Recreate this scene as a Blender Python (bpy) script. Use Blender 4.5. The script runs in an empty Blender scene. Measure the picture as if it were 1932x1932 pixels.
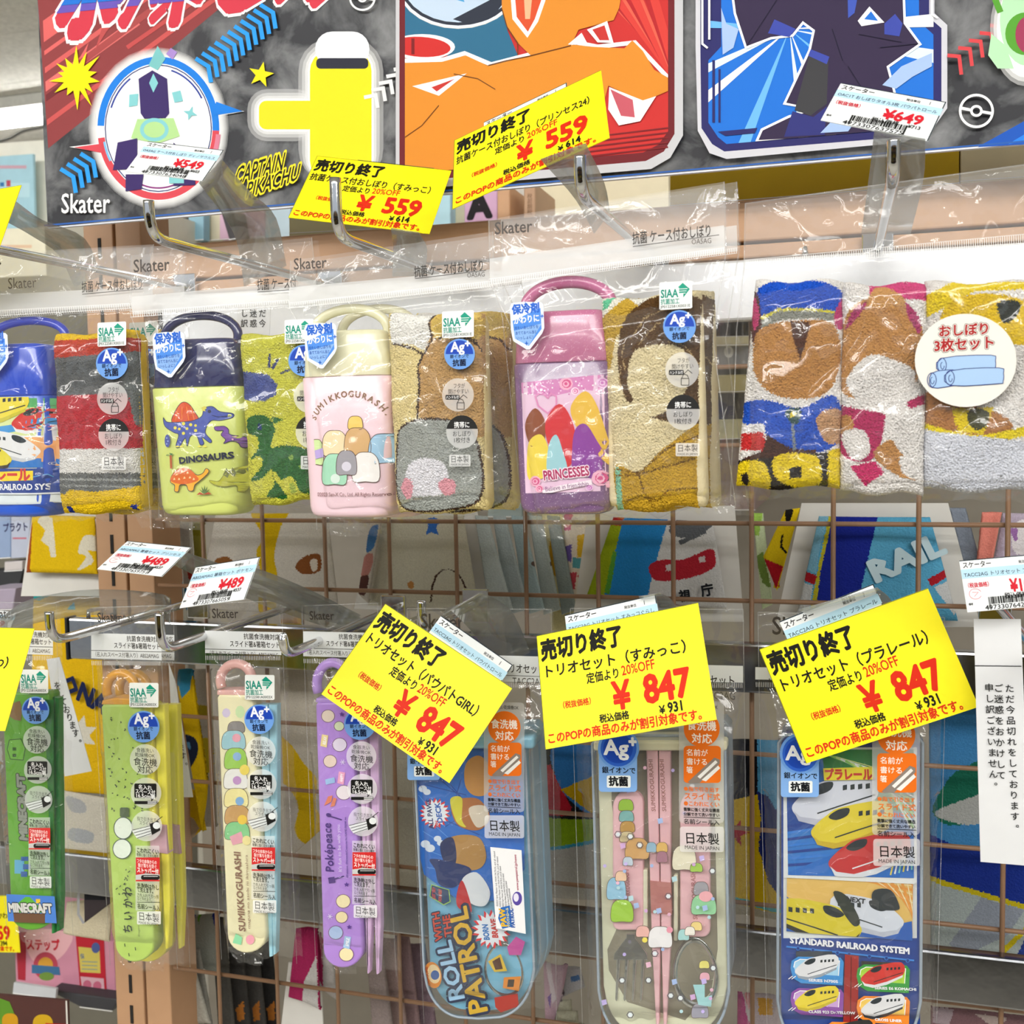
import bpy, bmesh, math, random
import numpy as np
from mathutils import Matrix, Vector, noise
from mathutils.geometry import tessellate_polygon

random.seed(7)
rng = np.random.default_rng(7)
scn = bpy.context.scene
COL = scn.collection

# ------------------------------------------------------------------ camera
# World: X along the display wall, Y into the wall, Z up. Floor at z = 0.
EYE = 1.45
FPX = 2050.0
_n = np.array([620., -150., FPX]); _x = np.array([6800., 25., 0.])
_x[2] = -(_n[0]*_x[0] + _n[1]*_x[1]) / _n[2]
CN = _n/np.linalg.norm(_n); CX = _x/np.linalg.norm(_x); CD = np.cross(CN, CX)
CAM = np.array([0, 0, EYE])

def ray(px, py):
    v = np.array([px-966., py-966., FPX])
    return np.array([v@CX, v@CN, -(v@CD)])
def at(px, py, Y):
    d = ray(px, py)
    return CAM + d*(Y/d[1])
def c2w(v):
    v = np.asarray(v, float)
    return np.array([v@CX, v@CN, -(v@CD)])

cam_data = bpy.data.cameras.new('camera'); cam = bpy.data.objects.new('camera', cam_data)
COL.objects.link(cam); scn.camera = cam
right = np.array([CX[0], CN[0], -CD[0]]); down = np.array([CX[1], CN[1], -CD[1]]); fwd = np.array([CX[2], CN[2], -CD[2]])
mw = Matrix.Identity(4)
for i in range(3):
    mw[i][0] = right[i]; mw[i][1] = -down[i]; mw[i][2] = -fwd[i]; mw[i][3] = CAM[i]
cam.matrix_world = mw
cam_data.sensor_width = 36; cam_data.lens = FPX/1932*36
cam_data.clip_start = 0.01
cam_data.dof.use_dof = True; cam_data.dof.focus_distance = 0.72; cam_data.dof.aperture_fstop = 17

# ------------------------------------------------------------------ world, exposure
w = bpy.data.worlds.new('shop_air'); scn.world = w; w.use_nodes = True
w.node_tree.nodes['Background'].inputs[0].default_value = (0.86, 0.93, 1.0, 1)
w.node_tree.nodes['Background'].inputs[1].default_value = 0.62
scn.view_settings.view_transform = 'Standard'; scn.view_settings.look = 'None'
scn.view_settings.gamma = 1; scn.view_settings.exposure = 0.03
scn.view_settings.use_curve_mapping = False
scn.cycles.transparent_max_bounces = 32
scn.cycles.max_bounces = 8
scn.cycles.use_denoising = True
scn.cycles.sample_clamp_indirect = 4

def lin(c):
    c = c/255.
    return c/12.92 if c <= .04045 else ((c+.055)/1.055)**2.4
def hx(s):
    if isinstance(s, (tuple, list)): return tuple(s)
    s = s.lstrip('#'); a = 1.0
    if len(s) == 8: a = int(s[6:8], 16)/255.
    return (lin(int(s[0:2], 16)), lin(int(s[2:4], 16)), lin(int(s[4:6], 16)), a)

# ------------------------------------------------------------------ materials
MATS = {}
def newmat(name):
    m = bpy.data.materials.new(name); m.use_nodes = True
    nt = m.node_tree
    return m, nt, nt.nodes['Principled BSDF'], nt.nodes['Material Output']
def coord(nt, kind='Object'):
    return nt.nodes.new('ShaderNodeTexCoord').outputs[kind]
def add_bump(nt, b, scale, strength, dist=.001, kind='noise', detail=3):
    if kind == 'noise':
        t = nt.nodes.new('ShaderNodeTexNoise'); t.inputs['Scale'].default_value = scale; t.inputs['Detail'].default_value = detail; out = t.outputs[0]
    else:
        t = nt.nodes.new('ShaderNodeTexVoronoi'); t.inputs['Scale'].default_value = scale; out = t.outputs['Distance']
    nt.links.new(coord(nt), t.inputs['Vector'])
    bp = nt.nodes.new('ShaderNodeBump'); bp.inputs['Strength'].default_value = strength; bp.inputs['Distance'].default_value = dist
    nt.links.new(out, bp.inputs['Height']); nt.links.new(bp.outputs[0], b.inputs['Normal'])
    return bp
def mat(name, col, rough=.5, metal=0, var=.06, vscale=40, bump=None, coat=0, spec=None, trans=0):
    if name in MATS: return MATS[name]
    m, nt, b, o = newmat(name)
    c = hx(col)
    n = nt.nodes.new('ShaderNodeTexNoise'); n.inputs['Scale'].default_value = vscale
    nt.links.new(coord(nt), n.inputs['Vector'])
    r = nt.nodes.new('ShaderNodeValToRGB')
    r.color_ramp.elements[0].position = .3; r.color_ramp.elements[1].position = .7
    r.color_ramp.elements[0].color = tuple(v*(1-var) for v in c[:3])+(1,)
    r.color_ramp.elements[1].color = tuple(min(1, v*(1+var)) for v in c[:3])+(1,)
    nt.links.new(n.outputs[0], r.inputs[0]); nt.links.new(r.outputs[0], b.inputs['Base Color'])
    b.inputs['Roughness'].default_value = rough; b.inputs['Metallic'].default_value = metal
    if coat: b.inputs['Coat Weight'].default_value = coat; b.inputs['Coat Roughness'].default_value = .08
    if spec is not None: b.inputs['Specular IOR Level'].default_value = spec
    if trans: b.inputs['Transmission Weight'].default_value = trans
    if bump: add_bump(nt, b, *bump)
    MATS[name] = m; return m
def print_mat(name, rough, spec=.5, bump=None, coat=0):
    if name in MATS: return MATS[name]
    m, nt, b, o = newmat(name)
    a = nt.nodes.new('ShaderNodeAttribute'); a.attribute_name = 'Col'
    nt.links.new(a.outputs['Color'], b.inputs['Base Color']); nt.links.new(a.outputs['Alpha'], b.inputs['Alpha'])
    b.inputs['Roughness'].default_value = rough; b.inputs['Specular IOR Level'].default_value = spec
    if coat: b.inputs['Coat Weight'].default_value = coat; b.inputs['Coat Roughness'].default_value = .06
    if bump: add_bump(nt, b, *bump)
    MATS[name] = m; return m
def clear_mat(name, tint='ffffff', haze=.05, gloss=.07, rough=.06, bumps=((55, .35, .004), (260, .2, .001)), hazecol='ffffff', ridge=None, grazing=.5):
    """thin clear plastic: see-through, a little milky, glossy by fresnel, creased"""
    if name in MATS: return MATS[name]
    m, nt, b, o = newmat(name); nt.nodes.remove(b); L = nt.links.new; N = nt.nodes.new
    tr = N('ShaderNodeBsdfTransparent'); tr.inputs[0].default_value = hx(tint)[:3]+(1,)
    di = N('ShaderNodeBsdfDiffuse'); di.inputs[0].default_value = hx(hazecol)[:3]+(1,)
    gl = N('ShaderNodeBsdfGlossy'); gl.inputs['Roughness'].default_value = rough
    co = coord(nt); prev = None
    if ridge:
        t = N('ShaderNodeTexNoise'); t.inputs['Scale'].default_value = ridge[0]; t.inputs['Detail'].default_value = 2; t.inputs['Distortion'].default_value = 1.2
        L(co, t.inputs['Vector'])
        s = N('ShaderNodeMath'); s.operation = 'SUBTRACT'; s.inputs[1].default_value = .5; L(t.outputs[0], s.inputs[0])
        ab = N('ShaderNodeMath'); ab.operation = 'ABSOLUTE'; L(s.outputs[0], ab.inputs[0])
        pw = N('ShaderNodeMath'); pw.operation = 'POWER'; pw.inputs[1].default_value = .5; L(ab.outputs[0], pw.inputs[0])
        bp = N('ShaderNodeBump'); bp.inputs['Strength'].default_value = ridge[1]; bp.inputs['Distance'].default_value = ridge[2]
        L(pw.outputs[0], bp.inputs['Height']); prev = bp
    for sc, st, di_ in bumps:
        t = N('ShaderNodeTexNoise'); t.inputs['Scale'].default_value = sc; t.inputs['Detail'].default_value = 2; L(co, t.inputs['Vector'])
        bp = N('ShaderNodeBump'); bp.inputs['Strength'].default_value = st; bp.inputs['Distance'].default_value = di_
        L(t.outputs[0], bp.inputs['Height'])
        if prev: L(prev.outputs[0], bp.inputs['Normal'])
        prev = bp
    if prev: L(prev.outputs[0], gl.inputs['Normal'])
    fr = N('ShaderNodeLayerWeight'); fr.inputs[0].default_value = .12
    if prev: L(prev.outputs[0], fr.inputs['Normal'])
    ml = N('ShaderNodeMath'); ml.operation = 'MULTIPLY_ADD'; ml.inputs[1].default_value = grazing; ml.inputs[2].default_value = gloss; ml.use_clamp = True
    L(fr.outputs['Fresnel'], ml.inputs[0])
    m1 = N('ShaderNodeMixShader'); m1.inputs[0].default_value = haze; L(tr.outputs[0], m1.inputs[1]); L(di.outputs[0], m1.inputs[2])
    m2 = N('ShaderNodeMixShader'); L(ml.outputs[0], m2.inputs[0]); L(m1.outputs[0], m2.inputs[1]); L(gl.outputs[0], m2.inputs[2])
    L(m2.outputs[0], o.inputs[0])
    MATS[name] = m; return m

PRINT = print_mat('printed ink on card', .6, .2)
GPRINT = print_mat('glossy print', .3, .4, coat=.25)
TERRY = print_mat('terry cloth', .95, .1, bump=(900, .8, .0012, 'voronoi'))
PLUSH = print_mat('short pile towel', .95, .1, bump=(700, .7, .001, 'noise'))
CHROME = mat('polished chrome', 'd9dadd', .1, 1, .03, bump=(60, .12, .001))
STEEL = mat('brushed steel', 'bfc3c8', .22, 1, .08, 300)
BEIGE = mat('beige powder coated metal', 'b88f6c', .5, 0, .04, bump=(900, .1, .0003))
WIREM = mat('beige coated wire', '8f6d52', .45, 0, .05)
FILM = clear_mat('crinkled clear film', haze=.028, gloss=.055, rough=.07, ridge=(16, .55, .006), bumps=((70, .3, .002), (300, .12, .0006)))
FILMFLAT = clear_mat('flat clear film', haze=.12, gloss=.05, rough=.1, bumps=((22, .3, .003),))
CLEARP = clear_mat('clear rigid plastic', tint='f7fafc', haze=.012, gloss=.035, rough=.05, bumps=((9, .2, .002),))
RIBBON = clear_mat('clear plastic strip', tint='e9ecea', haze=.12, gloss=.09, rough=.08, bumps=((14, .25, .003),))

# ------------------------------------------------------------------ frames
class Fr:
    """local frame: O origin, ux right, uy up, n towards the viewer (metres)"""
    def __init__(s, O, ux, uy):
        s.O = np.array(O, float); s.ux = np.array(ux, float)/np.linalg.norm(ux)
        uy = np.array(uy, float); uy = uy - (uy@s.ux)*s.ux; s.uy = uy/np.linalg.norm(uy); s.n = np.cross(s.ux, s.uy)
    def uv(s, px, py):
        d = ray(px, py); t = ((s.O-CAM)@s.n)/(d@s.n); P = CAM+d*t-s.O
        return (P@s.ux, P@s.uy)
    def k(s, px, py):   # metres per pixel there
        a = s.uv(px-1, py); b = s.uv(px+1, py); return math.hypot(b[0]-a[0], b[1]-a[1])/2
    def M(s):
        m = Matrix.Identity(4)
        for i in range(3): m[i][0] = s.ux[i]; m[i][1] = s.uy[i]; m[i][2] = s.n[i]; m[i][3] = s.O[i]
        return m
    def world(s, x, y, z=0): return s.O+s.ux*x+s.uy*y+s.n*z
def wallfr(px, py, Y, bx=None, by=None, yaw=0, tilt=0):
    """frame in a plane parallel to the wall; a second pixel below gives the hang direction"""
    O = at(px, py, Y); uy = np.array([0, 0, 1.])
    if bx is not None: uy = O-at(bx, by, Y)
    uy /= np.linalg.norm(uy); ux = np.cross(uy, np.array([0, -1., 0]))
    if yaw or tilt:
        R = Matrix.Rotation(yaw, 3, Vector(uy)) @ Matrix.Rotation(tilt, 3, Vector(ux))
        ux = np.array(R@Vector(ux)); uy = np.array(R@Vector(uy))
    return Fr(O, ux, uy)

def posefit(q, W, H, sg=1):
    """pose of a real W x H card (m) whose corners TL,TR,BR,BL are seen at q"""
    q = np.array(q, float)-966
    a = ((q[1]-q[0])+(q[2]-q[3]))/2; b = ((q[3]-q[0])+(q[2]-q[1]))/2; c = q.mean(0)
    A, B, C = a@a, b@b, a@b
    co = [A*B-C*C, -(A*H*H+B*W*W), W*W*H*H]
    k = min(np.roots(co).real); sk = math.sqrt(k)
    z1 = math.sqrt(max(W*W-A*k, 1e-9)); z2 = -C*k/z1 if z1 > 1e-4 else math.sqrt(max(H*H-B*k, 0))
    if z2 > 0: z1, z2 = -z1, -z2
    z1 *= sg; z2 *= sg
    e1 = np.array([a[0]*sk, a[1]*sk, z1]); e2 = np.array([b[0]*sk, b[1]*sk, z2])
    z = FPX*sk; cen = np.array([c[0]*z/FPX, c[1]*z/FPX, z])
    e1 /= np.linalg.norm(e1); e2 -= (e2@e1)*e1; e2 /= np.linalg.norm(e2)
    p = np.zeros(6)
    def build(p):
        R = np.array(Matrix.Rotation(float(np.linalg.norm(p[:3])), 3, Vector(p[:3])) if np.linalg.norm(p[:3]) > 1e-12 else Matrix.Identity(3))
        return R@e1, R@e2, cen+p[3:]
    def res(p):
        u, v, t = build(p); r = []
        for (sx, sy), qq in zip(((-.5, -.5), (.5, -.5), (.5, .5), (-.5, .5)), q):
            P = t+u*W*sx+v*H*sy; r += [FPX*P[0]/P[2]-qq[0], FPX*P[1]/P[2]-qq[1]]
        return np.array(r)
    lam = 1.
    for _ in range(40):
        r = res(p); J = np.zeros((8, 6))
        for i in range(6):
            d = np.zeros(6); d[i] = 1e-5; J[:, i] = (res(p+d)-r)/1e-5
        st = np.linalg.solve(J.T@J+lam*np.diag(np.diag(J.T@J)+1e-9), -J.T@r)
        if np.sum(res(p+st)**2) < np.sum(r**2): p = p+st; lam *= .5
        else: lam *= 3
    u, v, t = build(p)
    return Fr(CAM+c2w(t), c2w(u), -c2w(v)), float(np.abs(res(p)).max())

# ------------------------------------------------------------------ objects
def tag(o, label=None, cat=None, group=None, kind=None):
    if label: o['label'] = label
    if cat: o['category'] = cat
    if group: o['group'] = group
    if kind: o['kind'] = kind
    return o
def thing(name, fr, label, cat, group=None):
    o = bpy.data.objects.new(name, None); COL.objects.link(o); o.empty_display_size = .01
    o.matrix_world = fr.M() if isinstance(fr, Fr) else Matrix.Translation(Vector(fr))
    tag(o, label, cat, group); return o
def obj(name, V, F, m, parent=None, smooth=False):
    me = bpy.data.meshes.new(name); me.from_pydata([tuple(v) for v in V], [], [tuple(f) for f in F]); me.update()
    if smooth: me.polygons.foreach_set('use_smooth', [True]*len(me.polygons))
    if m: me.materials.append(m)
    o = bpy.data.objects.new(name, me); COL.objects.link(o)
    if parent: o.parent = parent
    return o
def copy_tree(o, parent=None):
    c = o.copy(); COL.objects.link(c); c.parent = parent
    for ch in list(o.children): copy_tree(ch, c)
    return c
def box(name, x0, x1, y0, y1, z0, z1, m, parent=None, bev=0):
    bm = bmesh.new(); bmesh.ops.create_cube(bm, size=1)
    for v in bm.verts: v.co = Vector((x0+(v.co.x+.5)*(x1-x0), y0+(v.co.y+.5)*(y1-y0), z0+(v.co.z+.5)*(z1-z0)))
    if bev: bmesh.ops.bevel(bm, geom=bm.edges[:], offset=bev, segments=2, affect='EDGES', profile=.5)
    me = bpy.data.meshes.new(name); bm.to_mesh(me); bm.free(); me.materials.append(m)
    o = bpy.data.objects.new(name, me); COL.objects.link(o)
    if parent: o.parent = parent
    return o
def smooth_path(pts, per=6):
    P = [np.array(p, float) for p in pts]; P = [2*P[0]-P[1]]+P+[2*P[-1]-P[-2]]; out = []
    for i in range(1, len(P)-2):
        for j in range(per):
            t = j/per; a, b, c, d = P[i-1:i+3]
            out.append(.5*((2*b)+(-a+c)*t+(2*a-5*b+4*c-d)*t*t+(-a+3*b-3*c+d)*t**3))
    out.append(P[-2]); return out
def tube_geo(pts, r, seg=10, closed=False, V=None, F=None):
    V = [] if V is None else V; F = [] if F is None else F
    P = [np.array(p, float) for p in pts]; n = len(P); base = len(V)
    rr = r if hasattr(r, '__len__') else [r]*n
    up = None
    for i in range(n):
        if closed: t = P[(i+1) % n]-P[i-1]
        else: t = P[min(i+1, n-1)]-P[max(i-1, 0)]
        t /= np.linalg.norm(t)+1e-12
        if up is None:
            up = np.cross(t, [0, 0, 1.]) if abs(t[2]) < .9 else np.cross(t, [0, 1., 0])
        up = up-(up@t)*t; up /= np.linalg.norm(up); s = np.cross(t, up)
        for j in range(seg):
            a = 2*math.pi*j/seg; V.append(tuple(P[i]+(math.cos(a)*up+math.sin(a)*s)*rr[i]))
    for i in range(n if closed else n-1):
        for j in range(seg):
            a = base+i*seg+j; b = base+i*seg+(j+1) % seg; c = base+((i+1) % n)*seg+(j+1) % seg; d = base+((i+1) % n)*seg+j
            F.append((a, b, c, d))
    if not closed:
        F.append(tuple(base+j for j in range(seg))[::-1]); F.append(tuple(base+(n-1)*seg+j for j in range(seg)))
    return V, F
def tube(name, pts, r, m, parent=None, seg=10, closed=False):
    V, F = tube_geo(pts, r, seg, closed)
    return obj(name, V, F, m, parent, True)
def prism(name, outline, z0, z1, m, parent=None, bev=.0, steps=3, smooth=False):
    """solid with the outline (list of x,y, ccw) between z0 and z1, front edge rounded by bev"""
    P = np.array(outline, float)
    if sum(P[i-1][0]*P[i][1]-P[i][0]*P[i-1][1] for i in range(len(P))) < 0: P = P[::-1]
    n = len(P)
    nx = np.roll(P, -1, 0)-np.roll(P, 1, 0); nrm = np.stack([nx[:, 1], -nx[:, 0]], 1); nrm /= np.linalg.norm(nrm, axis=1)[:, None]+1e-12
    rings = [(P, z0), (P, z1-bev)] if bev else [(P, z0), (P, z1)]
    if bev:
        for i in range(1, steps+1):
            a = math.pi/2*i/steps; rings.append((P-nrm*bev*(1-math.cos(a)), z1-bev+bev*math.sin(a)))
    V = []; F = []
    for Q, z in rings: V += [(q[0], q[1], z) for q in Q]
    for r in range(len(rings)-1):
        for i in range(n):
            j = (i+1) % n; F.append((r*n+i, r*n+j, (r+1)*n+j, (r+1)*n+i))
    k = (len(rings)-1)*n
    F.append(tuple(k+i for i in range(n))); F.append(tuple(range(n))[::-1])
    return obj(name, V, F, m, parent, smooth)
def rrect(x0, y0, x1, y1, r, n=5):
    if hasattr(r, '__len__'): r4 = r
    else: r4 = [r]*4            # br, tr, tl, bl
    P = []
    for (cx, cy, a0, rr) in ((x1-r4[0], y0+r4[0], -90, r4[0]), (x1-r4[1], y1-r4[1], 0, r4[1]), (x0+r4[2], y1-r4[2], 90, r4[2]), (x0+r4[3], y0+r4[3], 180, r4[3])):
        for i in range(n+1):
            a = math.radians(a0+90*i/n); P.append((cx+rr*math.cos(a), cy+rr*math.sin(a)))
    return P
def ellp(cx, cy, rx, ry, n=28, rot=0, a0=0, a1=360):
    c, s = math.cos(rot), math.sin(rot); P = []
    full = abs(a1-a0) >= 360
    for i in range(n if full else n+1):
        a = math.radians(a0+(a1-a0)*i/n); x, y = rx*math.cos(a), ry*math.sin(a); P.append((cx+c*x-s*y, cy+s*x+c*y))
    return P
def sheet(name, nx, ny, fn, m, parent=None, smooth=True):
    V = [fn(i/nx, j/ny) for j in range(ny+1) for i in range(nx+1)]
    F = [(j*(nx+1)+i, (j+1)*(nx+1)+i, (j+1)*(nx+1)+i+1, j*(nx+1)+i+1) for j in range(ny) for i in range(nx)]
    return obj(name, V, F, m, parent, smooth)
def loft(name, secs, m, parent=None, seg=40, p=4.5):
    """superellipse sections: (y, halfwidth, halfdepth[, cx[, cz]])"""
    V = []; F = []
    for s in secs:
        y, a, b = s[:3]; cx = s[3] if len(s) > 3 else 0; cz = s[4] if len(s) > 4 else 0
        for i in range(seg):
            t = 2*math.pi*i/seg; c, q = math.cos(t), math.sin(t)
            V.append((cx+a*math.copysign(abs(c)**(2/p), c), y, cz-b*math.copysign(abs(q)**(2/p), q)))
    for r in range(len(secs)-1):
        for i in range(seg):
            j = (i+1) % seg; F.append((r*seg+i, r*seg+j, (r+1)*seg+j, (r+1)*seg+i))
    F.append(tuple(range(seg))[::-1]); F.append(tuple((len(secs)-1)*seg+i for i in range(seg)))
    return obj(name, V, F, m, parent, True)

# ------------------------------------------------------------------ printing: flat coloured shapes and lettering laid on a surface
_gc = {}; _gz = {}
def glyph(ch, bold=0, res=2):
    k = (ch, bold, res)
    if k in _gc: return _gc[k]
    def ext(body, off=0):
        c = bpy.data.curves.new('g', 'FONT'); c.body = body; c.resolution_u = res; c.offset = off
        o = bpy.data.objects.new('g', c); COL.objects.link(o)
        me = o.to_mesh(); V = np.array([v.co[:2] for v in me.vertices]).reshape(-1, 2); T = [tuple(p.vertices) for p in me.polygons]
        o.to_mesh_clear(); bpy.data.objects.remove(o); bpy.data.curves.remove(c)
        return V, T
    V, T = ext(ch, 0)
    if bold and len(V):
        e = {}
        for t in T:
            for i in range(len(t)):
                k_ = tuple(sorted((t[i], t[(i+1) % len(t)]))); e[k_] = e.get(k_, 0)+1
        VV = [V]; TT = list(T); nb = len(V); ZZ = [np.zeros(nb)]; qi = 0; oct_ = np.array([(math.cos(a*math.pi/3), math.sin(a*math.pi/3)) for a in range(6)])*bold
        deg = {}
        for (a, b), n_ in e.items():
            if n_ != 1: continue
            d = V[b]-V[a]; l = np.linalg.norm(d)
            if l < 1e-6: continue
            d = d/l; q = np.array([-d[1], d[0]])*bold
            deg.setdefault(a, []).append(d); deg.setdefault(b, []).append(-d)
            VV.append(np.array([V[a]+q, V[a]-q, V[b]-q, V[b]+q])); TT += [(nb, nb+1, nb+2), (nb, nb+2, nb+3)]; nb += 4; qi += 1; ZZ.append(np.full(4, 1.0e-6*(2+(qi*7) % 19)))
        if bold > .02:
            for a, ds in deg.items():
                if len(ds) == 2 and ds[0]@ds[1] < -.85: continue
                VV.append(V[a]+oct_); TT += [(nb, nb+i, nb+i+1) for i in range(1, 5)]; nb += 6; qi += 1; ZZ.append(np.full(6, 1.0e-6*(2.5+(qi*7) % 19)))
        V = np.concatenate(VV); T = TT; _gz[k] = np.concatenate(ZZ)
    if ord(ch) > 0x2e80: adv = 1.0
    else:
        B, _ = ext(ch+'|'); bar = _gc.get('bar')
        if bar is None: bb, _ = ext('|'); bar = _gc['bar'] = bb[:, 0].max()
        adv = B[:, 0].max()-bar
    _gc[k] = (V, T, adv); return _gc[k]

class Cv:
    EPS = 2.8e-5
    def __init__(s, fr=None, px=False, z0=0, eps=None):
        s.V = []; s.T = []; s.C = []; s.k = 0; s.fr = fr; s.px = px; s.z0 = z0; s.clip = None; s.eps = eps or Cv.EPS; s.nv = 0
    def P(s, p): return s.fr.uv(*p) if s.px else p
    def K(s, p): return s.fr.k(*p) if s.px else 1
    def tris(s, V, T, col, keep=False, zo=None):
        if not keep: s.k += 1
        z = s.z0+s.k*s.eps; col = hx(col)
        if s.clip is not None:
            out = []; zl = []
            for t in T:
                Q = [tuple(V[i]) for i in t]; z_ = zo[t[0]] if zo is not None else 0
                C = s.clip; n = len(C)
                for i in range(n):
                    a, b = C[i], C[(i+1) % n]; R = []
                    f = lambda q: (b[0]-a[0])*(q[1]-a[1])-(b[1]-a[1])*(q[0]-a[0])
                    for j in range(len(Q)):
                        u, v = Q[j], Q[(j+1) % len(Q)]; fu, fv = f(u), f(v)
                        if fu >= 0: R.append(u)
                        if fu*fv < 0: t_ = fu/(fu-fv); R.append((u[0]+t_*(v[0]-u[0]), u[1]+t_*(v[1]-u[1])))
                    Q = R
                    if len(Q) < 3: break
                if len(Q) >= 3:
                    for i in range(1, len(Q)-1): out.append((Q[0], Q[i], Q[i+1])); zl += [z_]*3
            V = [q for t in out for q in t]; zo = zl if zo is not None else None; T = [(3*i, 3*i+1, 3*i+2) for i in range(len(out))]
        if not len(T): return
        b = s.nv
        for i, v in enumerate(V): s.V.append((v[0], v[1], z+(zo[i] if zo is not None else 0)))
        s.nv += len(V)
        for t in T:
            a, c, d = V[t[0]], V[t[1]], V[t[2]]
            if (c[0]-a[0])*(d[1]-a[1])-(c[1]-a[1])*(d[0]-a[0]) < 0: t = (t[0], t[2], t[1])
            s.T.append((b+t[0], b+t[1], b+t[2])); s.C.append(col)
    def setclip(s, pts):
        if pts is None: s.clip = None; return
        P = [s.P(p) for p in pts]; A = sum(P[i][0]*P[(i+1) % len(P)][1]-P[(i+1) % len(P)][0]*P[i][1] for i in range(len(P)))
        s.clip = P if A > 0 else P[::-1]
    def poly(s, pts, col, keep=False):
        P = [s.P(p) for p in pts]
        T = tessellate_polygon([[Vector((p[0], p[1], 0)) for p in P]])
        s.tris(P, T, col, keep)
    def rect(s, x0, y0, x1, y1, col, r=0, keep=False):
        s.poly(rrect(min(x0, x1), min(y0, y1), max(x0, x1), max(y0, y1), r) if r else [(x0, y0), (x1, y0), (x1, y1), (x0, y1)], col, keep)
    def ell(s, cx, cy, rx, ry, col, rot=0, n=28, keep=False): s.poly(ellp(cx, cy, rx, ry, n, rot), col, keep)
    def ring(s, cx, cy, rx, ry, w, col, a0=0, a1=360, rot=0, n=36):
        O = ellp(cx, cy, rx, ry, n, rot, a0, a1); I = ellp(cx, cy, rx-w, ry-w, n, rot, a0, a1)
        s.strip(O, I, col, abs(a1-a0) >= 360)
    def strip(s, A, B, col, closed=False):
        P = [s.P(p) for p in A]+[s.P(p) for p in B]; n = len(A); T = []
        for i in range(n if closed else n-1):
            j = (i+1) % n; T += [(i, j, n+j), (i, n+j, n+i)]
        s.tris(P, T, col)
    def line(s, pts, w, col, closed=False):
        P = [np.array(p, float) for p in pts]; n = len(P); A = []; B = []
        for i in range(n):
            p0 = P[i-1] if (i > 0 or closed) else P[i]; p1 = P[(i+1) % n] if (i < n-1 or closed) else P[i]
            def nm(a, b):
                d = b-a; l = np.linalg.norm(d); return np.array([-d[1], d[0]])/l if l > 1e-12 else None
            n0, n1 = nm(p0, P[i]), nm(P[i], p1)
            if n0 is None: nn = n1
            elif n1 is None: nn = n0
            else:
                nn = n0+n1; l = np.linalg.norm(nn); nn = nn/l if l > 1e-6 else n0; nn = nn/max(.5, nn@n0)
            A.append(tuple(P[i]+nn*w/2)); B.append(tuple(P[i]-nn*w/2))
        s.strip(A, B, col, closed)
    def text(s, t, p0, p1, h, col, bold=0, up=None, res=2, sp=0, mono=False, skew=0):
        """letter string with its baseline from p0 to p1 and em height h"""
        kk = s.K(p0); a = np.array(s.P(p0)); b = np.array(s.P(p1)); h = h*kk
        G = [glyph(c, bold, res) for c in t]; adv = [g[2]+sp for g in G]; W = sum(adv)-sp
        d = b-a; ex = d/W; L = np.linalg.norm(d)
        if up is not None:
            pu = np.array(s.P((p0[0]+up[0], p0[1]+up[1])))-a; ey = pu/np.linalg.norm(pu)*h
        else: ey = np.array([-d[1], d[0]])/L*h+d/L*h*skew
        x = 0; Vs = []; Ts = []; nb = 0; Zs = []
        for g, ad, ch in zip(G, adv, t):
            if len(g[0]):
                Vs.append(a+np.outer(g[0][:, 0]+x, ex)+np.outer(g[0][:, 1], ey)); Ts += [tuple(i+nb for i in tt) for tt in g[1]]; nb += len(g[0]); Zs.append(_gz.get((ch, bold, res), np.zeros(len(g[0]))))
            x += ad
        if Vs: s.tris(np.concatenate(Vs), Ts, col, zo=np.concatenate(Zs))
    def tx(s, t, x, y, w, h, col, bold=0, sl=None, **k):
        sl = (y-932)/6800 if sl is None else sl
        s.text(t, (x, y), (x+w, y+w*sl), h, col, bold, **k)
    def textw(s, t, x, y, h, col, bold=0, sx=1, align='l', rot=0, res=2, sp=0, skew=0):
        W = sum(glyph(c, bold, res)[2]+sp for c in t)*h*sx
        if align == 'c': x0 = x-W/2*math.cos(rot); y0 = y-W/2*math.sin(rot)
        elif align == 'r': x0 = x-W*math.cos(rot); y0 = y-W*math.sin(rot)
        else: x0, y0 = x, y
        s.text(t, (x0, y0), (x0+W*math.cos(rot), y0+W*math.sin(rot)), h, col, bold, res=res, sp=sp, skew=skew)
    def vtext(s, t, x, y, h, col, step=None, bold=0, res=2):
        step = step or h
        for i, c in enumerate(t):
            g = glyph(c, bold, res)
            if c == '。': s.textw(c, x+h*.45, y-i*step+h*.15, h, col, bold, res=res)
            elif c == 'ー': s.textw('|', x+h*.4, y-i*step-h*.05, h*.9, col, bold, res=res)
            else: s.textw(c, x, y-i*step, h, col, bold, res=res)
    def vtextp(s, t, p0, p1, h, col, bold=0, res=2):
        """vertical column: first letter's lower left at p0, last at p1 (pixels)"""
        n = len(t)-1
        for i, c in enumerate(t):
            f = i/max(n, 1); p = (p0[0]+(p1[0]-p0[0])*f, p0[1]+(p1[1]-p0[1])*f)
            if c == '。': p = (p[0]+h*.5, p[1]-h*.35)
            s.text(c, p, (p[0]+h*glyph(c, bold, res)[2], p[1]), h, col, bold, res=res)
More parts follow.
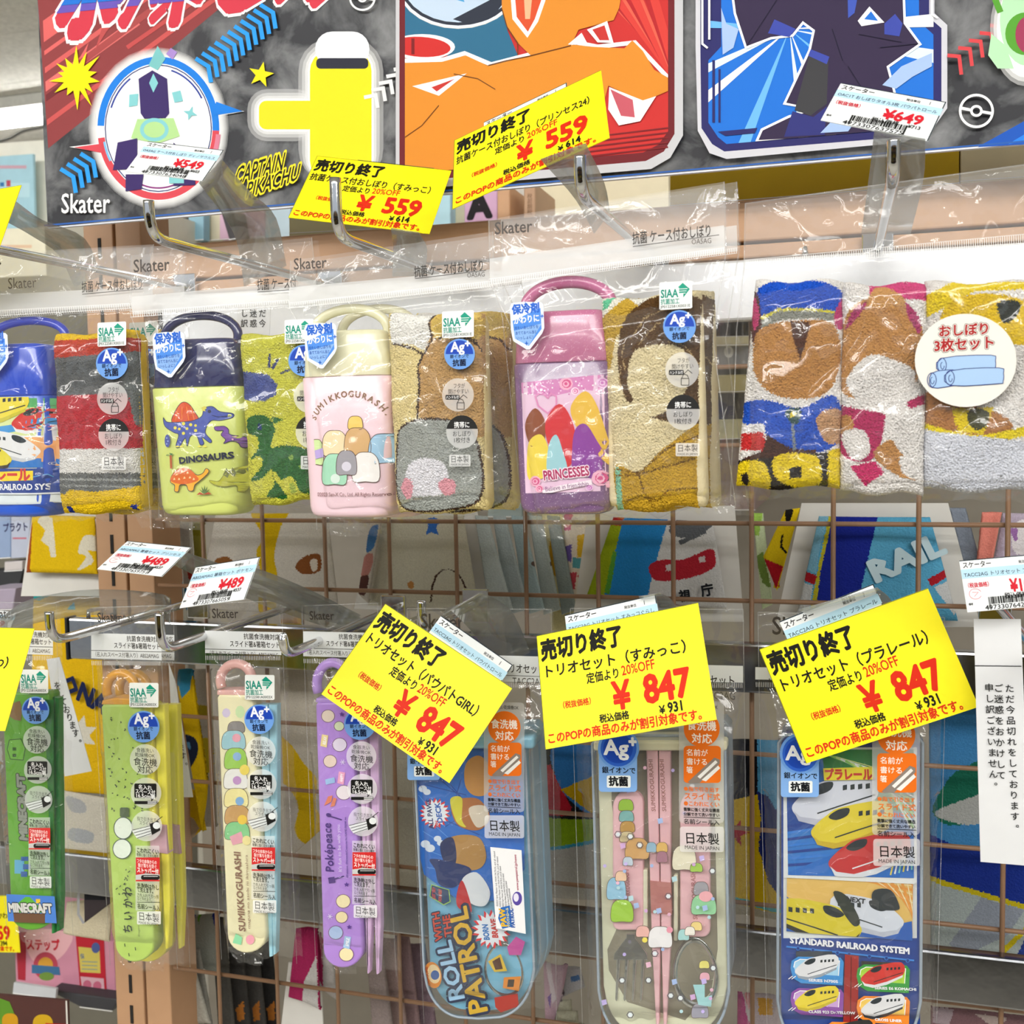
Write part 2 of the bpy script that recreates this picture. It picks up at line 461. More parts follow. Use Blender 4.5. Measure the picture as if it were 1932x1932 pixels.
    def arctext(s, t, cx, cy, r, a0, a1, h, col, bold=0, inner=False):
        n = len(t)
        for i, c in enumerate(t):
            a = math.radians(a0+(a1-a0)*(i+.5)/n); g = glyph(c, bold); w = g[2]*h
            d = (math.sin(a), -math.cos(a)) if not inner else (-math.sin(a), math.cos(a))
            p = (cx+r*math.cos(a)-d[0]*w/2, cy+r*math.sin(a)-d[1]*w/2); s.text(c, p, (p[0]+d[0]*w, p[1]+d[1]*w), h, col, bold)
    def build(s, name, m, parent=None, mapf=None, sub=0, label=None):
        V = np.array(s.V, float).reshape(-1, 3); T = np.array(s.T, int).reshape(-1, 3); C = np.array(s.C, float).reshape(-1, 4)
        if sub:
            while True:
                P = V[T]; e = np.stack([P[:, 1]-P[:, 0], P[:, 2]-P[:, 1], P[:, 0]-P[:, 2]], 1)[:, :, :2]
                L = np.linalg.norm(e, axis=2); bad = L.max(1) > sub
                if not bad.any() or len(T) > 400000: break
                Tb = T[bad]; Lb = L[bad]; k = Lb.argmax(1); r = np.arange(len(Tb))
                a = Tb[r, k]; b = Tb[r, (k+1) % 3]; c = Tb[r, (k+2) % 3]
                mid = (V[a]+V[b])/2; mi = len(V)+r; V = np.concatenate([V, mid])
                T = np.concatenate([T[~bad], np.stack([a, mi, c], 1), np.stack([mi, b, c], 1)]); C = np.concatenate([C[~bad], C[bad], C[bad]])
        if mapf is not None: V = mapf(V)
        me = bpy.data.meshes.new(name); me.vertices.add(len(V)); me.vertices.foreach_set('co', V.astype(np.float32).ravel())
        me.loops.add(len(T)*3); me.loops.foreach_set('vertex_index', T.astype(np.int32).ravel())
        me.polygons.add(len(T)); me.polygons.foreach_set('loop_start', np.arange(0, len(T)*3, 3, dtype=np.int32))
        try: me.polygons.foreach_set('loop_total', np.full(len(T), 3, dtype=np.int32))
        except Exception: pass
        at_ = me.color_attributes.new('Col', 'FLOAT_COLOR', 'CORNER'); at_.data.foreach_set('color', np.repeat(C, 3, 0).astype(np.float32).ravel())
        me.update(calc_edges=True); me.validate(); me.materials.append(m)
        o = bpy.data.objects.new(name, me); COL.objects.link(o)
        if parent: o.parent = parent
        if label: o['label'] = label
        return o

def inpoly(X, Y, P):
    ins = np.zeros(X.shape, bool); n = len(P)
    for i in range(n):
        x1, y1 = P[i]; x2, y2 = P[(i+1) % n]
        c = ((y1 > Y) != (y2 > Y))
        if y1 != y2: ins ^= c & (X < (x2-x1)*(Y-y1)/(y2-y1)+x1)
    return ins
def cloth(name, nx, ny, fn, layers, base, m, parent=None, jit=.0004, fuzz=.0005, uvfn=None):
    """woven surface: a fine grid through fn(u,v) whose cells take the colour of the pattern (list of polygon, colour) in pattern coordinates"""
    u = np.linspace(0, 1, nx+1); v = np.linspace(0, 1, ny+1); U, Vv = np.meshgrid(u, v)
    X, Y, Z = fn(U, Vv)
    X = X+rng.normal(0, jit*.4, X.shape); Y = Y+rng.normal(0, jit*.4, X.shape); Z = Z+rng.normal(0, jit, X.shape)
    V = np.stack([X, Y, Z], -1).reshape(-1, 3)
    cx = (X[:-1, :-1]+X[1:, 1:])/2+rng.normal(0, fuzz, (ny, nx)); cy = (Y[:-1, :-1]+Y[1:, 1:])/2+rng.normal(0, fuzz, (ny, nx))
    C = np.empty((ny, nx, 4)); C[:] = hx(base)
    for P, col in layers:
        C[inpoly(cx, cy, P)] = hx(col)
    C[..., :3] *= rng.uniform(.9, 1.04, (ny, nx, 1))
    C = np.clip(C, 0, 1)
    idx = np.arange((nx+1)*(ny+1)).reshape(ny+1, nx+1)
    Q = np.stack([idx[:-1, :-1], idx[1:, :-1], idx[1:, 1:], idx[:-1, 1:]], -1).reshape(-1, 4)
    me = bpy.data.meshes.new(name); me.vertices.add(len(V)); me.vertices.foreach_set('co', V.astype(np.float32).ravel())
    me.loops.add(Q.size); me.loops.foreach_set('vertex_index', Q.astype(np.int32).ravel())
    me.polygons.add(len(Q)); me.polygons.foreach_set('loop_start', np.arange(0, Q.size, 4, dtype=np.int32))
    a = me.color_attributes.new('Col', 'FLOAT_COLOR', 'CORNER'); a.data.foreach_set('color', np.repeat(C.reshape(-1, 4), 4, 0).astype(np.float32).ravel())
    me.update(calc_edges=True); me.materials.append(m); me.polygons.foreach_set('use_smooth', [True]*len(Q))
    o = bpy.data.objects.new(name, me); COL.objects.link(o)
    if parent: o.parent = parent
    return o
# ------------------------------------------------------------------ lights of the shop: rows of ceiling luminaires
CEIL = 2.95
LAMPM, nt, b_, o_ = newmat('lit lamp tube'); nt.nodes.remove(b_)
em = nt.nodes.new('ShaderNodeEmission'); em.inputs[0].default_value = (1, .985, .94, 1); em.inputs[1].default_value = 34
nt.links.new(em.outputs[0], o_.inputs[0])
WHITEP = mat('white enamel', 'e9e9e4', .4)
def luminaire(x, y, L, alongx=True, label=''):
    t = thing('ceiling_light', (x, y, CEIL), label, 'ceiling light', 'tube lights across the shop ceiling')
    hx_, hy = (L/2, .09) if alongx else (.09, L/2)
    box('housing', -hx_, hx_, -hy, hy, -.05, 0, WHITEP, t, .004)
    for s in (-1, 1):
        if alongx: tube('lamp_tube', [(-hx_+.03, s*.045, -.07), (hx_-.03, s*.045, -.07)], .017, LAMPM, t, 12)
        else: tube('lamp_tube', [(s*.045, -hy+.03, -.07), (s*.045, hy-.03, -.07)], .017, LAMPM, t, 12)
    return t
LX = at(20, 226, 4.04)[0]
for iy, y in enumerate((-3.4, -2.1, 4.04)):
    for ix, x in enumerate((-3.4, -1.1, 1.2, 3.5)):
        if y > 4 and ix > 0: continue
        luminaire(x if y < 4 else LX, y, 2.1, True,
                  'white twin-tube ceiling light glowing beyond the left end of the poster board' if y > 4 else '%s ceiling light of the %s row over the aisle in front of the display' % (('leftmost', 'second', 'third', 'rightmost')[ix], ('outer', 'inner', '')[iy]))
for x in (-2.2, 0, 2.2):
    ld2 = bpy.data.lights.new('back_aisle_fill', 'AREA'); ld2.shape = 'RECTANGLE'; ld2.size = 2.0; ld2.size_y = .35; ld2.energy = 9; ld2.color = (1, .98, .94)  # area light without a fixture, added to brighten the dark background
    l2 = bpy.data.objects.new('back_aisle_fill', ld2); COL.objects.link(l2); l2.location = (x, 2.6, CEIL-.12)
    ld = bpy.data.lights.new('aisle_lamp', 'AREA'); ld.shape = 'RECTANGLE'; ld.size = 2.0; ld.size_y = .35; ld.energy = 23; ld.color = (1, .98, .94)
    lo = bpy.data.objects.new('aisle_lamp', ld); COL.objects.link(lo); lo.location = (x, -1.5, CEIL-.12)
    lo.rotation_euler = Vector((0, 1.2, -1.1)).to_track_quat('-Z', 'Y').to_euler()

# ------------------------------------------------------------------ room
CEILM = mat('perforated ceiling board', 'e8e6de', .8, 0, .1, 60, bump=(30, .5, .004))
FLOORM = mat('pale vinyl floor', 'd2cdc0', .4, 0, .06, 3)
WALLM = mat('off white wall', 'd8d6cf', .8, 0, .03, 2)
def struct(o): o['kind'] = 'structure'; return o
fl = struct(box('floor', -7, 7, -5, 8, -.05, 0, FLOORM))
ce = struct(obj('ceiling', [(-7, -5, CEIL+.06), (7, -5, CEIL+.06), (7, 8, CEIL+.06), (-7, 8, CEIL+.06)], [(0, 3, 2, 1)], WALLM))
TILE = bpy.data.meshes.new('ceiling_tile')
bm = bmesh.new(); bmesh.ops.create_cube(bm, size=1)
for v in bm.verts: v.co = Vector((v.co.x*.897, v.co.y*.447, v.co.z*.02))
bmesh.ops.bevel(bm, geom=bm.edges[:], offset=.002, segments=1, affect='EDGES'); bm.to_mesh(TILE); bm.free(); TILE.materials.append(CEILM)
for i in range(5):
    for j in range(9):
        o = bpy.data.objects.new('ceiling_tile', TILE); COL.objects.link(o); o.parent = ce; o.location = (-4.4+i*.9, 2.7+j*.45, CEIL+.012)
struct(box('wall_back', -7, 7, 8, 8.1, 0, CEIL+.05, WALLM))
struct(box('wall_left', -7.1, -7, -5, 8, 0, CEIL+.05, WALLM))
struct(box('wall_right', 7, 7.1, -5, 8, 0, CEIL+.05, WALLM))
# a dropped beam beyond the lamp with a cable along it
struct(box('trim_1', -7, 7, 6.2, 6.5, CEIL-.35, CEIL+.03, mat('beam paint', 'b6b1a4', .8)))
tag(tube('cable', smooth_path([at(-40, 275, 3.9), at(15, 262, 3.9), at(45, 247, 3.9), at(90, 238, 3.9)]), .006, mat('grey cable', '6b6b68', .6)),
    'thin grey cable sagging under the ceiling light at the upper left', 'cable')

# ------------------------------------------------------------------ display wall: posts, rail, wire mesh, hook bars
YM = .86
PWH = mat('dark slot', '17120f', .8)
def post(px0, px1, pyref, label, nslot=True):
    a = at(px0, pyref, YM+.005); b = at(px1, pyref, YM+.005)
    t = thing('upright_post', (0, 0, 0), label, 'post')
    z0, z1 = .55, 1.98
    box('channel', a[0], b[0], YM+.005, YM+.05, z0, z1, BEIGE, t, .001)
    if nslot:
        xc = (a[0]*.45+b[0]*.55)
        sm = None
        zs = at(px0, 1205, YM)[2]; z = zs-.0255*24
        while z < z1-.03:
            if sm is None:
                s = box('slot', -.0016, .0016, -.0004, .003, -.009, .009, PWH, t); sm = s.data
            else:
                s = bpy.data.objects.new('slot', sm); COL.objects.link(s); s.parent = t
            s.location = (xc, YM+.0046, z); z += .0305
    return t
post(184, 238, 1070, 'beige slotted steel upright post left of the wire mesh')
post(243, 290, 1070, 'plain beige upright post standing just right of the slotted post', False)

RL = at(300, 470, YM)[0]; RR = at(2300, 300, YM)[0]
zt = at(1365, 378, YM-.02)[2]; zm = at(1365, 459, YM-.02)[2]; zb = at(1365, 488, YM-.02)[2]
t = thing('display_rail', (0, 0, 0), 'long beige rail running level behind the upper hooks below the poster board', 'rail')
box('upper_board', RL, RR, YM-.015, YM+.03, zm+.0012, zt, BEIGE, t, .0015)
box('lower_board', RL, RR, YM-.015, YM+.03, zb, zm-.0012, BEIGE, t, .0015)

XW = [at(1269, 1000, YM)[0]+.0612*k for k in range(-9, 9)]
ZW = [at(1027, 1400, YM)[2]+.0612*k for k in range(-8, 8)]
grid = thing('wire_mesh_panel', (0, 0, 0), 'beige coated wire mesh panel that carries the hook bars', 'mesh panel')
x0, x1 = at(292, 1100, YM)[0], XW[-1]+.05
za, zb2 = ZW[0]-.05, zb
for z in ZW:
    if z < zb2: tube('wire', [(x0, YM+.006, z), (x1, YM+.006, z)], .0019, WIREM, grid, 8)
for x in XW:
    if x > x0: tube('wire', [(x, YM+.0025, za), (x, YM+.0025, zb2)], .0019, WIREM, grid, 8)

DCHROME = mat('bar tinted with dark reflection', '9fa1a6', .14, 1, .05, bump=(40, .1, .001))  # darker grey puts the lower bars' dark reflections into the base colour
def bar(pxy_top, pxy_bot, x0p, x1p, Y, label, m=DCHROME):
    zt_ = at(*pxy_top, Y)[2]; zb_ = at(*pxy_bot, Y)[2]; xa = at(x0p, pxy_top[1], Y)[0]; xb = at(x1p, pxy_top[1], Y)[0]
    t = thing('hook_bar', (0, 0, 0), label, 'bar')
    box('rail', xa, xb, Y, Y+.012, zb_, zt_, m, t, .002)
    box('end_cap', xa-.003, xa, Y-.001, Y+.013, zb_-.001, zt_+.001, mat('black plastic cap', '1b1c1e', .4), t, .001)
    for f in (.02, .36, .7):
        xx = xa+(xb-xa)*f
        tube('bracket', [(xx, Y+.006, zt_), (xx, Y+.006, zt_+.006), (xx, Y+.03, zt_+.006), (xx, Y+.03, zt_-.01)], .002, CHROME, t, 8)
    return t
bar((1365, 492), (1365, 606), 300, 2200, YM-.035, 'polished hook bar just below the beige rail behind the upper bags', mat('bar tinted with bright reflection', 'e6e7ea', .35, .6, .03))  # paler metal puts this bar's bright reflection into its colour
bar((700, 1188), (700, 1272), 128, 2300, YM-.02, 'polished hook bar behind the header cards of the lower row')
bar((1390, 1752), (1390, 1842), -200, 2300, YM-.022, 'polished hook bar behind the lower half of the slim chopstick cases')

def hook(bx, by, Yf, label, rise=.021, r=.0034, back=None, lean=(0, 0)):
    P = at(bx, by, Yf); yb = (back or YM-.022)
    fr = Fr(P, (1, 0, 0), (0, 0, 1))
    t = thing('display_hook', fr, label, 'hook')
    L = yb-Yf        # local z points to the viewer
    pts = [(lean[0], rise+lean[1], .0105), (lean[0]*.5, .012, .010), (0, .0055, .0078), (0, .0015, .003), (0, 0, -.005), (0, 0, -.02), (0, .001, -L*.5), (0, .002, -L)]
    tube('rod', smooth_path(pts, 6), r, CHROME, t, 14)
    box('back_plate', -.011, .011, -.014, .014, -L-.004, -L, CHROME, t, .001)
    return t
hook(-42, 462, .60, 'chrome hook cut by the left edge, running into the upper blue train set')
hook(302, 452, .60, 'chrome hook with its upturned tip over the poster, carrying the dinosaur set', .022)
hook(650, 450, .60, 'chrome hook in front of the lower 559 yen yellow card, carrying the pale pink set', .033)
hook(1103, 372, .60, 'chrome hook under the upper 559 yen yellow card, carrying the princesses set', .020)
hook(1684, 338, .60, 'chrome hook under the 649 yen tag, carrying the three towel pack', .017)
hook(114, 1206, .66, 'chrome hook at the far left of the lower row beside the green case header', .022)
hook(320, 1222, .66, 'chrome hook in front of the header of the lime green chopstick case', .027)
hook(548, 1232, .66, 'short chrome hook over the header of the purple chopstick case', .013)
hook(806, 1186, .73, 'chrome hook whose tip peeks over the tilted 847 yen card', .022)
hook(1212, 1240, .70, 'chrome hook hidden behind the middle 847 yen card', .012)
hook(1640, 1215, .71, 'chrome hook hidden behind the right 847 yen card', .012)
hook(1985, 1262, .62, 'chrome hook at the right edge beside the white sold out notice', .02)

# ------------------------------------------------------------------ poster board along the top
YB = .80
fb = Fr(at(90, 431, YB), (1, 0, 0), (0, 0, 1))
board = thing('poster_board', fb, 'long printed poster board with starburst, arrows and dark framed panels along the top', 'poster')
wB = fb.uv(2200, 262)[0]; hB = fb.uv(80, -150)[1]
SMOKE, nt, b_, o_ = newmat('smoky black print')
N, L = nt.nodes.new, nt.links.new
tn = N('ShaderNodeTexNoise'); tn.inputs['Scale'].default_value = 26; tn.inputs['Detail'].default_value = 5; tn.inputs['Roughness'].default_value = .55; tn.inputs['Distortion'].default_value = .4
rp = N('ShaderNodeValToRGB'); rp.color_ramp.elements[0].position = .42; rp.color_ramp.elements[1].position = .74
rp.color_ramp.elements[0].color = hx('24252b'); rp.color_ramp.elements[1].color = hx('8d8e90')
L(coord(nt), tn.inputs['Vector']); L(tn.outputs[0], rp.inputs[0]); L(rp.outputs[0], b_.inputs['Base Color']); b_.inputs['Roughness'].default_value = .5; b_.inputs['Specular IOR Level'].default_value = .3
MATS['smoke'] = SMOKE
box('backing', 0, wB, 0, hB, -.004, -.0002, mat('white card edge', 'dfe3ee', .5), board)
obj('printed_sheet', [(0, .0012, 0), (wB, .0012, 0), (wB, hB, 0), (0, hB, 0)], [(0, 1, 2, 3)], SMOKE, board)

def chev(c, x, y, col, s=1, w=8, dx=24, dy=15, ex=5, ey=30):
    c.line([(x, y), (x+dx*s, y+dy*s), (x+(dx+ex)*s, y+(dy+ey)*s)], w*s, col)
def star(cx, cy, R, r, n, rot=0):
    return [(cx+(R if i % 2 == 0 else r)*math.sin(rot+math.pi*i/n), cy-(R if i % 2 == 0 else r)*math.cos(rot+math.pi*i/n)) for i in range(2*n)]
c = Cv(fb, px=True)
# left panel: dark red diagonal with salmon streaks
red = [(70, -20), (455, -20), (407, 22), (333, 83), (255, 148), (160, 225), (91, 280)]
c.poly(red, '8d3c3e')
c.setclip([(77, -60), (500, -60), (91, 281)])
for a, b2, wd, col in (((60, 75), (230, -45), 34, 'df6664'), ((70, 110), (330, -75), 7, 'df6664'), ((75, 140), (300, -20), 9, 'd75f5e'), ((80, 168), (260, 40), 16, 'e0716e'), ((84, 235), (430, -20), 9, 'c95453'), ((83, 188), (150, 140), 10, '702a30'), ((150, 120), (420, -80), 12, 'a84848'), ((240, 90), (400, -20), 8, 'c04c4c')):
    c.line([a, b2], wd, col)
c.poly([(150, 110), (168, 80), (160, 108)], 'df6664'); c.poly([(180, 95), (192, 55), (225, 30), (200, 62)], 'c05050')
c.setclip(None)
# dark vertical joint and dark areas
# title letters, cut by the upper frame
tt = 'ポケットモンスター'; xs = [102, 205, 268, 296, 378, 448, 515, 575, 640]; sizes = [118, 92, 62, 92, 92, 85, 85, 82, 70]; by = [62, 46, 38, 44, 22, 12, 2, 8, 0]
for ch, x, s, y in zip(tt, xs, sizes, by):
    c.text(ch, (x, y-3), (x+s, y-3-s*.085), s*1.25, 'ffffff', .125, up=(18, -100), res=1)
for ch, x, s, y in zip(tt, xs, sizes, by):
    c.text(ch, (x, y-3), (x+s, y-3-s*.085), s*1.25, 'd23a4c', .08, up=(18, -100), res=1)
c.setclip([(90, -80), (700, -130), (700, -32), (90, 28)])
for ch, x, s, y in zip(tt, xs, sizes, by):
    c.text(ch, (x, y-3), (x+s, y-3-s*.085), s*1.25, '6a55b8', .08, up=(18, -100), res=1)
c.setclip([(90, -80), (700, -130), (700, -44), (90, 14)])
for ch, x, s, y in zip(tt, xs, sizes, by):
    c.text(ch, (x, y-3), (x+s, y-3-s*.085), s*1.25, '1f74d6', .08, up=(18, -100), res=1)
c.setclip(None)
# starbursts
ang = [0, 22, 47, 75, 100, 132, 152, 178, 208, 235, 262, 285, 305, 330]; rad = [60, 52, 60, 40, 45, 42, 62, 62, 38, 50, 52, 36, 46, 42]
P = []
for i, (a, r) in enumerate(zip(ang, rad)):
    P.append((146+r*math.sin(math.radians(a)), 147-r*math.cos(math.radians(a))))
    a2 = (a+(ang[(i+1) % 14]+(360 if i == 13 else 0)))/2; P.append((146+25*math.sin(math.radians(a2)), 147-25*math.cos(math.radians(a2))))
c.poly(P, 'fff200'); c.poly(star(494, 142, 25, 10, 5, .2), 'fbe713')
# round emblem
def halo(cx, cy, rx, ry, n=7, d=3.2, rot=0):
    for i in range(n, 0, -1): c.ell(cx, cy, rx+d*i, ry+d*i, 'ffffff%02x' % int(40+26*(n-i)), rot)
halo(301, 243, 117, 137, 6, 2.6)
c.poly([(400, 200), (463, 211), (400, 222)], 'ffffff'); c.poly([(200, 270), (133, 278), (200, 290)], 'ffffff')
c.ell(301, 243, 117, 137, 'ffffff')
c.ring(301, 243, 115, 135, 13, '1b7fe2', 182, 378); c.ring(301, 243, 115, 135, 13, 'd84a56', 2, 172)
c.ring(301, 243, 101, 120, 2, '24306f', 0, 360); c.ring(301, 243, 96, 114, 3, '2a3f9a', 200, 236); c.ring(301, 243, 96, 114, 3, '2a3f9a', 285, 330); c.ring(301, 243, 96, 114, 3, '8a3380', 60, 110)
c.ring(301, 243, 106, 125, 4, '7cc0ea', 150, 168); c.ring(301, 243, 118, 137, 9, 'd98097', 5, 25)
c.poly([(410, 193), (460, 211), (405, 219)], '1b7fe2'); c.poly([(195, 272), (142, 279), (197, 290)], 'd84a56')
# plain stand-in shapes inside the emblem: dark facets and pale crystals
c.poly([(264, 150), (290, 134), (318, 150), (322, 215), (293, 252), (268, 215)], '3b2a66'); c.poly([(292, 140), (301, 158), (292, 176), (284, 158)], '86cdd2')
c.poly([(283, 125), (300, 88), (315, 112), (300, 134)], '7cc3c4'); c.poly([(316, 103), (325, 92), (337, 100), (328, 114)], 'a98ad0')
c.poly([(247, 180), (264, 178), (262, 200), (246, 203)], '86cdd2'); c.poly([(327, 176), (343, 172), (348, 192), (332, 195)], '86cdd2')
c.poly([(262, 226), (330, 224), (342, 258), (300, 272), (250, 262)], 'b5dd96'); c.ring(294, 246, 27, 22, 7, '86cdd2')
c.poly(star(362, 215, 14, 5, 4, .3), '86cdd2'); c.poly([(225, 270), (262, 262), (262, 320), (216, 322)], '3b2a66'); c.poly([(330, 270), (365, 300), (372, 350), (330, 352)], '3b2a66'); c.poly([(240, 330), (274, 330), (270, 358), (240, 362)], '3b2a66'); c.rect(322, 335, 350, 347, '86cdd2')
# arrows
for i in range(11): chev(c, 372+i*12.2, 112-i*10.1, '2a9bf0')
for i in range(4): chev(c, 118+i*12.6, 320-i*9.6, '2a9bf0')
c.text('Skater', (119, 403), (211, 402), 43, 'ffffff', .012, up=(0, -10))
# yellow plain stand-in next to the star with white cap
for i, gr in enumerate((22, 15, 9, 4)): c.poly(rrect(588-gr, 96-gr, 704+gr, 345, 40+gr), 'ffffff'+('40', '66', '99', 'ff')[i]); c.poly(rrect(492-gr, 192-gr, 600, 246+gr, 16+gr), 'ffffff'+('40', '66', '99', 'ff')[i])
c.poly(rrect(492, 192, 600, 246, 14), 'f7df21'); c.poly(rrect(588, 96, 704, 345, 40), 'f9e31d'); c.poly(rrect(598, 62, 700, 128, 32), 'f2f4fb'); c.poly(rrect(600, 112, 698, 132, 8), '2b2c3a')
for cl, bb in (('fae62a', .11), ('151515', .012)):
    for t_, a, b2, h_ in (('CAPTAIN', (445, 350), (537, 322), 42), ('PIKACHU', (466, 376), (566, 340), 38)): c.text(t_, a, b2, h_, cl, bb, up=(6, -30))
for i in range(5): c.line([(690+i*14, 186-i*13), (712+i*14, 168-i*13+14), (716+i*14, 200-i*13+6)], 7, 'e8e8ea')
def ballmark(x, y, R):
    c.ring(x, y, R, R*.98, R*.15, 'f4f4f4'); c.ring(x, y, R*.36, R*.34, R*.15, 'f4f4f4')
    c.line([(x-R*.95, y-R*.18), (x-R*.33, y-R*.05)], R*.17, 'f4f4f4'); c.line([(x+R*.33, y+R*.05), (x+R*.95, y+R*.16)], R*.17, 'f4f4f4')
ballmark(687, -1, 25); ballmark(1841, 212, 33)
# middle framed panel: white line, dark maroon frame, red field, teal field, orange bands
mid = [(754, -60), (1284, -60), (1284, 255), (1262, 292), (1225, 313), (900, 343), (754, 352)]
c.poly([(750, -60), (1290, -60), (1290, 258), (1266, 300), (1230, 321), (750, 362)], 'c9c9ce')
c.poly([(757, -60), (1274, -60), (1274, 255), (1254, 288), (1220, 306), (757, 346)], '6e1f26')
c.poly([(768, -60), (1262, -60), (1262, 250), (1244, 275), (1215, 290), (768, 330)], 'c9302e')
c.setclip([(768, -60), (1262, -60), (1262, 290), (768, 330)])
for i in range(9): c.line([(1090+i*16, -60), (1262+i*4, 120+i*10)], 6+i % 3*5, ('e0604c', 'b52228', 'd84038')[i % 3])
for i in range(5): c.line([(1110, 262+i*9), (1262, 244+i*9)], 3, '7d1f24')
c.poly([(768, -60), (950, -60), (960, 60), (980, 108), (925, 125), (860, 118), (800, 70), (768, 80)], '2c6a8c')
c.ell(868, -30, 117, 88, 'ffffffcc'); c.ell(868, -32, 112, 84, '2b3140'); c.ell(868, -34, 107, 80, 'c3d6ec'); c.poly([(858, 40), (935, 0), (945, -20), (960, -60), (975, -20), (930, 40), (890, 50)], '2b3140')
c.poly([(770, -20), (815, -10), (880, 8), (850, -60), (770, -60)], '4fa3dc'); c.ring(868, -32, 117, 88, 4, 'e9f2ff')
c.ell(800, 92, 62, 24, 'ffffff'); c.ell(798, 92, 56, 19, 'cc2d2b', .06); c.line([(783, 76), (783, 106)], 6, '7c1b1f')
OR = 'e08d2c'
c.line([(768, 118), (840, 116), (880, 104), (930, 125), (1090, 84), (1130, 92), (1200, 84), (1262, 150)], 8, 'ffffff')
c.poly([(768, 122), (838, 120), (882, 108), (925, 128), (1085, 88), (1120, 92), (1180, 95), (1195, 80), (1215, 100), (1236, 135), (1262, 150), (1262, 175), (1215, 195), (1150, 165), (1130, 240), (1100, 300), (768, 335)], OR)
c.poly([(950, -60), (1185, -60), (1170, 20), (1160, 42), (1094, 60), (1080, 90), (1004, 108), (980, 85), (960, 55), (950, 20)], OR)
c.poly([(962, -60), (1035, -60), (1032, 5), (1018, 45), (998, 75), (970, 40)], 'ffffff'); c.poly([(970, -60), (1028, -60), (1024, 5), (1012, 40), (999, 64), (978, 36)], 'd8512c')
c.poly([(990, -30), (1010, -30), (1003, 40), (994, 40)], 'f3b58c')
c.poly([(782, 166), (884, 142), (832, 184)], 'ffffff'); c.poly([(818, 168), (862, 152), (828, 176)], 'c63530')
c.poly([(1074, 88), (1100, 66), (1112, 88)], 'ffffff'); c.poly([(1110, 60), (1148, 44), (1160, 85), (1130, 84)], 'ffffff'); c.poly([(1120, 60), (1143, 52), (1152, 80), (1134, 80)], 'c63530')
c.line([(860, 143), (905, 152), (938, 172)], 1.6, '6b3a14'); c.line([(832, 202), (800, 240), (768, 262)], 1.6, '6b3a14'); c.line([(925, 127), (960, 118), (1000, 110), (1080, 90)], 1.8, '6b3a14'); c.line([(950, 20), (960, 55), (980, 85), (980, 108)], 1.8, '6b3a14')
c.poly([(1152, 168), (1215, 193), (1240, 185), (1210, 232), (1170, 240), (1150, 210)], 'ffffff'); c.poly([(1154, 172), (1196, 192), (1200, 225), (1174, 222)], 'c65a68')
c.setclip(None)
# right framed panel: navy outline, blue rays, dark angular stand-in
fo = [(1318, -60), (1318, 95), (1322, 110), (1332, 100), (1332, 245), (1345, 275), (1365, 290), (1700, 262), (1745, 240), (1778, 205), (1778, 58), (1755, 40), (1748, 30), (1748, -60)]
c.poly([(1314, -60), (1314, 96), (1318, 250), (1340, 292), (1372, 303), (1705, 272), (1760, 245), (1786, 208), (1786, 52), (1762, 30), (1762, -60)], 'e9e9f2cc')
c.poly([(1323, -60), (1323, 106), (1325, 245), (1345, 275), (1368, 289), (1700, 262), (1748, 236), (1775, 200), (1775, 58), (1752, 38), (1752, -60)], '2a2966')
c.poly([(1362, -60), (1362, 92), (1338, 118), (1338, 235), (1356, 262), (1372, 275), (1690, 248), (1735, 225), (1760, 195), (1760, 70), (1733, 45), (1733, -60)], '1d72d8')
ck = [(1338, -60), (1338, 235), (1372, 275), (1690, 248), (1760, 195), (1760, -60)]
c.setclip(ck)
for i in range(15):
    a = math.radians(8+i*24+(i % 3)*5); r = 330
    c.poly([(1490, 60), (1490+r*math.cos(a), 60+r*math.sin(a)), (1490+r*math.cos(a+.09), 60+r*math.sin(a+.09))], ('dff1ff', '6fb9f5', 'ffffff')[i % 3])
c.line([(1348, 118), (1348, 235)], 5, '2a2966'); c.line([(1359, 135), (1359, 235)], 4, '2a2966'); c.poly([(1356, 252), (1430, 245), (1425, 255), (1370, 260)], '2a2966')
drk = [(1378, -60), (1390, 30), (1410, 92), (1455, 75), (1495, 70), (1515, 45), (1538, 62), (1530, 100), (1516, 130), (1484, 198), (1540, 210), (1490, 226), (1440, 250), (1432, 268), (1560, 262), (1700, 245), (1690, 200), (1680, 160), (1672, 130), (1732, 88), (1704, 50), (1700, -60)]
c.line(drk, 9, 'ffffff', True); c.poly(drk, '332746')
c.poly([(1372, 50), (1395, 60), (1385, 95), (1365, 108), (1362, 20)], 'a9c4f0'); c.poly([(1664, 165), (1700, 130), (1757, 105), (1757, 130), (1720, 150), (1690, 172)], 'a9c4f0')
c.poly([(1530, 100), (1563, 120), (1560, 200), (1530, 222), (1500, 212)], '3c3c40'); c.poly([(1480, 262), (1496, 214), (1535, 225), (1560, 205), (1556, 258)], '2f3278'); c.poly([(1530, 98), (1565, 112), (1560, 126), (1525, 110)], '3b49a6')
c.poly([(1462, 42), (1502, 60), (1490, 75), (1450, 68)], '3b49a6'); c.poly([(1668, 50), (1688, 32), (1702, 50), (1696, 74), (1668, 70)], '3b49a6'); c.poly([(1598, -60), (1630, -60), (1612, 30), (1600, 40)], '3f57b8')
c.poly([(1618, 45), (1640, 18), (1668, 48), (1625, 55)], 'ffffff'); c.poly([(1630, 42), (1643, 27), (1656, 45)], '1d72d8'); c.poly([(1548, 255), (1570, 232), (1620, 225), (1600, 252)], 'a9c4f0')
for a, b2 in (((1410, 92), (1470, 0)), ((1570, 60), (1590, 120)), ((1620, 70), (1700, 85)), ((1600, 130), (1650, 210)), ((1730, 88), (1660, 95))): c.line([a, b2], 1.5, '1b1430')
c.setclip(None)
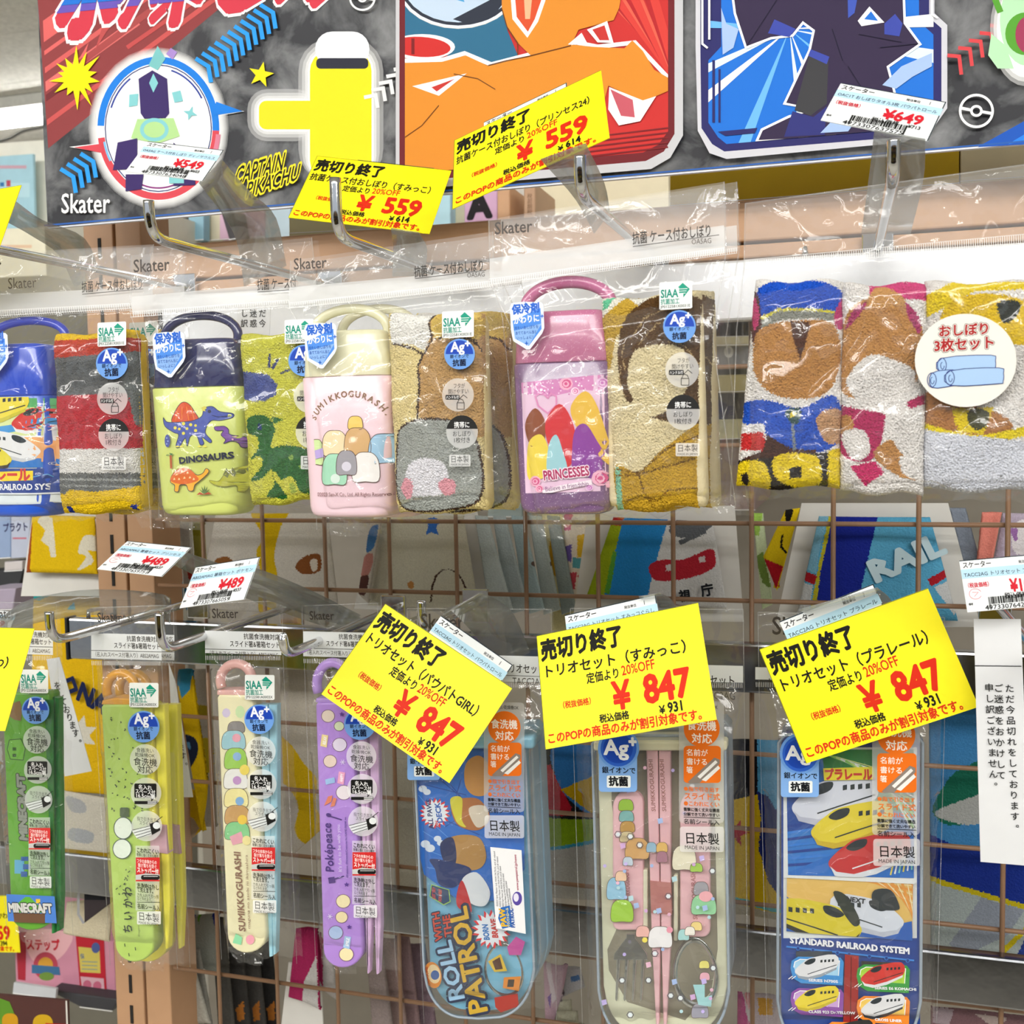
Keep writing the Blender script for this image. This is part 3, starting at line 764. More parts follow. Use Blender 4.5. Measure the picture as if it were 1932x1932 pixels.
c.line([(1327, -60), (1327, 88), (1337, 96)], 4, 'ffffff'); c.line([(1340, -60), (1340, 80)], 4, 'ffffff'); c.line([(1757, -60), (1757, 33), (1768, 40)], 4, 'ffffff')
for i in range(5): c.line([(1786+i*20, 92-i*14+18), (1808+i*20, 100-i*14+12), (1812+i*20, 146-i*16)], 7, 'd9474c')
for i in range(4): c.ell(1932, 60, 66-i*6, 108-i*8, 'ffffff'+('50', '90', 'd0', 'ff')[i])
c.ell(1934, 45, 50, 85, 'b9e6ba'); c.poly([(1868, 70), (1895, 92), (1910, 135), (1880, 135), (1862, 110)], 'b9e6ba'); c.ell(1932, 70, 38, 40, '57a032'); c.ell(1935, 72, 22, 34, 'a03a5a'); c.line([(1873, 0), (1885, 30)], 12, '57a032')
c.poly([(1842, 282), (1932, 232), (2050, 180), (2100, 268)], '1c56b8'); c.poly([(1900, 276), (1960, 240), (2080, 250)], '2a83e8')
# line along the lower edge
c.line([(93, 428), (800, 367), (1400, 316), (2050, 261)], 3, '2f5fae')
c.build('printed_artwork', PRINT, board)

# ------------------------------------------------------------------ price cards
POPY = mat('fluorescent yellow card', 'fff000', .55, 0, .01)
TAGW = mat('white price card', 'eef1f2', .5, 0, .01)
RED, BLK = 'd62a10', '14140f'
def mm(c_): return c_/1000.
def yellow_card(q, l2, price, tax, label, sg=1, W=105, H=74, tiny=None, group=None, only=None):
    fr, e = posefit(q, W/1000, H/1000, sg)
    t = thing('price_card', fr, label, 'price card', group)
    hw, hh = W/2000, H/2000
    box('card', -hw, hw, -hh, hh, -.0005, 0, POPY, t)
    c = Cv(z0=2e-5)
    X = lambda u: -hw+u/1000; Yv = lambda v: hh-v/1000
    T = lambda s, u0, v0, u1, v1, h, col, b=0: c.text(s, (X(u0), Yv(v0)), (X(u1), Yv(v1)), h/1000, col, b)
    c.line([(-hw, hh-.0002), (hw, hh-.0002)], .0003, '6f7a10'); c.line([(-hw+.0002, hh), (-hw+.0002, -hh)], .0003, '6f7a10')
    T('売切り終了', 2, 16.5, 56, 16.5, 15, BLK, .045)
    T(l2, 2, 28.5, 99, 29.5, 9, BLK, .022)
    T('定価より', 30, 37.5, 51.5, 37.5, 7.4, BLK, .022); T('20%OFF', 52.5, 37, 73.5, 36.5, 8.8, RED, .012)
    T('（税抜価格）', 11, 50.5, 34, 51, 4.9, RED, .022)
    T('¥', 45.5, 57.5, 56, 57.5, 24, RED, .03); T(price, 64.5, 56.8, 93, 56.8, 24.5, RED, .04)
    T('税込価格', 35.5, 63.5, 54, 64, 5.6, BLK, .026); T('¥', 72.5, 65, 76, 65, 7, BLK, .02); T(tax, 77.6, 65, 87.5, 65, 8.6, BLK, .03)
    T('このPOPの商品のみが割引対象です。', 1.6, 70.6, 100.5, 72, 7.2, RED, .024)
    c.build('lettering', PRINT, t)
    return t, fr
def white_tag(q, l2, price, tax, code, label, sg=1, W=60, H=35, stamp=False, fr=None, group=None, S=.82):
    if fr is None: fr, e = posefit(q, W/1000*S, H/1000*S, sg)
    else: S = 1
    t = thing('price_tag', fr, label, 'price tag', group); t.scale = (S, S, S)
    hw, hh = W/2000, H/2000
    box('card', -hw, hw, -hh, hh, -.0004, 0, TAGW, t)
    c = Cv(z0=2e-5)
    X = lambda u: -hw+u/1000; Yv = lambda v: hh-v/1000
    T = lambda s, u0, v0, u1, v1, h, col, b=.018: c.text(s, (X(u0), Yv(v0)), (X(u1), Yv(v1)), h/1000, col, b)
    c.line([(-hw, hh-.0003), (hw, hh-.0003)], .0006, '20303a'); c.line([(hw-.0003, hh), (hw-.0003, -hh)], .0006, '20303a')
    c.rect(X(0), Yv(6.2), X(60), Yv(12.6), 'bcdff2')
    T('スケーター', 1.5, 5.2, 21, 5.2, 4.6, '222222'); T('発注単位', 39, 5, 47, 5, 2.2, '333333'); T('1', 51.5, 5.2, 52.8, 5.2, 4, '333333')
    T(l2, 1.5, 11.4, 58, 11.4, 3.4, '26364a', .005)
    T('（税抜価格）', 1, 18.6, 19, 18.6, 3.6, 'cf2038', .02)
    T('¥'+price, 31, 23.6, 53, 23.6, 11.5, 'cf2030', .035)
    T('税込価格', 26, 27.6, 41.5, 27.6, 4.2, '202020'); T('¥'+tax, 46.5, 27.6, 53.5, 27.6, 3.8, '202020')
    T('備考', 1.5, 30.5, 4.5, 30.5, 1.8, '333333')
    x = 15.; r = random.Random(hash(code) % 999 if False else int(code) % 9973)
    while x < 46:
        wd = r.choice((.35, .35, .7, 1.0)); c.rect(X(x), Yv(26), X(x+wd), Yv(32.2 if 16 < x < 29.5 or 31.5 < x < 44.5 else 34), '151515', keep=True); x += wd+r.choice((.3, .35, .6))
    c.rect(X(16), Yv(30.9), X(45.5), Yv(34.8), 'eef1f2')
    T(code, 12, 34.4, 46, 34.4, 4.3, '202020')
    if stamp:
        c.ring(X(7), Yv(23.2), .0042, .0036, .0003, 'e8808c', 20, 330); c.line([(X(5), Yv(22)), (X(9), Yv(22.3)), (X(6), Yv(25))], .0003, 'e8808c')
    c.build('lettering', PRINT, t)
    return t, fr
G1 = 'yellow sale cards on the hooks'; G2 = 'white barcode price tags on the hooks'
white_tag([(278, 267), (423, 283), (382, 342), (237, 323)], 'OA5AG ケース付おしぼり ディノサウルス', '549', '603', '4973307634048', 'white 549 yen barcode tag in front of the round emblem on the poster', group=G2)
white_tag([(1586, 156), (1786, 193), (1750, 266), (1549, 227)], 'OAC1T おしぼりタオル3枚 パウパトロール', '649', '713', '4973307637575', 'white 649 yen barcode tag above the three towel pack', group=G2, S=.95)
white_tag([(240, 1021), (362, 1032), (305, 1088), (184, 1073)], 'ABS2AMAG 箸箱セット プリンセス', '489', '537', '4973307659751', 'white 489 yen barcode tag with a pink stamp, in front of the slotted post', stamp=True, group=G2)
white_tag([(369, 1070), (491, 1050), (461, 1131), (339, 1147)], 'ABS2AMAG 箸箱セット ポケモン', '489', '537', '4973307665059', 'white 489 yen barcode tag above the cream chopstick case header', stamp=True, group=G2)
white_tag([(1809, 1057), (1979, 1044), (1995, 1140), (1826, 1156)], 'TACC2AG トリオセット プリンセス', '1059', '1164', '4973307642296', 'white barcode tag cut by the right edge above the sold out notice', stamp=True, group=G2)
white_tag([(-90, 1142), (31, 1154), (17, 1200), (-110, 1185)], 'ABS2AMAG 箸箱セット ちいかわ', '489', '537', '4973307655555', 'white tag end showing above the yellow card at the left edge', group=G2)
t, f1 = yellow_card([(597, 293), (853, 323), (809, 440), (545, 411)], '抗菌ケース付おしぼり（すみっこ）', '559', '614', 'yellow 559 yen sale card sloping down to the right, left one on the poster', group=G1)
t, f2 = yellow_card([(855, 262), (1136, 135), (1148, 257), (855, 397)], '抗菌ケース付おしぼり（プリンセス24）', '559', '614', 'yellow 559 yen sale card rising to the right, right one on the poster', group=G1)
t, f3 = yellow_card([(725, 1141), (967, 1297), (848, 1480), (607, 1306)], 'トリオセット（パウパトGIRL）', '847', '931', 'yellow 847 yen sale card turned steeply clockwise over the purple case', group=G1)
t, f4 = yellow_card([(1014, 1202), (1314, 1135), (1355, 1360), (1027, 1411)], 'トリオセット（すみっこ）', '847', '931', 'yellow 847 yen sale card in the middle above the cream trio case', group=G1)
t, f5 = yellow_card([(1431, 1224), (1751, 1110), (1846, 1334), (1523, 1441)], 'トリオセット（プラレール）', '847', '931', 'yellow 847 yen sale card over the blue railroad trio case', group=G1)
t, f6 = yellow_card([(-230, 395), (42, 350), (-8, 480), (-290, 530)], '抗菌ケース付おしぼり（プリンセス24）', '559', '614', 'yellow sale card corner at the left edge beside the poster', group=G1)
t, f7 = yellow_card([(-225, 1178), (69, 1186), (6, 1378), (-290, 1372)], '抗菌箸箱セット（ちいかわ）', '391', '430', 'yellow sale card at the left edge over the green case', group=G1)
# white barcode tags that stand behind the yellow sale cards
def behind(fr, du, dv, l2, price, tax, code, label, rot=0):
    R = Matrix.Rotation(rot, 3, Vector(fr.n)); f = Fr(fr.world(du, dv, -.003), np.array(R@Vector(fr.ux)), np.array(R@Vector(fr.uy)))
    return white_tag(None, l2, price, tax, code, label, fr=f, group=G2)
behind(f1, .008, .024, 'OA5AG ケース付おしぼり すみっコぐらし', '699', '768', '4973307634055', 'white tag edge behind the lower 559 yen card')
behind(f2, -.002, .0295, 'OA5AG ケース付おしぼり プリンセス', '699', '768', '4973307634062', 'white tag edge behind the upper 559 yen card')
behind(f3, .0135, .0335, 'TACC2AG トリオセット パウパトロール', '1059', '1164', '4973307642210', 'white tag edge behind the steeply turned 847 yen card', -.02)
behind(f4, -.003, .0315, 'TACC2AG トリオセット すみっコぐらし', '1059', '1164', '4973307642227', 'white tag edge behind the middle 847 yen card', .02)
behind(f5, -.0045, .0318, 'TACC2AG トリオセット プラレール', '1059', '1164', '4973307642234', 'white tag edge behind the right 847 yen card', .03)

# clear plastic strips that hold the cards
def strip(edgeA, edgeB, label, m=RIBBON, n=4):
    """edges as lists of (px,py,Y)"""
    A = smooth_path([at(*p) for p in edgeA], n); B = smooth_path([at(*p) for p in edgeB], n)
    V = A+B; k = len(A); F = [(i, i+1, k+i+1, k+i) for i in range(k-1)]
    o = obj('clear_tag_holder', V, F, m, None, True)
    md = o.modifiers.new('thickness', 'SOLIDIFY'); md.thickness = .0006
    return tag(o, label, 'tag holder')
strip([(30, 380, .62), (80, 415, .66), (160, 450, .72), (190, 520, .8)], [(15, 420, .62), (60, 445, .66), (110, 480, .72), (140, 540, .8)], 'clear plastic strip behind the yellow card at the upper left')
strip([(418, 300, .552), (470, 360, .64), (520, 410, .72), (540, 500, .8)], [(375, 345, .552), (430, 420, .64), (450, 470, .72), (460, 540, .8)], 'clear plastic strip rising to the 549 yen tag')
strip([(790, 438, .6), (806, 470, .66), (800, 520, .75)], [(738, 430, .6), (742, 470, .66), (740, 520, .75)], 'clear plastic strip below the lower 559 yen card')
strip([(1105, 270, .6), (1140, 345, .68), (1150, 400, .78)], [(1020, 300, .6), (1085, 375, .68), (1120, 440, .78)], 'clear plastic strip below the upper 559 yen card')
strip([(1746, 262, .6), (1742, 340, .66), (1718, 440, .78)], [(1650, 245, .6), (1640, 330, .66), (1625, 440, .78)], 'clear plastic strip hanging from the 649 yen tag')
strip([(0, 1166, .62), (60, 1130, .66), (180, 1112, .72), (310, 1122, .78), (320, 1150, .83)], [(0, 1200, .62), (70, 1175, .66), (180, 1160, .72), (300, 1165, .78), (322, 1180, .83)], 'bowed clear strip over the header of the lime green case')
strip([(345, 1040, .555), (420, 1065, .68), (560, 1110, .75), (690, 1170, .83)], [(320, 1062, .555), (400, 1100, .68), (520, 1150, .75), (640, 1190, .83)], 'clear strip behind the 489 yen tags')
strip([(452, 1062, .55), (520, 1085, .62), (600, 1120, .74), (680, 1160, .83)], [(440, 1110, .55), (500, 1130, .62), (580, 1160, .74), (650, 1180, .83)], 'clear strip running back from the 489 yen tag above the cream case')
strip([(905, 1118, .62), (935, 1130, .66), (970, 1160, .72), (1000, 1230, .83)], [(835, 1160, .62), (850, 1150, .66), (905, 1210, .72), (930, 1260, .83)], 'folded clear strip at the top of the steeply turned 847 yen card')
strip([(1245, 1118, .66), (1270, 1135, .72), (1290, 1180, .8)], [(1205, 1125, .66), (1230, 1150, .72), (1250, 1190, .8)], 'clear strip at the top of the middle 847 yen card')
strip([(1655, 1108, .66), (1680, 1130, .72), (1700, 1170, .8)], [(1505, 1150, .66), (1540, 1165, .72), (1580, 1190, .8)], 'clear strip at the top of the right 847 yen card')

# ------------------------------------------------------------------ helpers for packed goods
def PC(fr, z=0):
    return Cv(fr=Fr(fr.world(0, 0, z), fr.ux, fr.uy), px=True, z0=z)
def ploc(fr, pts, z=0):
    f = Fr(fr.world(0, 0, z), fr.ux, fr.uy); return [f.uv(*p) for p in pts]
def slp(y): return (y-932)/6800.
def bag_film(fr, t, TL, TR, BR, BL, seamf, z_in=.004, z_edge=-.016, z_head=-.010, crumple=.004, nx=70, ny=96, seed=0, m=None, name='bag_film', amp=.0012):
    """front sheet of a clear bag: flat header, then a puffed, creased pocket"""
    A, B, C_, D = [np.array(p) for p in ploc(fr, (TL, TR, BR, BL))]
    def fn(u, v):
        p = A*(1-u)*(1-v)+B*u*(1-v)+C_*u*v+D*(1-u)*v
        q = Vector((p[0]*38+seed, p[1]*30, seed*1.7)); q2 = Vector((p[0]*110+seed, p[1]*90, 3.1+seed))
        if v <= seamf: k = 0; z = z_head
        else:
            vv = (v-seamf)/(1-seamf)
            k = min(1, vv*7)*min(1, (1-vv)*9); e = min(1, min(u, 1-u)*9); k = k*(e*(2-e))
            z = (z_head if vv < .3 else z_edge)*(1-k)+z_in*k
        w_ = (1-abs(noise.noise(q))*2)**3; w2 = (1-abs(noise.noise(q2))*2)**3
        a = amp*(.35 if v <= seamf else 1)
        z += a*w_+a*.45*w2
        x, y = p[0], p[1]
        if v > .96: y += crumple*noise.noise(q2*1.3)*(v-.96)/.04; z += .003*noise.noise(q2)
        if u < .03 or u > .97: x += .0012*noise.noise(q2)
        return (x, y, z)
    return sheet(name, nx, ny, lambda u, v: fn(u, v), m or FILM, t)
def bag_print(fr, t, TL, TR, BR, BL, seamL, seamR, band, z=-.0085, extra=None, tick=10):
    c = PC(fr, z)
    (xa, ya), (xb, yb) = seamL, seamR
    c.poly([TL, TR, seamR, seamL], 'f0f0f022')
    if band: c.poly([band[0], band[1], seamR, seamL], 'ececec8c')
    n = int((xb-xa)/4.2)
    for i in range(n):
        f = (i+.5)/n; x = xa+(xb-xa)*f; y = ya+(yb-ya)*f; c.line([(x, y-tick/2), (x+.4, y+tick/2)], 1.5, 'ffffffa8')
    c.line([(xa, ya-tick/2), (xb, yb-tick/2)], 1.2, 'ffffff99'); c.line([(xa, ya+tick/2), (xb, yb+tick/2)], 1.2, 'ffffff99')
    if extra: extra(c)
    return c.build('header_print', GPRINT, t)
def edge_lines(fr, t, pts, z=-.012, r=.00035):
    P = [tuple(p)+(z,) for p in ploc(fr, pts, z)]
    return tube('bag_edge', P, r, FILMFLAT, t, 6)
def siaa(c, x, y, w, sl=None, code='JP0122581X0031E'):
    sl = slp(y) if sl is None else sl; h = w*.84; q = lambda u, v: (x+u*w, y+v*h+u*w*sl)
    c.poly([q(.03, 0), q(.97, 0), q(1, .05), q(1, .97), q(.96, 1), q(.03, 1), q(0, .95), q(0, .04)], 'f4f6f3')
    T = lambda s, u0, v, u1, h_, b=0, col='0f8f7c': c.text(s, q(u0, v), q(u1, v), h_*w, col, b)
    T('SIAA', .04, .56, .57, .34, .03); T('抗菌加工', .04, .79, .62, .18, .02); T(code, .04, .94, .94, .115, .01, '33403c')
    c.poly([q(.56, .22), q(.71, .06), q(.93, .3), q(.73, .6), q(.73, .45), q(.6, .45), q(.6, .22)], '0f9a80')
    for i in range(3): c.line([q(.57, .28+.08*i), q(.86-.03*i, .28+.08*i)], w*.02, 'e8f4f0')
def agb(c, x, y, R, sl=None):
    sl = slp(y) if sl is None else sl
    c.ell(x, y, R, R, '6fa0e4'); P = [(x+R*.9*math.cos(a), y+R*.9*math.sin(a)) for a in np.linspace(math.pi, 2*math.pi, 20)]
    c.poly(P, '1b46b4'); T = lambda s, u0, v, u1, h_, col, b=0: c.text(s, (x+u0*R, y+v*R+u0*R*sl), (x+u1*R, y+v*R+u1*R*sl), h_*R, col, b)
    T('Ag', -.56, -.17, .32, .84, 'f4f8ff', .03); T('+', .34, -.42, .72, .66, 'f4f8ff', .04)
    T('銀イオンで', -.62, .24, .62, .25, '16264a', .01); T('抗菌', -.45, .74, .45, .44, '101c3c', .03)
def dots(c, x, y, w, h, rows, col, sl=None):
    for i, s in enumerate(rows): c.tx(s, x, y+h*(i+1), w, h*.92, col, .012)
def cool_sticker(c, x, y, s=1):
    q = lambda u, v: (x+u*s, y+v*s-u*s*.03)
    c.poly([q(0, 10), q(3, 2), (q(25, 0)), q(56, 2), q(60, 6), q(62, 48), q(58, 58), q(36, 86), q(30, 86), q(6, 70), q(2, 50)], 'e9f2ff')
    c.poly([q(5, 34), q(55, 12), q(57, 50), q(34, 80), q(9, 66)], '4f8fe8'); c.poly([q(7, 52), q(57, 40), q(34, 80), q(9, 66)], '8fb9f0')
    c.text('保冷剤', q(4, 21), q(54, 18), 18*s, '2565cf', .045); c.text('かわりに', q(7, 39), q(54, 35), 14*s, 'ffffff', .03)
    for i, r in enumerate(('冷たいおしぼりを', 'あてておべん当と', 'いっしょに！')): c.text(r, q(8+i*2, 50+i*9), q(52-i*3, 48+i*9), 6.5*s, '1c4fae', .01)
    for u, v in ((28, 4), (58, 26), (30, 74)): c.poly([q(u, v-4), q(u+1.2, v), q(u+4, v+1), q(u+1, v+2), q(u, v+6), q(u-1, v+2), q(u-4, v+1), q(u-1, v)], '2c68d0')
def open_badge(c, x, y, R):
    c.ell(x, y, R, R*1.05, 'ffffff66'); c.tx('フタが', x-R*.3, y-R*.42, R*.75, R*.34, '333333'); c.tx('開けやすい', x-R*.62, y-R*.06, R*1.3, R*.34, '333333')
    c.rect(x-R*.78, y+.0*R, x+R*.1, y+.3*R, '222222', R*.06); c.tx('ハンドル付', x-R*.74, y+.25*R, R*.8, R*.22, 'ffffff', .01)
    c.line([(x-.05*R, y+.9*R), (x-.05*R, y+.5*R), (x+.4*R, y+.5*R), (x+.4*R, y+.9*R), (x-.05*R, y+.9*R)], 1.2, '333333'); c.line([(x-.02*R, y+.48*R), (x+.1*R, y+.25*R), (x+.3*R, y+.3*R), (x+.38*R, y+.48*R)], 1.2, '333333'); c.line([(x+.1*R, y+.25*R), (x+.35*R, y), (x+.6*R, y+.2*R)], 1.2, '333333')
def carry_badge(c, x, y, R):
    c.ell(x, y, R, R*1.05, 'ffffff66'); c.poly([(x+R*math.cos(a), y+R*1.05*math.sin(a)) for a in np.linspace(math.pi*1.06, math.pi*1.94, 16)], '242424')
    c.tx('携帯に', x-.5*R, y-.28*R, R, R*.4, 'ffffff', .01); c.tx('おしぼり', x-.6*R, y+.26*R, 1.2*R, R*.36, '333333'); c.tx('1枚付き', x-.55*R, y+.66*R, 1.1*R, R*.36, '333333')
def made(c, x, y, w, a='88'):
    h = w*.55; c.rect(x, y, x+w, y+h, 'ffffff'+a, w*.05); c.tx('日本製', x+w*.06, y+h*.62, w*.88, w*.34, '2a2a2a'); c.tx('MADE IN JAPAN', x+w*.07, y+h*.92, w*.86, w*.125, '2a2a2a')
def rhalf(z, b, p): return z
CASEM = {}
def case_part(fr, t, L, R_, ytop, ybot, lidT, cols, b=.017, taper=.93, lidin=3, handle=None, hr=.0031, p=4.2, clear=False, hcol=None, seamcol=None):
    """insulated case: body, lid, carrying loop. L,R_ px at body top; returns print map"""
    (x0, yt), (x1, _) = ploc(fr, ((L, ytop), (R_, ytop-2)), -b*.85); yb = ploc(fr, (((L+R_)/2+8, ybot),), -.004)[0][1]; yl = ploc(fr, (((L+R_)/2, lidT),), -.004)[0][1]
    cx = (x0+x1)/2; a = (x1-x0)/2; H = yt-yb
    sec = []
    for f, k in ((0, .80), (.008, .88), (.022, .94), (.045, .975), (.08, 1)):
        sec.append((yb+H*f, a*(taper+(1-taper)*f)*k, b*(k if k < .9 else .5+.5*k)))
    sec += [(yb+H*.5, a*(taper+(1-taper)*.5), b), (yt-.0006, a, b), (yt, a*.985, b*.98)]
    lean = ploc(fr, ((L, ytop),), 0)[0]
    bo = loft('case_body', [(y, w_, d, cx, -b) for y, w_, d in sec], cols[0], t, 56, p)
    hl = yl-yt; al = a*.965
    lo = loft('case_lid', [(yt+.0003, al, b*.96, cx, -b), (yt+.001, al*1.005, b*.97, cx, -b), (yt+hl*.55, al*.975, b*.95, cx, -b), (yt+hl*.6, al*.945, b*.93, cx, -b), (yt+hl*.88, al*.92, b*.91, cx, -b), (yt+hl*.97, al*.87, b*.85, cx, -b), (yl, al*.78, b*.72, cx, -b)], cols[1], t, 56, p)
    if handle:
        (hx0, hy0), (hx1, hy1), (hxt, hyt) = ploc(fr, handle, -b)
        P = []
        for i in range(25):
            an = math.pi*(1-i/24.); P.append(((hx0+hx1)/2+(hx1-hx0)/2*math.cos(an)*(1.02-.02*math.sin(an)), (hy0+hy1)/2+(hyt-(hy0+hy1)/2)*math.sin(an)**.9, -b))
        P = [(P[0][0]+.001, P[0][1]-.012, -b)]+P+[(P[-1][0]-.001, P[-1][1]-.012, -b)]
        tube('carry_handle', P, hr, cols[2], t, 12)
    def mp(V):
        V = V.copy(); dy = np.clip((V[:, 1]-yb)/H, 0, 1); aa = a*(taper+(1-taper)*dy)
        f = np.clip(np.abs((V[:, 0]-cx)/aa), 0, .999); V[:, 2] = V[:, 2]-b+b*(1-f**p)**(1/p)+.00008; return V
    return mp
def towel_part(fr, t, TL, TR, BR, BL, base, layers, b=.010, nx=110, ny=230, name='towel', m=TERRY, zf=0):
    A, B, C_, D = [np.array(p) for p in ploc(fr, (TL, TR, BR, BL), zf-.003)]
    def fn(U, V):
        X = A[0]*(1-U)*(1-V)+B[0]*U*(1-V)+C_[0]*U*V+D[0]*(1-U)*V; Y = A[1]*(1-U)*(1-V)+B[1]*U*(1-V)+C_[1]*U*V+D[1]*(1-U)*V
        fu = np.clip(np.abs(2*U-1), 0, 1); fv = np.clip(np.abs(2*V-1), 0, 1)
        Z = zf-b+b*(1-fu**5)**.3*(1-fv**12)**.3+.0007*np.sin(V*17+U*4)
        Y = Y+.0012*np.sin(U*9+1)
        return X, Y, Z
    ly = [(ploc(fr, P, zf), col) for P, col in layers]
    o = cloth(name, nx, ny, fn, ly, base, m, t, jit=.0003, fuzz=.0003)
    # folded back of the towel
    cx = (A+B+C_+D)/4; hw = np.linalg.norm(B-A)/2*.985; top = (A[1]+B[1])/2; bot = (C_[1]+D[1])/2
    k = (B+A)/2-(C_+D)/2; lean = k[0]/k[1] if abs(k[1]) > 1e-9 else 0
    secs = [(bot+.002, hw*.96, b*.7, cx[0]+lean*(bot-cx[1]), zf-b*1.3), (bot+.006, hw, b*.95, cx[0]+lean*(bot-cx[1]), zf-b*1.3), (top-.006, hw, b*.95, cx[0]+lean*(top-cx[1]), zf-b*1.3), (top-.002, hw*.96, b*.7, cx[0]+lean*(top-cx[1]), zf-b*1.3)]
    loft('folded_back', secs, mat('terry back '+str(base), base, .95, 0, .05, bump=(700, .6, .001)), o, 32, 6)
    return o
def ringp(P, w): return P
def smooth_poly(P, n=5):
    P = [np.array(p, float) for p in P]; k = len(P); out = []
    for i in range(k):
        a, b, c, d = P[i-1], P[i], P[(i+1) % k], P[(i+2) % k]
        for j in range(n):
            s = j/n; out.append(tuple(.5*((2*b)+(-a+c)*s+(2*a-5*b+4*c-d)*s*s+(-a+3*b-3*c+d)*s**3)))
    return out
def outl(P, w=3):
    """ring polygon as list for cloth layers: outer grown polygon"""
    P = np.array(P, float); c = P.mean(0); d = P-c; l = np.linalg.norm(d, axis=1)[:, None]
    return [tuple(q) for q in c+d*(1+w/l)]
G3 = 'bagged case and towel sets on the upper hooks'
YU = .60

def upper_stickers(fr, t, s, a, o, cr, md, cool=None, z=.0052, siw=54):
    c = PC(fr, z); siaa(c, s[0], s[1], siw); c.build('certification_sticker', GPRINT, t)
    c = PC(fr, z); agb(c, *a); c.build('silver_ion_sticker', GPRINT, t)
    c = PC(fr, z); open_badge(c, *o); carry_badge(c, *cr); made(c, md[0], md[1], md[2]); c.build('feature_sticker', GPRINT, t)
    if cool: c = PC(fr, z); cool_sticker(c, *cool); c.build('cooling_sticker', GPRINT, t)

def train(c, x, y, s, body, top, win='1d2a30', fl=1, nose=None):
    """bullet train seen from the front quarter, nose at (x,y)"""
    q = lambda u, v: (x+u*s*fl, y+v*s)
    c.poly(smooth_poly([q(0, 0), q(6, -10), q(20, -22), q(38, -32), q(95, -40), q(100, -12), q(60, 6), q(30, 14), q(8, 10)], 3), body)
    c.poly([q(2, 3), q(10, 10), q(32, 13), q(62, 5), q(98, -10), q(98, -5), q(60, 13), q(28, 20), q(8, 15)], top)
    c.poly(smooth_poly([q(22, -20), q(34, -29), q(48, -31), q(46, -22), q(32, -16)], 3), win)
    for i in range(4): c.poly([q(60+i*9, -27-i*.6), q(65+i*9, -28-i*.6), q(65+i*9, -22-i*.6), q(60+i*9, -21-i*.6)], win)
    c.line([q(30, 6), q(60, -4), q(98, -16)], 1.6*s, nose or win)

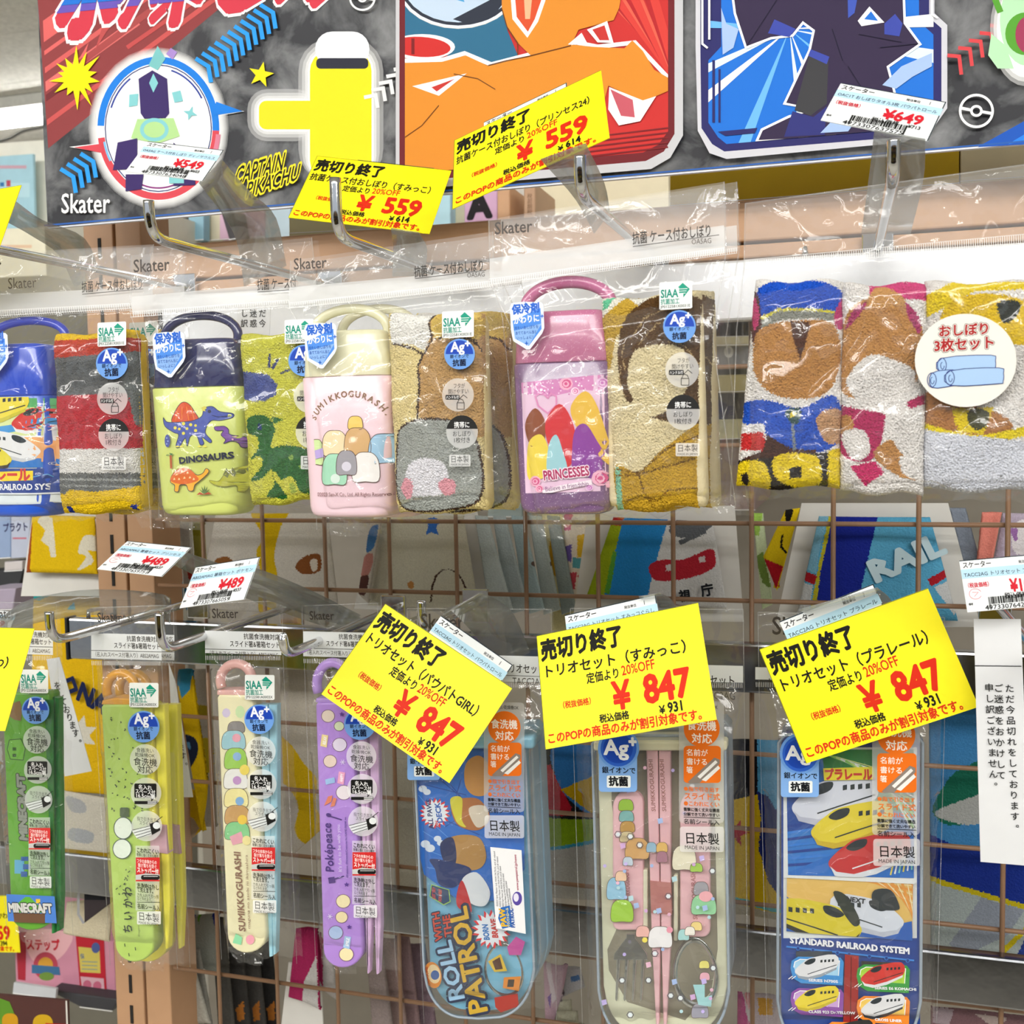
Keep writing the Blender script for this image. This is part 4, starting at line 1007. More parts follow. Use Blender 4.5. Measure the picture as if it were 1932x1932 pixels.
# ================================================================== 1: blue railroad case with a striped towel
def set_railroad(dx=0, dz=0, sub=False):
    fr = wallfr(130+dx, 520, YU+.018+dz)
    lab = ('blue railroad case with red, grey, white and yellow striped towel, cut by left frame edge' if not sub else
           'second striped towel set hanging behind the blue railroad set, only its edge seen')
    t = thing('towel_case_set', fr, lab, 'towel set', G3)
    s = lambda P: [(p[0]+dx, p[1]) for p in P]
    if not sub:
        blue = mat('translucent blue plastic', '1f49c8', .18, 0, .05, coat=.5); bl2 = mat('blue case body', '2a58c8', .25, 0, .04, coat=.4)
        mp = case_part(fr, t, -62, 108, 752, 975, 648, (bl2, blue, mat('blue loop plastic', '3145c4', .2, 0, .03, coat=.5)), handle=((-12, 640), (122, 632), (56, 605)))
        c = PC(fr); c.setclip([(-60, 750), (106, 748), (101, 950), (-50, 955)])
        c.rect(-70, 753, 120, 952, 'dfe9ee'); c.poly([(-70, 753), (120, 750), (120, 780), (-70, 800)], '57b06a'); c.poly([(-70, 775), (60, 768), (120, 780), (120, 822), (-70, 822)], 'd8e4a0')
        c.poly([(-70, 815), (30, 800), (120, 770), (120, 800), (-20, 822)], '3f95d8')
        train(c, 22, 800, .95, 'cf3430', 'e9ecef'); train(c, -60, 782, 1.1, 'e8d73a', 'c9c034')
        c.rect(-70, 822, 120, 826, 'f2f4f4'); c.poly([(-70, 826), (120, 824), (120, 880), (-70, 882)], 'f0b070'); c.poly([(-70, 850), (120, 870), (120, 882), (-70, 882)], '2f78c8')
        train(c, 72, 852, 1.0, 'e6e8ea', 'c9ccd0', fl=-1); train(c, 24, 868, .9, 'e0d23a', '39352c', fl=-1)
        c.tx('© TOMY', 80, 878, 34, 7, 'dfe8f0'); c.rect(-70, 884, 120, 930, '1d3d8e'); c.poly([(-60, 892), (62, 888), (62, 906), (-60, 910)], 'f1d526'); c.tx('プラレール', -48, 906, 106, 22, 'd03022', .05)
        c.line([(62, 900), (80, 895), (86, 903), (108, 903)], 1.5, '5aa5e0'); c.tx('RAILROAD SYSTEM', 2, 924, 106, 13, 'eef2f8', .03)
        c.rect(-70, 930, 120, 933, 'dfe6ec')
        c.build('case_print', GPRINT, t, mp, sub=.006)
        c = PC(fr, .004); cool_sticker(c, -46, 628); c.build('cooling_sticker', GPRINT, t)
    L = [([(90, 600), (290, 590), (290, 650), (90, 640)], 'eac21a'), ([(90, 642), (290, 635), (290, 672), (90, 680)], 'c6402c'), ([(90, 676), (290, 660), (290, 745), (90, 750)], '6b6d6e'),
         ([(104, 684), (200, 678), (200, 728), (108, 732)], '5c5f61'), ([(90, 748), (232, 742), (290, 742), (290, 862), (90, 848)], 'bf2b38'), ([(222, 668), (290, 650), (290, 830), (248, 800)], '6f7474'),
         ([(90, 848), (290, 845), (290, 900), (90, 892)], 'e6e4e0'), ([(90, 892), (290, 893), (290, 950), (90, 930)], '6e706f'), ([(90, 902), (290, 905), (290, 909), (90, 906)], 'a5a8a5'), ([(90, 914), (290, 918), (290, 921), (90, 917)], '9a9d9a'),
         ([(90, 936), (118, 936), (130, 924), (180, 928), (256, 918), (290, 918), (290, 990), (90, 990)], 'ebc41c'), ([(120, 954), (132, 958), (134, 980), (122, 978)], '27378c'), ([(240, 955), (252, 950), (252, 970), (244, 968)], '27378c')]
    towel_part(fr, t, *s([(97, 632), (252, 620), (262, 962), (112, 973)]), 'eac21a', [(s(P), k) for P, k in L])
    cor = s([(-85, 482), (290, 461), (300, 975), (-70, 990)])
    bag_film(fr, t, *cor, .24, seed=1+dx, z_in=.004)
    def ex(c):
        if sub: return
        c.tx('Skater', 20, 546, 54, 24, '77706a', .0); c.tx('抗菌 ケース付おしぼり', 159, 551, 116, 19, '4a4642', .01); c.line([(160, 556), (275, 546)], 1.2, '4a4642'); c.tx('Skater', -58, 516, 66, 28, '4c433d', .01)
    bag_print(fr, t, *cor, s([(-80, 596)])[0], s([(288, 576)])[0], s([(-82, 560), (288, 540)]), extra=ex)
    edge_lines(fr, t, s([(290, 461), (262, 575), (296, 620), (300, 975)]))
    upper_stickers(fr, t, (184+dx, 609), (211+dx, 686, 30), (212+dx, 752, 29), (215+dx, 820, 29), (193+dx, 862, 45))
    tail(fr, t, (235+dx, 962), (296+dx, 1000))
    return t
def tail(fr, t, p, q, seed=3):
    """crumpled film corner below a bag"""
    P = ploc(fr, (p, (q[0], p[1]-8), q, ((p[0]+q[0])/2-12, q[1]-4)))
    def fn(u, v):
        a = np.array(P[0])*(1-u)*(1-v)+np.array(P[1])*u*(1-v)+np.array(P[2])*u*v+np.array(P[3])*(1-u)*v
        n1 = noise.noise(Vector((a[0]*140, a[1]*140, seed))); return (a[0]+.002*n1, a[1]+.0015*n1, -.006+.006*n1)
    sheet('bag_corner', 14, 12, fn, FILM, t, False)
set_railroad(60, .045, True)
set_railroad()

# ================================================================== 2: dinosaur case
def set_dinosaur():
    fr = wallfr(420, 520, YU+.010)
    t = thing('towel_case_set', fr, 'pale green dinosaur case with navy lid and a yellow green towel in a clear bag', 'towel set', G3)
    navy = mat('glossy navy plastic', '23275a', .15, 0, .03, coat=.7); lime = mat('pale lime case plastic', 'cfd977', .35, 0, .02, coat=.2)
    mp = case_part(fr, t, 299, 468, 735, 972, 638, (lime, navy, navy), handle=((312, 640), (448, 632), (380, 595)), taper=.86)
    c = PC(fr); c.setclip([(300, 738), (467, 733), (458, 962), (325, 966)])
    q = lambda P: [(240+x/3.39, 440+y/3.39) for x, y in P]
    OL = '2c2f4a'
    def shp(P, col, ol=OL, w=1.1):
        P = smooth_poly(q(P), 4); c.poly(P, col)
        if ol: c.line(P, w, ol, True)
    shp([(285, 1208), (312, 1130), (352, 1082), (395, 1092), (430, 1140), (458, 1198), (380, 1215)], 'd8562f')
    for x0, x1 in ((310, 330), (350, 352), (395, 380), (430, 410)): c.line(q([(x0, 1195), (x1, 1110)]), 1.5, 'e8853e')
    shp([(228, 1180), (240, 1235), (300, 1275), (330, 1290), (312, 1362), (335, 1368), (372, 1310), (385, 1362), (405, 1300), (445, 1295), (468, 1352), (492, 1345), (480, 1305), (528, 1340), (540, 1325), (500, 1270), (535, 1200), (590, 1198), (655, 1180), (658, 1152), (590, 1140), (545, 1108), (495, 1120), (478, 1170), (430, 1196), (380, 1205), (290, 1210), (250, 1205)], '4d5cae')
    for x, y, r in ((308, 1245, 3), (362, 1218, 3.2), (408, 1225, 3), (362, 1280, 3), (385, 1250, 2.6), (440, 1262, 3), (440, 1230, 2.5), (336, 1252, 2.6)): c.ell(*q([(x, y)])[0], r, r, 'e8dd55')
    c.ell(*q([(528, 1140)])[0], 3.2, 3.2, '22254a'); c.line(q([(545, 1165), (580, 1175), (650, 1168)]), 1, OL)
    c.poly(q([(500, 1105), (512, 1120), (498, 1130), (508, 1140), (480, 1135), (485, 1120), (470, 1120)]), 'd9cf57')
    for x in (325, 350, 465, 500): c.ell(*q([(x, 1364)])[0], 3.5, 1.6, 'e8dd55')
    shp([(560, 1240), (590, 1235), (620, 1235), (640, 1255), (645, 1285), (690, 1300), (740, 1330), (765, 1340), (725, 1345), (710, 1370), (690, 1375), (680, 1340), (650, 1330), (615, 1345), (625, 1320), (600, 1290), (612, 1262), (570, 1262)], '7a4aa6')
    for x, y in ((672, 1300), (690, 1315), (660, 1318), (708, 1325)): c.ell(*q([(x, y)])[0], 1.4, 1.4, 'e8b0d8')
    for (x, y) in ((735, 1190), (282, 1420)):
        c.line(q([(x, y), (x+4, y+85)]), 4, 'b5582c')
        for a in (-70, -35, 0, 30, 60): c.poly(q([(x, y), (x+18*math.sin(math.radians(a))-8, y-14*math.cos(math.radians(a))), (x+34*math.sin(math.radians(a)), y-28*math.cos(math.radians(a))+12)]), '4f7a4a')
    c.ell(*q([(262, 1328)])[0], 5.5, 12, '4450a0'); 
    for x, y in ((258, 1310), (266, 1330), (258, 1348)): c.ell(*q([(x, y)])[0], 1.3, 1.3, '9fb0ea')
    c.text('DINOSAURS', *q([(340, 1474), (670, 1438)]), 14.5, '1c2240', .045)
    shp([(282, 1590), (295, 1545), (340, 1505), (400, 1505), (450, 1545), (490, 1535), (510, 1505), (530, 1515), (520, 1540), (470, 1585), (440, 1610), (430, 1645), (400, 1645), (385, 1610), (345, 1610), (335, 1650), (310, 1648), (310, 1610)], 'f0b032')
    c.poly(smooth_poly(q([(285, 1585), (300, 1540), (345, 1503), (400, 1505), (445, 1545), (462, 1580), (370, 1605)]), 4), 'dd6a26')
    for x, y in ((325, 1540), (360, 1525), (395, 1530), (340, 1570), (375, 1562), (410, 1560), (310, 1570), (435, 1570)): c.poly(q([(x-8, y+8), (x, y-8), (x+8, y+6)]), 'f6d49a')
    shp([(535, 1580), (590, 1585), (625, 1540), (680, 1500), (760, 1490), (790, 1600), (740, 1610), (700, 1655), (680, 1655), (675, 1615), (620, 1620), (560, 1605)], 'b7b83a', '8a8a38')
    for i in range(4): c.poly(q([(615+i*30, 1545-i*10), (635+i*28, 1500-i*2), (648+i*28, 1540-i*6), (640+i*30, 1565-i*8)]), '6f7440')
    c.line(smooth_poly(q([(705, 1425), (740, 1410), (775, 1425)]), 3)[:9], 5, '7c8244')
    for a in (-60, -30, 0, 30, 60): c.poly(q([(495, 1665), (505+40*math.sin(math.radians(a)), 1660-50*math.cos(math.radians(a))), (515, 1665)]), '5e7a44')
    c.poly(q([(455, 1672), (475, 1655), (500, 1668), (530, 1655), (550, 1668)]), 'b84a30')
    c.build('case_print', GPRINT, t, mp, sub=.006)
    L = [([(446, 700), (470, 702), (505, 706), (524, 726), (522, 745), (500, 757), (470, 757), (446, 750)], '4f5c9c'), ([(446, 700), (480, 715), (490, 740), (446, 745)], '45508c'),
         ([(507, 668), (510, 668), (508, 694), (504, 692)], '3c4680'), ([(522, 675), (526, 678), (514, 698), (510, 695)], '3c4680'), ([(528, 703), (548, 695), (549, 698), (530, 706)], '3c4680'),
         (smooth_poly([(466, 790), (490, 782), (508, 790), (518, 808), (514, 825), (512, 845), (540, 840), (585, 850), (600, 880), (600, 925), (568, 930), (550, 900), (530, 905), (520, 890), (515, 900), (540, 938), (520, 940), (500, 936), (516, 915), (512, 885), (498, 900), (470, 908), (495, 880), (490, 860), (470, 868), (485, 848), (484, 825), (464, 815)]), '2f6b33'),
         (smooth_poly([(486, 800), (492, 800), (492, 810), (486, 810)]), '273c7c'), (smooth_poly([(545, 915), (552, 910), (558, 928), (548, 930)]), 'a5b84a'), (smooth_poly([(546, 862), (552, 858), (554, 866), (548, 868)]), '8ab04a'), (smooth_poly([(562, 880), (568, 876), (570, 884)]), '8ab04a'),
         ([(512, 785), (535, 792), (516, 800)], '3a7438')]
    towel_part(fr, t, (449, 632), (600, 622), (610, 940), (470, 958), 'd4d24c', L)
    cor = [(247, 482), (588, 448), (612, 955), (285, 1000)]
    bag_film(fr, t, *cor, .24, seed=12)
    def ex(c):
        c.tx('Skater', 256, 515, 68, 29, '4c433d', .01); c.tx('抗菌 ケース付', 489, 547, 74, 20, '3c3834', .012); c.line([(490, 552), (560, 547)], 1.2, '3c3834')
    bag_print(fr, t, *cor, (250, 594), (600, 568), [(247, 560), (595, 528)], extra=ex)
    edge_lines(fr, t, [(247, 482), (245, 590), (262, 640), (285, 1000)]); edge_lines(fr, t, [(588, 448), (600, 570), (612, 955)])
    upper_stickers(fr, t, (537, 604), (574, 680, 30), (584, 748, 30), (588, 815, 30), (568, 860, 46), (288, 627, 1))
    tail(fr, t, (285, 975), (370, 1002), 5)
set_dinosaur()

# ================================================================== 3: pale pink case (figures on the original are left as plain rounded patches)
def blob(c, x, y, w, h, col, ol='5a4238', lw=1.1):
    P = smooth_poly([(x-w/2, y+h/2), (x-w/2, y-h*.15), (x-w*.3, y-h*.45), (x, y-h/2), (x+w*.3, y-h*.45), (x+w/2, y-h*.15), (x+w/2, y+h/2), (x, y+h*.53)], 4)
    c.poly(P, col); c.line(P, lw, ol, True)
def set_pink(dx=0, dz=0, sub=False):
    fr = wallfr(660+dx, 520, YU+dz)
    t = thing('towel_case_set', fr, 'pale pink case with cream lid beside a cream, tan and grey patterned towel' if not sub else 'second cream and tan towel set hanging behind the pale pink one', 'towel set', G3)
    s = lambda P: [(p[0]+dx, p[1]) for p in P]
    pink = mat('pale pink case plastic', 'efd0da', .3, 0, .02, coat=.3); cream = mat('cream lid plastic', 'e9e6c4', .25, 0, .03, coat=.4)
    mp = case_part(fr, t, 580+dx, 747+dx, 715, 976, 622, (pink, cream, cream), handle=s(((594, 632), (731, 622), (660, 583))), taper=.9)
    if not sub:
        c = PC(fr); c.setclip([(583, 718), (745, 714), (738, 962), (602, 966)])
        n = 14
        for i, ch in enumerate('SUMIKKOGURASHI'):
            a = math.radians(-160+i*132/13.); x = 661+69*math.cos(a); y = 812+62*math.sin(a)*1.02; d = (-math.sin(a)*69, math.cos(a)*62); l = math.hypot(*d); d = (d[0]/l, d[1]/l); w_ = glyph(ch)[2]*15
            c.text(ch, (x-d[0]*w_/2, y-d[1]*w_/2), (x+d[0]*w_/2, y+d[1]*w_/2), 15, '94745c', .03)
        blob(c, 597, 852, 26, 46, 'cfe3a4'); blob(c, 632, 835, 44, 46, 'f3dfb4'); blob(c, 671, 797, 26, 24, 'f2cf6a'); blob(c, 675, 832, 46, 50, 'd9b07a'); blob(c, 722, 845, 50, 54, 'a5cdea'); c.poly([(706, 868), (748, 860), (748, 872), (706, 874)], 'a5cdea')
        blob(c, 632, 884, 44, 56, 'a8dfc0'); blob(c, 690, 880, 46, 54, 'f4f1ee'); blob(c, 655, 872, 36, 44, 'a3a0a8'); c.ell(655, 880, 9, 9, 'dcd8e6'); c.ell(634, 903, 9, 9, 'dff0e6'); c.poly([(594, 850), (610, 845), (612, 862), (596, 866)], 'b9a4dc')
        c.tx('©2023 San-X Co., Ltd. All Rights Reserved.', 599, 936, 134, 9, '8a5f60', .01)
        c.build('case_print', GPRINT, t, mp, sub=.006)
    br = '4c3a30'
    L = [([(728, 570), (820, 580), (825, 640), (800, 665), (780, 650), (735, 648)], 'f1efe9'), ([(735, 645), (800, 660), (790, 700), (792, 800), (735, 830)], 'ead79a'),
         ([(800, 662), (816, 625), (808, 608), (820, 585), (860, 575), (925, 575), (925, 820), (880, 830), (790, 800), (790, 690)], 'c79f66'), ([(812, 620), (812, 602), (826, 582), (850, 580), (890, 575), (912, 610), (900, 640), (820, 640)], 'e0c060')]
    def ln(P, w=4):
        P = [np.array(p, float) for p in P]
        for a, b in zip(P[:-1], P[1:]):
            d = b-a; n_ = np.array([-d[1], d[0]])/np.linalg.norm(d)*w/2; L.append(([tuple(a+n_), tuple(b+n_), tuple(b-n_), tuple(a-n_)], br))
    ln([(738, 648), (775, 656), (798, 668), (815, 640), (812, 625), (808, 608), (818, 590), (826, 582)]); ln([(798, 668), (788, 690), (792, 730), (786, 800)]); ln([(820, 640), (850, 632), (890, 640), (905, 660)])
    g = smooth_poly([(748, 850), (752, 815), (770, 800), (800, 793), (850, 795), (885, 812), (900, 850), (905, 920), (890, 950), (830, 962), (770, 962), (748, 935)])
    L += [(outl(g, 4), br), (g, 'a6aaa4'), (smooth_poly([(770, 930), (768, 885), (785, 868), (812, 864), (838, 876), (845, 905), (835, 932), (800, 936)]), 'eceaf0'), (smooth_poly([(756, 920), (766, 902), (778, 912), (776, 936), (764, 940)]), 'e8a2ae'), (smooth_poly([(826, 915), (840, 902), (858, 910), (856, 930), (838, 934)]), 'e8a2ae')]
    towel_part(fr, t, *s([(728, 592), (908, 588), (915, 962), (746, 972)]), 'e6d396', [(s(P), k) for P, k in L], nx=120)
    cor = s([(548, 492), (930, 437), (985, 955), (598, 1000)])
    bag_film(fr, t, *cor, .22, seed=23+dx)
    def ex(c):
        if sub: return
        c.tx('Skater', 558, 510, 62, 27, '4c433d', .01); c.tx('抗菌 ケース付おしぼり', 785, 523, 132, 21, '3c3834', .015, sl=-.1); c.line([(786, 527), (920, 511)], 1.3, '3c3834'); c.tx('OA5AG', 884, 525, 34, 12, '4c433d', 0, sl=-.07)
    bag_print(fr, t, *cor, s([(545, 578)])[0], s([(932, 536)])[0], s([(546, 542), (930, 508)]), extra=ex)
    edge_lines(fr, t, s([(548, 492), (545, 580), (580, 640), (598, 1000)])); edge_lines(fr, t, s([(930, 437), (932, 536), (948, 600), (985, 955)]))
    if not sub: upper_stickers(fr, t, (834, 588), (867, 668, 29), (864, 745, 30), (872, 815, 30), (848, 858, 40), (574, 610, 1), siw=60)
    tail(fr, t, (585+dx, 965), (670+dx, 1015), 7)
set_pink(52, .045, True)
set_pink()

# ================================================================== 4: purple glitter case
def set_princess(dx=0, dz=0, sub=False):
    fr = wallfr(1070+dx, 520, YU-.006+dz)
    t = thing('towel_case_set', fr, 'pink and purple glitter case beside a brown, cream and gold towel' if not sub else 'second gold towel set hanging behind the purple glitter case set', 'towel set', G3)
    s = lambda P: [(p[0]+dx, p[1]) for p in P]
    if not sub:
        def glit(name, col, rough=.25):
            if name in MATS: return MATS[name]
            m, nt, b, o = newmat(name); v = nt.nodes.new('ShaderNodeTexVoronoi'); v.inputs['Scale'].default_value = 900
            nt.links.new(coord(nt), v.inputs['Vector']); r = nt.nodes.new('ShaderNodeValToRGB'); r.color_ramp.elements[0].position = .10; r.color_ramp.elements[1].position = .16
            r.color_ramp.elements[0].color = hx('f6d7e6'); r.color_ramp.elements[1].color = hx(col); nt.links.new(v.outputs['Distance'], r.inputs[0]); nt.links.new(r.outputs[0], b.inputs['Base Color'])
            b.inputs['Roughness'].default_value = rough; b.inputs['Coat Weight'].default_value = .6; b.inputs['Coat Roughness'].default_value = .1; MATS[name] = m; return m
        mp = case_part(fr, t, 974, 1163, 690, 970, 585, (glit('purple glitter plastic', '7a5a82'), glit('rose glitter plastic', 'bb6f92'), glit('pink glitter loop', 'c26a96')), handle=((993, 585), (1152, 578), (1070, 532)), hr=.0036, taper=.9)
        c = PC(fr); c.setclip([(982, 722), (1159, 704), (1163, 926), (990, 931)])
        c.rect(970, 690, 1180, 940, 'e9c8e0'); c.poly([(970, 700), (1180, 690), (1180, 745), (1100, 735), (1040, 748), (970, 740)], 'd88ac0')
        r_ = random.Random(4)
        for i in range(120): x, y = r_.uniform(980, 1165), r_.uniform(706, 745); c.ell(x, y, 1.6, 1.6, r_.choice(('f6d0ea', 'c96ab0', 'ffffff')), n=6, keep=i > 0)
        def rose(x, y, R, a='d8588e', b='f3b6d0'):
            c.ell(x, y, R, R*.95, b, n=10); c.ell(x+R*.1, y, R*.7, R*.66, a, n=9); c.ell(x, y+R*.05, R*.48, R*.45, b, n=8); c.ell(x, y, R*.25, R*.25, a, n=7)
        rose(1068, 724, 13); rose(1085, 738, 8, 'e07ab0', 'fbe0f0'); rose(1135, 722, 11, 'c878c0', 'f0c8ec')
        c.line([(1035, 752), (1022, 740), (1010, 748), (1016, 766), (1034, 780), (1050, 764), (1050, 748), (1040, 742), (1034, 752)], 3, 'e090c0', False)
        # plain dress-coloured sweeps instead of figures
        c.poly(smooth_poly([(990, 800), (1010, 770), (1030, 800), (1022, 850), (1000, 840)], 4), '8a4a2c'); c.poly(smooth_poly([(1030, 795), (1055, 762), (1078, 790), (1090, 850), (1060, 890), (1035, 840)], 4), 'cf3038'); c.poly(smooth_poly([(1078, 765), (1105, 738), (1128, 770), (1150, 850), (1160, 890), (1120, 850), (1085, 800)], 4), 'e6bb45')
        c.poly(smooth_poly([(1000, 830), (1022, 820), (1036, 850), (1034, 895), (998, 905), (994, 860)], 4), 'ecd34c'); c.poly(smooth_poly([(1036, 840), (1050, 820), (1062, 850), (1070, 890), (1034, 892)], 4), '9fd0da'); c.poly(smooth_poly([(1086, 810), (1105, 800), (1125, 830), (1150, 880), (1140, 905), (1085, 890), (1080, 850)], 4), '8a3f9c')
        for i in range(50): c.ell(r_.uniform(1088, 1138), r_.uniform(845, 895), .9, .9, 'e3c0f0', n=5, keep=i > 0)
        rose(1010, 908, 11); rose(1018, 922, 8); rose(1132, 902, 16); rose(1150, 915, 10); rose(1112, 920, 7, 'c878c0', 'f0c8ec')
        c.poly([(1024, 925), (1060, 915), (1116, 905), (1118, 914), (1060, 925), (1026, 934)], 'fbeef6')
        for b_, cl in ((.11, 'fbeaf4'), (.035, 'b02860')): c.text('PRINCESSES', (1027, 906), (1113, 896), 24, cl, b_)
        c.text('Believe in friendship', (1030, 927), (1112, 916), 12, '7a3a7a', .0)
        c.build('case_print', GPRINT, t, mp, sub=.006)
    bw = '5f4427'
    L = [([(1130, 560), (1230, 550), (1200, 600), (1145, 640), (1130, 600)], 'e9e6da'), ([(1132, 600), (1180, 560), (1210, 580), (1160, 640), (1150, 700), (1138, 690)], 'c9a540'), ([(1135, 565), (1160, 558), (1145, 580), (1135, 585)], '6cc49a'),
         (smooth_poly([(1165, 660), (1180, 600), (1230, 560), (1300, 555), (1345, 600), (1345, 780), (1300, 800), (1225, 785), (1215, 760), (1280, 720), (1280, 660), (1240, 655), (1200, 660), (1185, 700), (1200, 740), (1188, 760), (1172, 730)]), bw), (smooth_poly([(1200, 665), (1240, 650), (1290, 660), (1300, 720), (1265, 770), (1225, 785), (1200, 760), (1184, 720)]), 'e8d9ae'),
         ([(1325, 600), (1350, 600), (1350, 780), (1335, 700)], 'c9a540')]
    for P in ([(1190, 640), (1215, 600), (1260, 580)], [(1200, 655), (1240, 610), (1290, 600)], [(1172, 690), (1168, 720), (1180, 750)], [(1260, 645), (1290, 650), (1320, 690)], [(1178, 640), (1172, 670), (1180, 700)]):
        P = [np.array(p, float) for p in P]
        for a, b in zip(P[:-1], P[1:]):
            d = b-a; n_ = np.array([-d[1], d[0]])/np.linalg.norm(d)*1; L.append(([tuple(a+n_), tuple(b+n_), tuple(b-n_), tuple(a-n_)], 'b59a6c'))
    L += [(smooth_poly([(1160, 880), (1205, 890), (1260, 840), (1345, 800), (1345, 990), (1160, 990)]), 'c9a02c'), ([(1160, 880), (1170, 884), (1174, 990), (1160, 990)], '8fd0b0')]
    for P in ([(1162, 885), (1200, 892), (1212, 888), (1260, 845), (1335, 815)], [(1162, 898), (1200, 896), (1230, 888), (1330, 860)], [(1205, 895), (1215, 930), (1235, 960)], [(1240, 945), (1260, 925), (1330, 920)], [(1175, 950), (1205, 935), (1240, 945)]):
        P = [np.array(p, float) for p in P]
        for a, b in zip(P[:-1], P[1:]):
            d = b-a; n_ = np.array([-d[1], d[0]])/np.linalg.norm(d)*1.4; L.append(([tuple(a+n_), tuple(b+n_), tuple(b-n_), tuple(a-n_)], '7a5818'))
    towel_part(fr, t, *s([(1131, 565), (1322, 545), (1318, 958), (1160, 968)]), 'e8d9ae', [(s(P), k) for P, k in L], nx=120, ny=240)
    cor = s([(922, 414), (1366, 343), (1388, 955), (990, 1005)])
    bag_film(fr, t, *cor, .29, seed=34+dx, ny=110)
    def ex(c):
        if sub: return
        c.tx('Skater', 936, 444, 71, 31, '4c433d', .01); c.tx('抗菌 ケース付おしぼり', 1195, 461, 150, 24, '3c3834', .015, sl=-.105); c.line([(1196, 467), (1358, 445)], 1.3, '3c3834'); c.tx('OA5AG', 1306, 463, 38, 14, '4c433d', 0, sl=-.07)
    bag_print(fr, t, *cor, s([(925, 533)])[0], s([(1368, 474)])[0], s([(924, 488), (1366, 425)]), extra=ex)
    edge_lines(fr, t, s([(922, 414), (925, 535), (975, 640), (990, 1005)])); edge_lines(fr, t, s([(1366, 343), (1370, 474), (1345, 640), (1388, 955)]))
    if not sub: upper_stickers(fr, t, (1244, 533), (1282, 616, 31), (1287, 698, 32), (1289, 778, 32), (1275, 836, 45), (962, 570, 1.05), siw=62)
    tail(fr, t, (990+dx, 970), (1070+dx, 1020), 9)
    tail(fr, t, (1320+dx, 940), (1395+dx, 975), 10)
set_princess(24, .045, True)
set_princess()

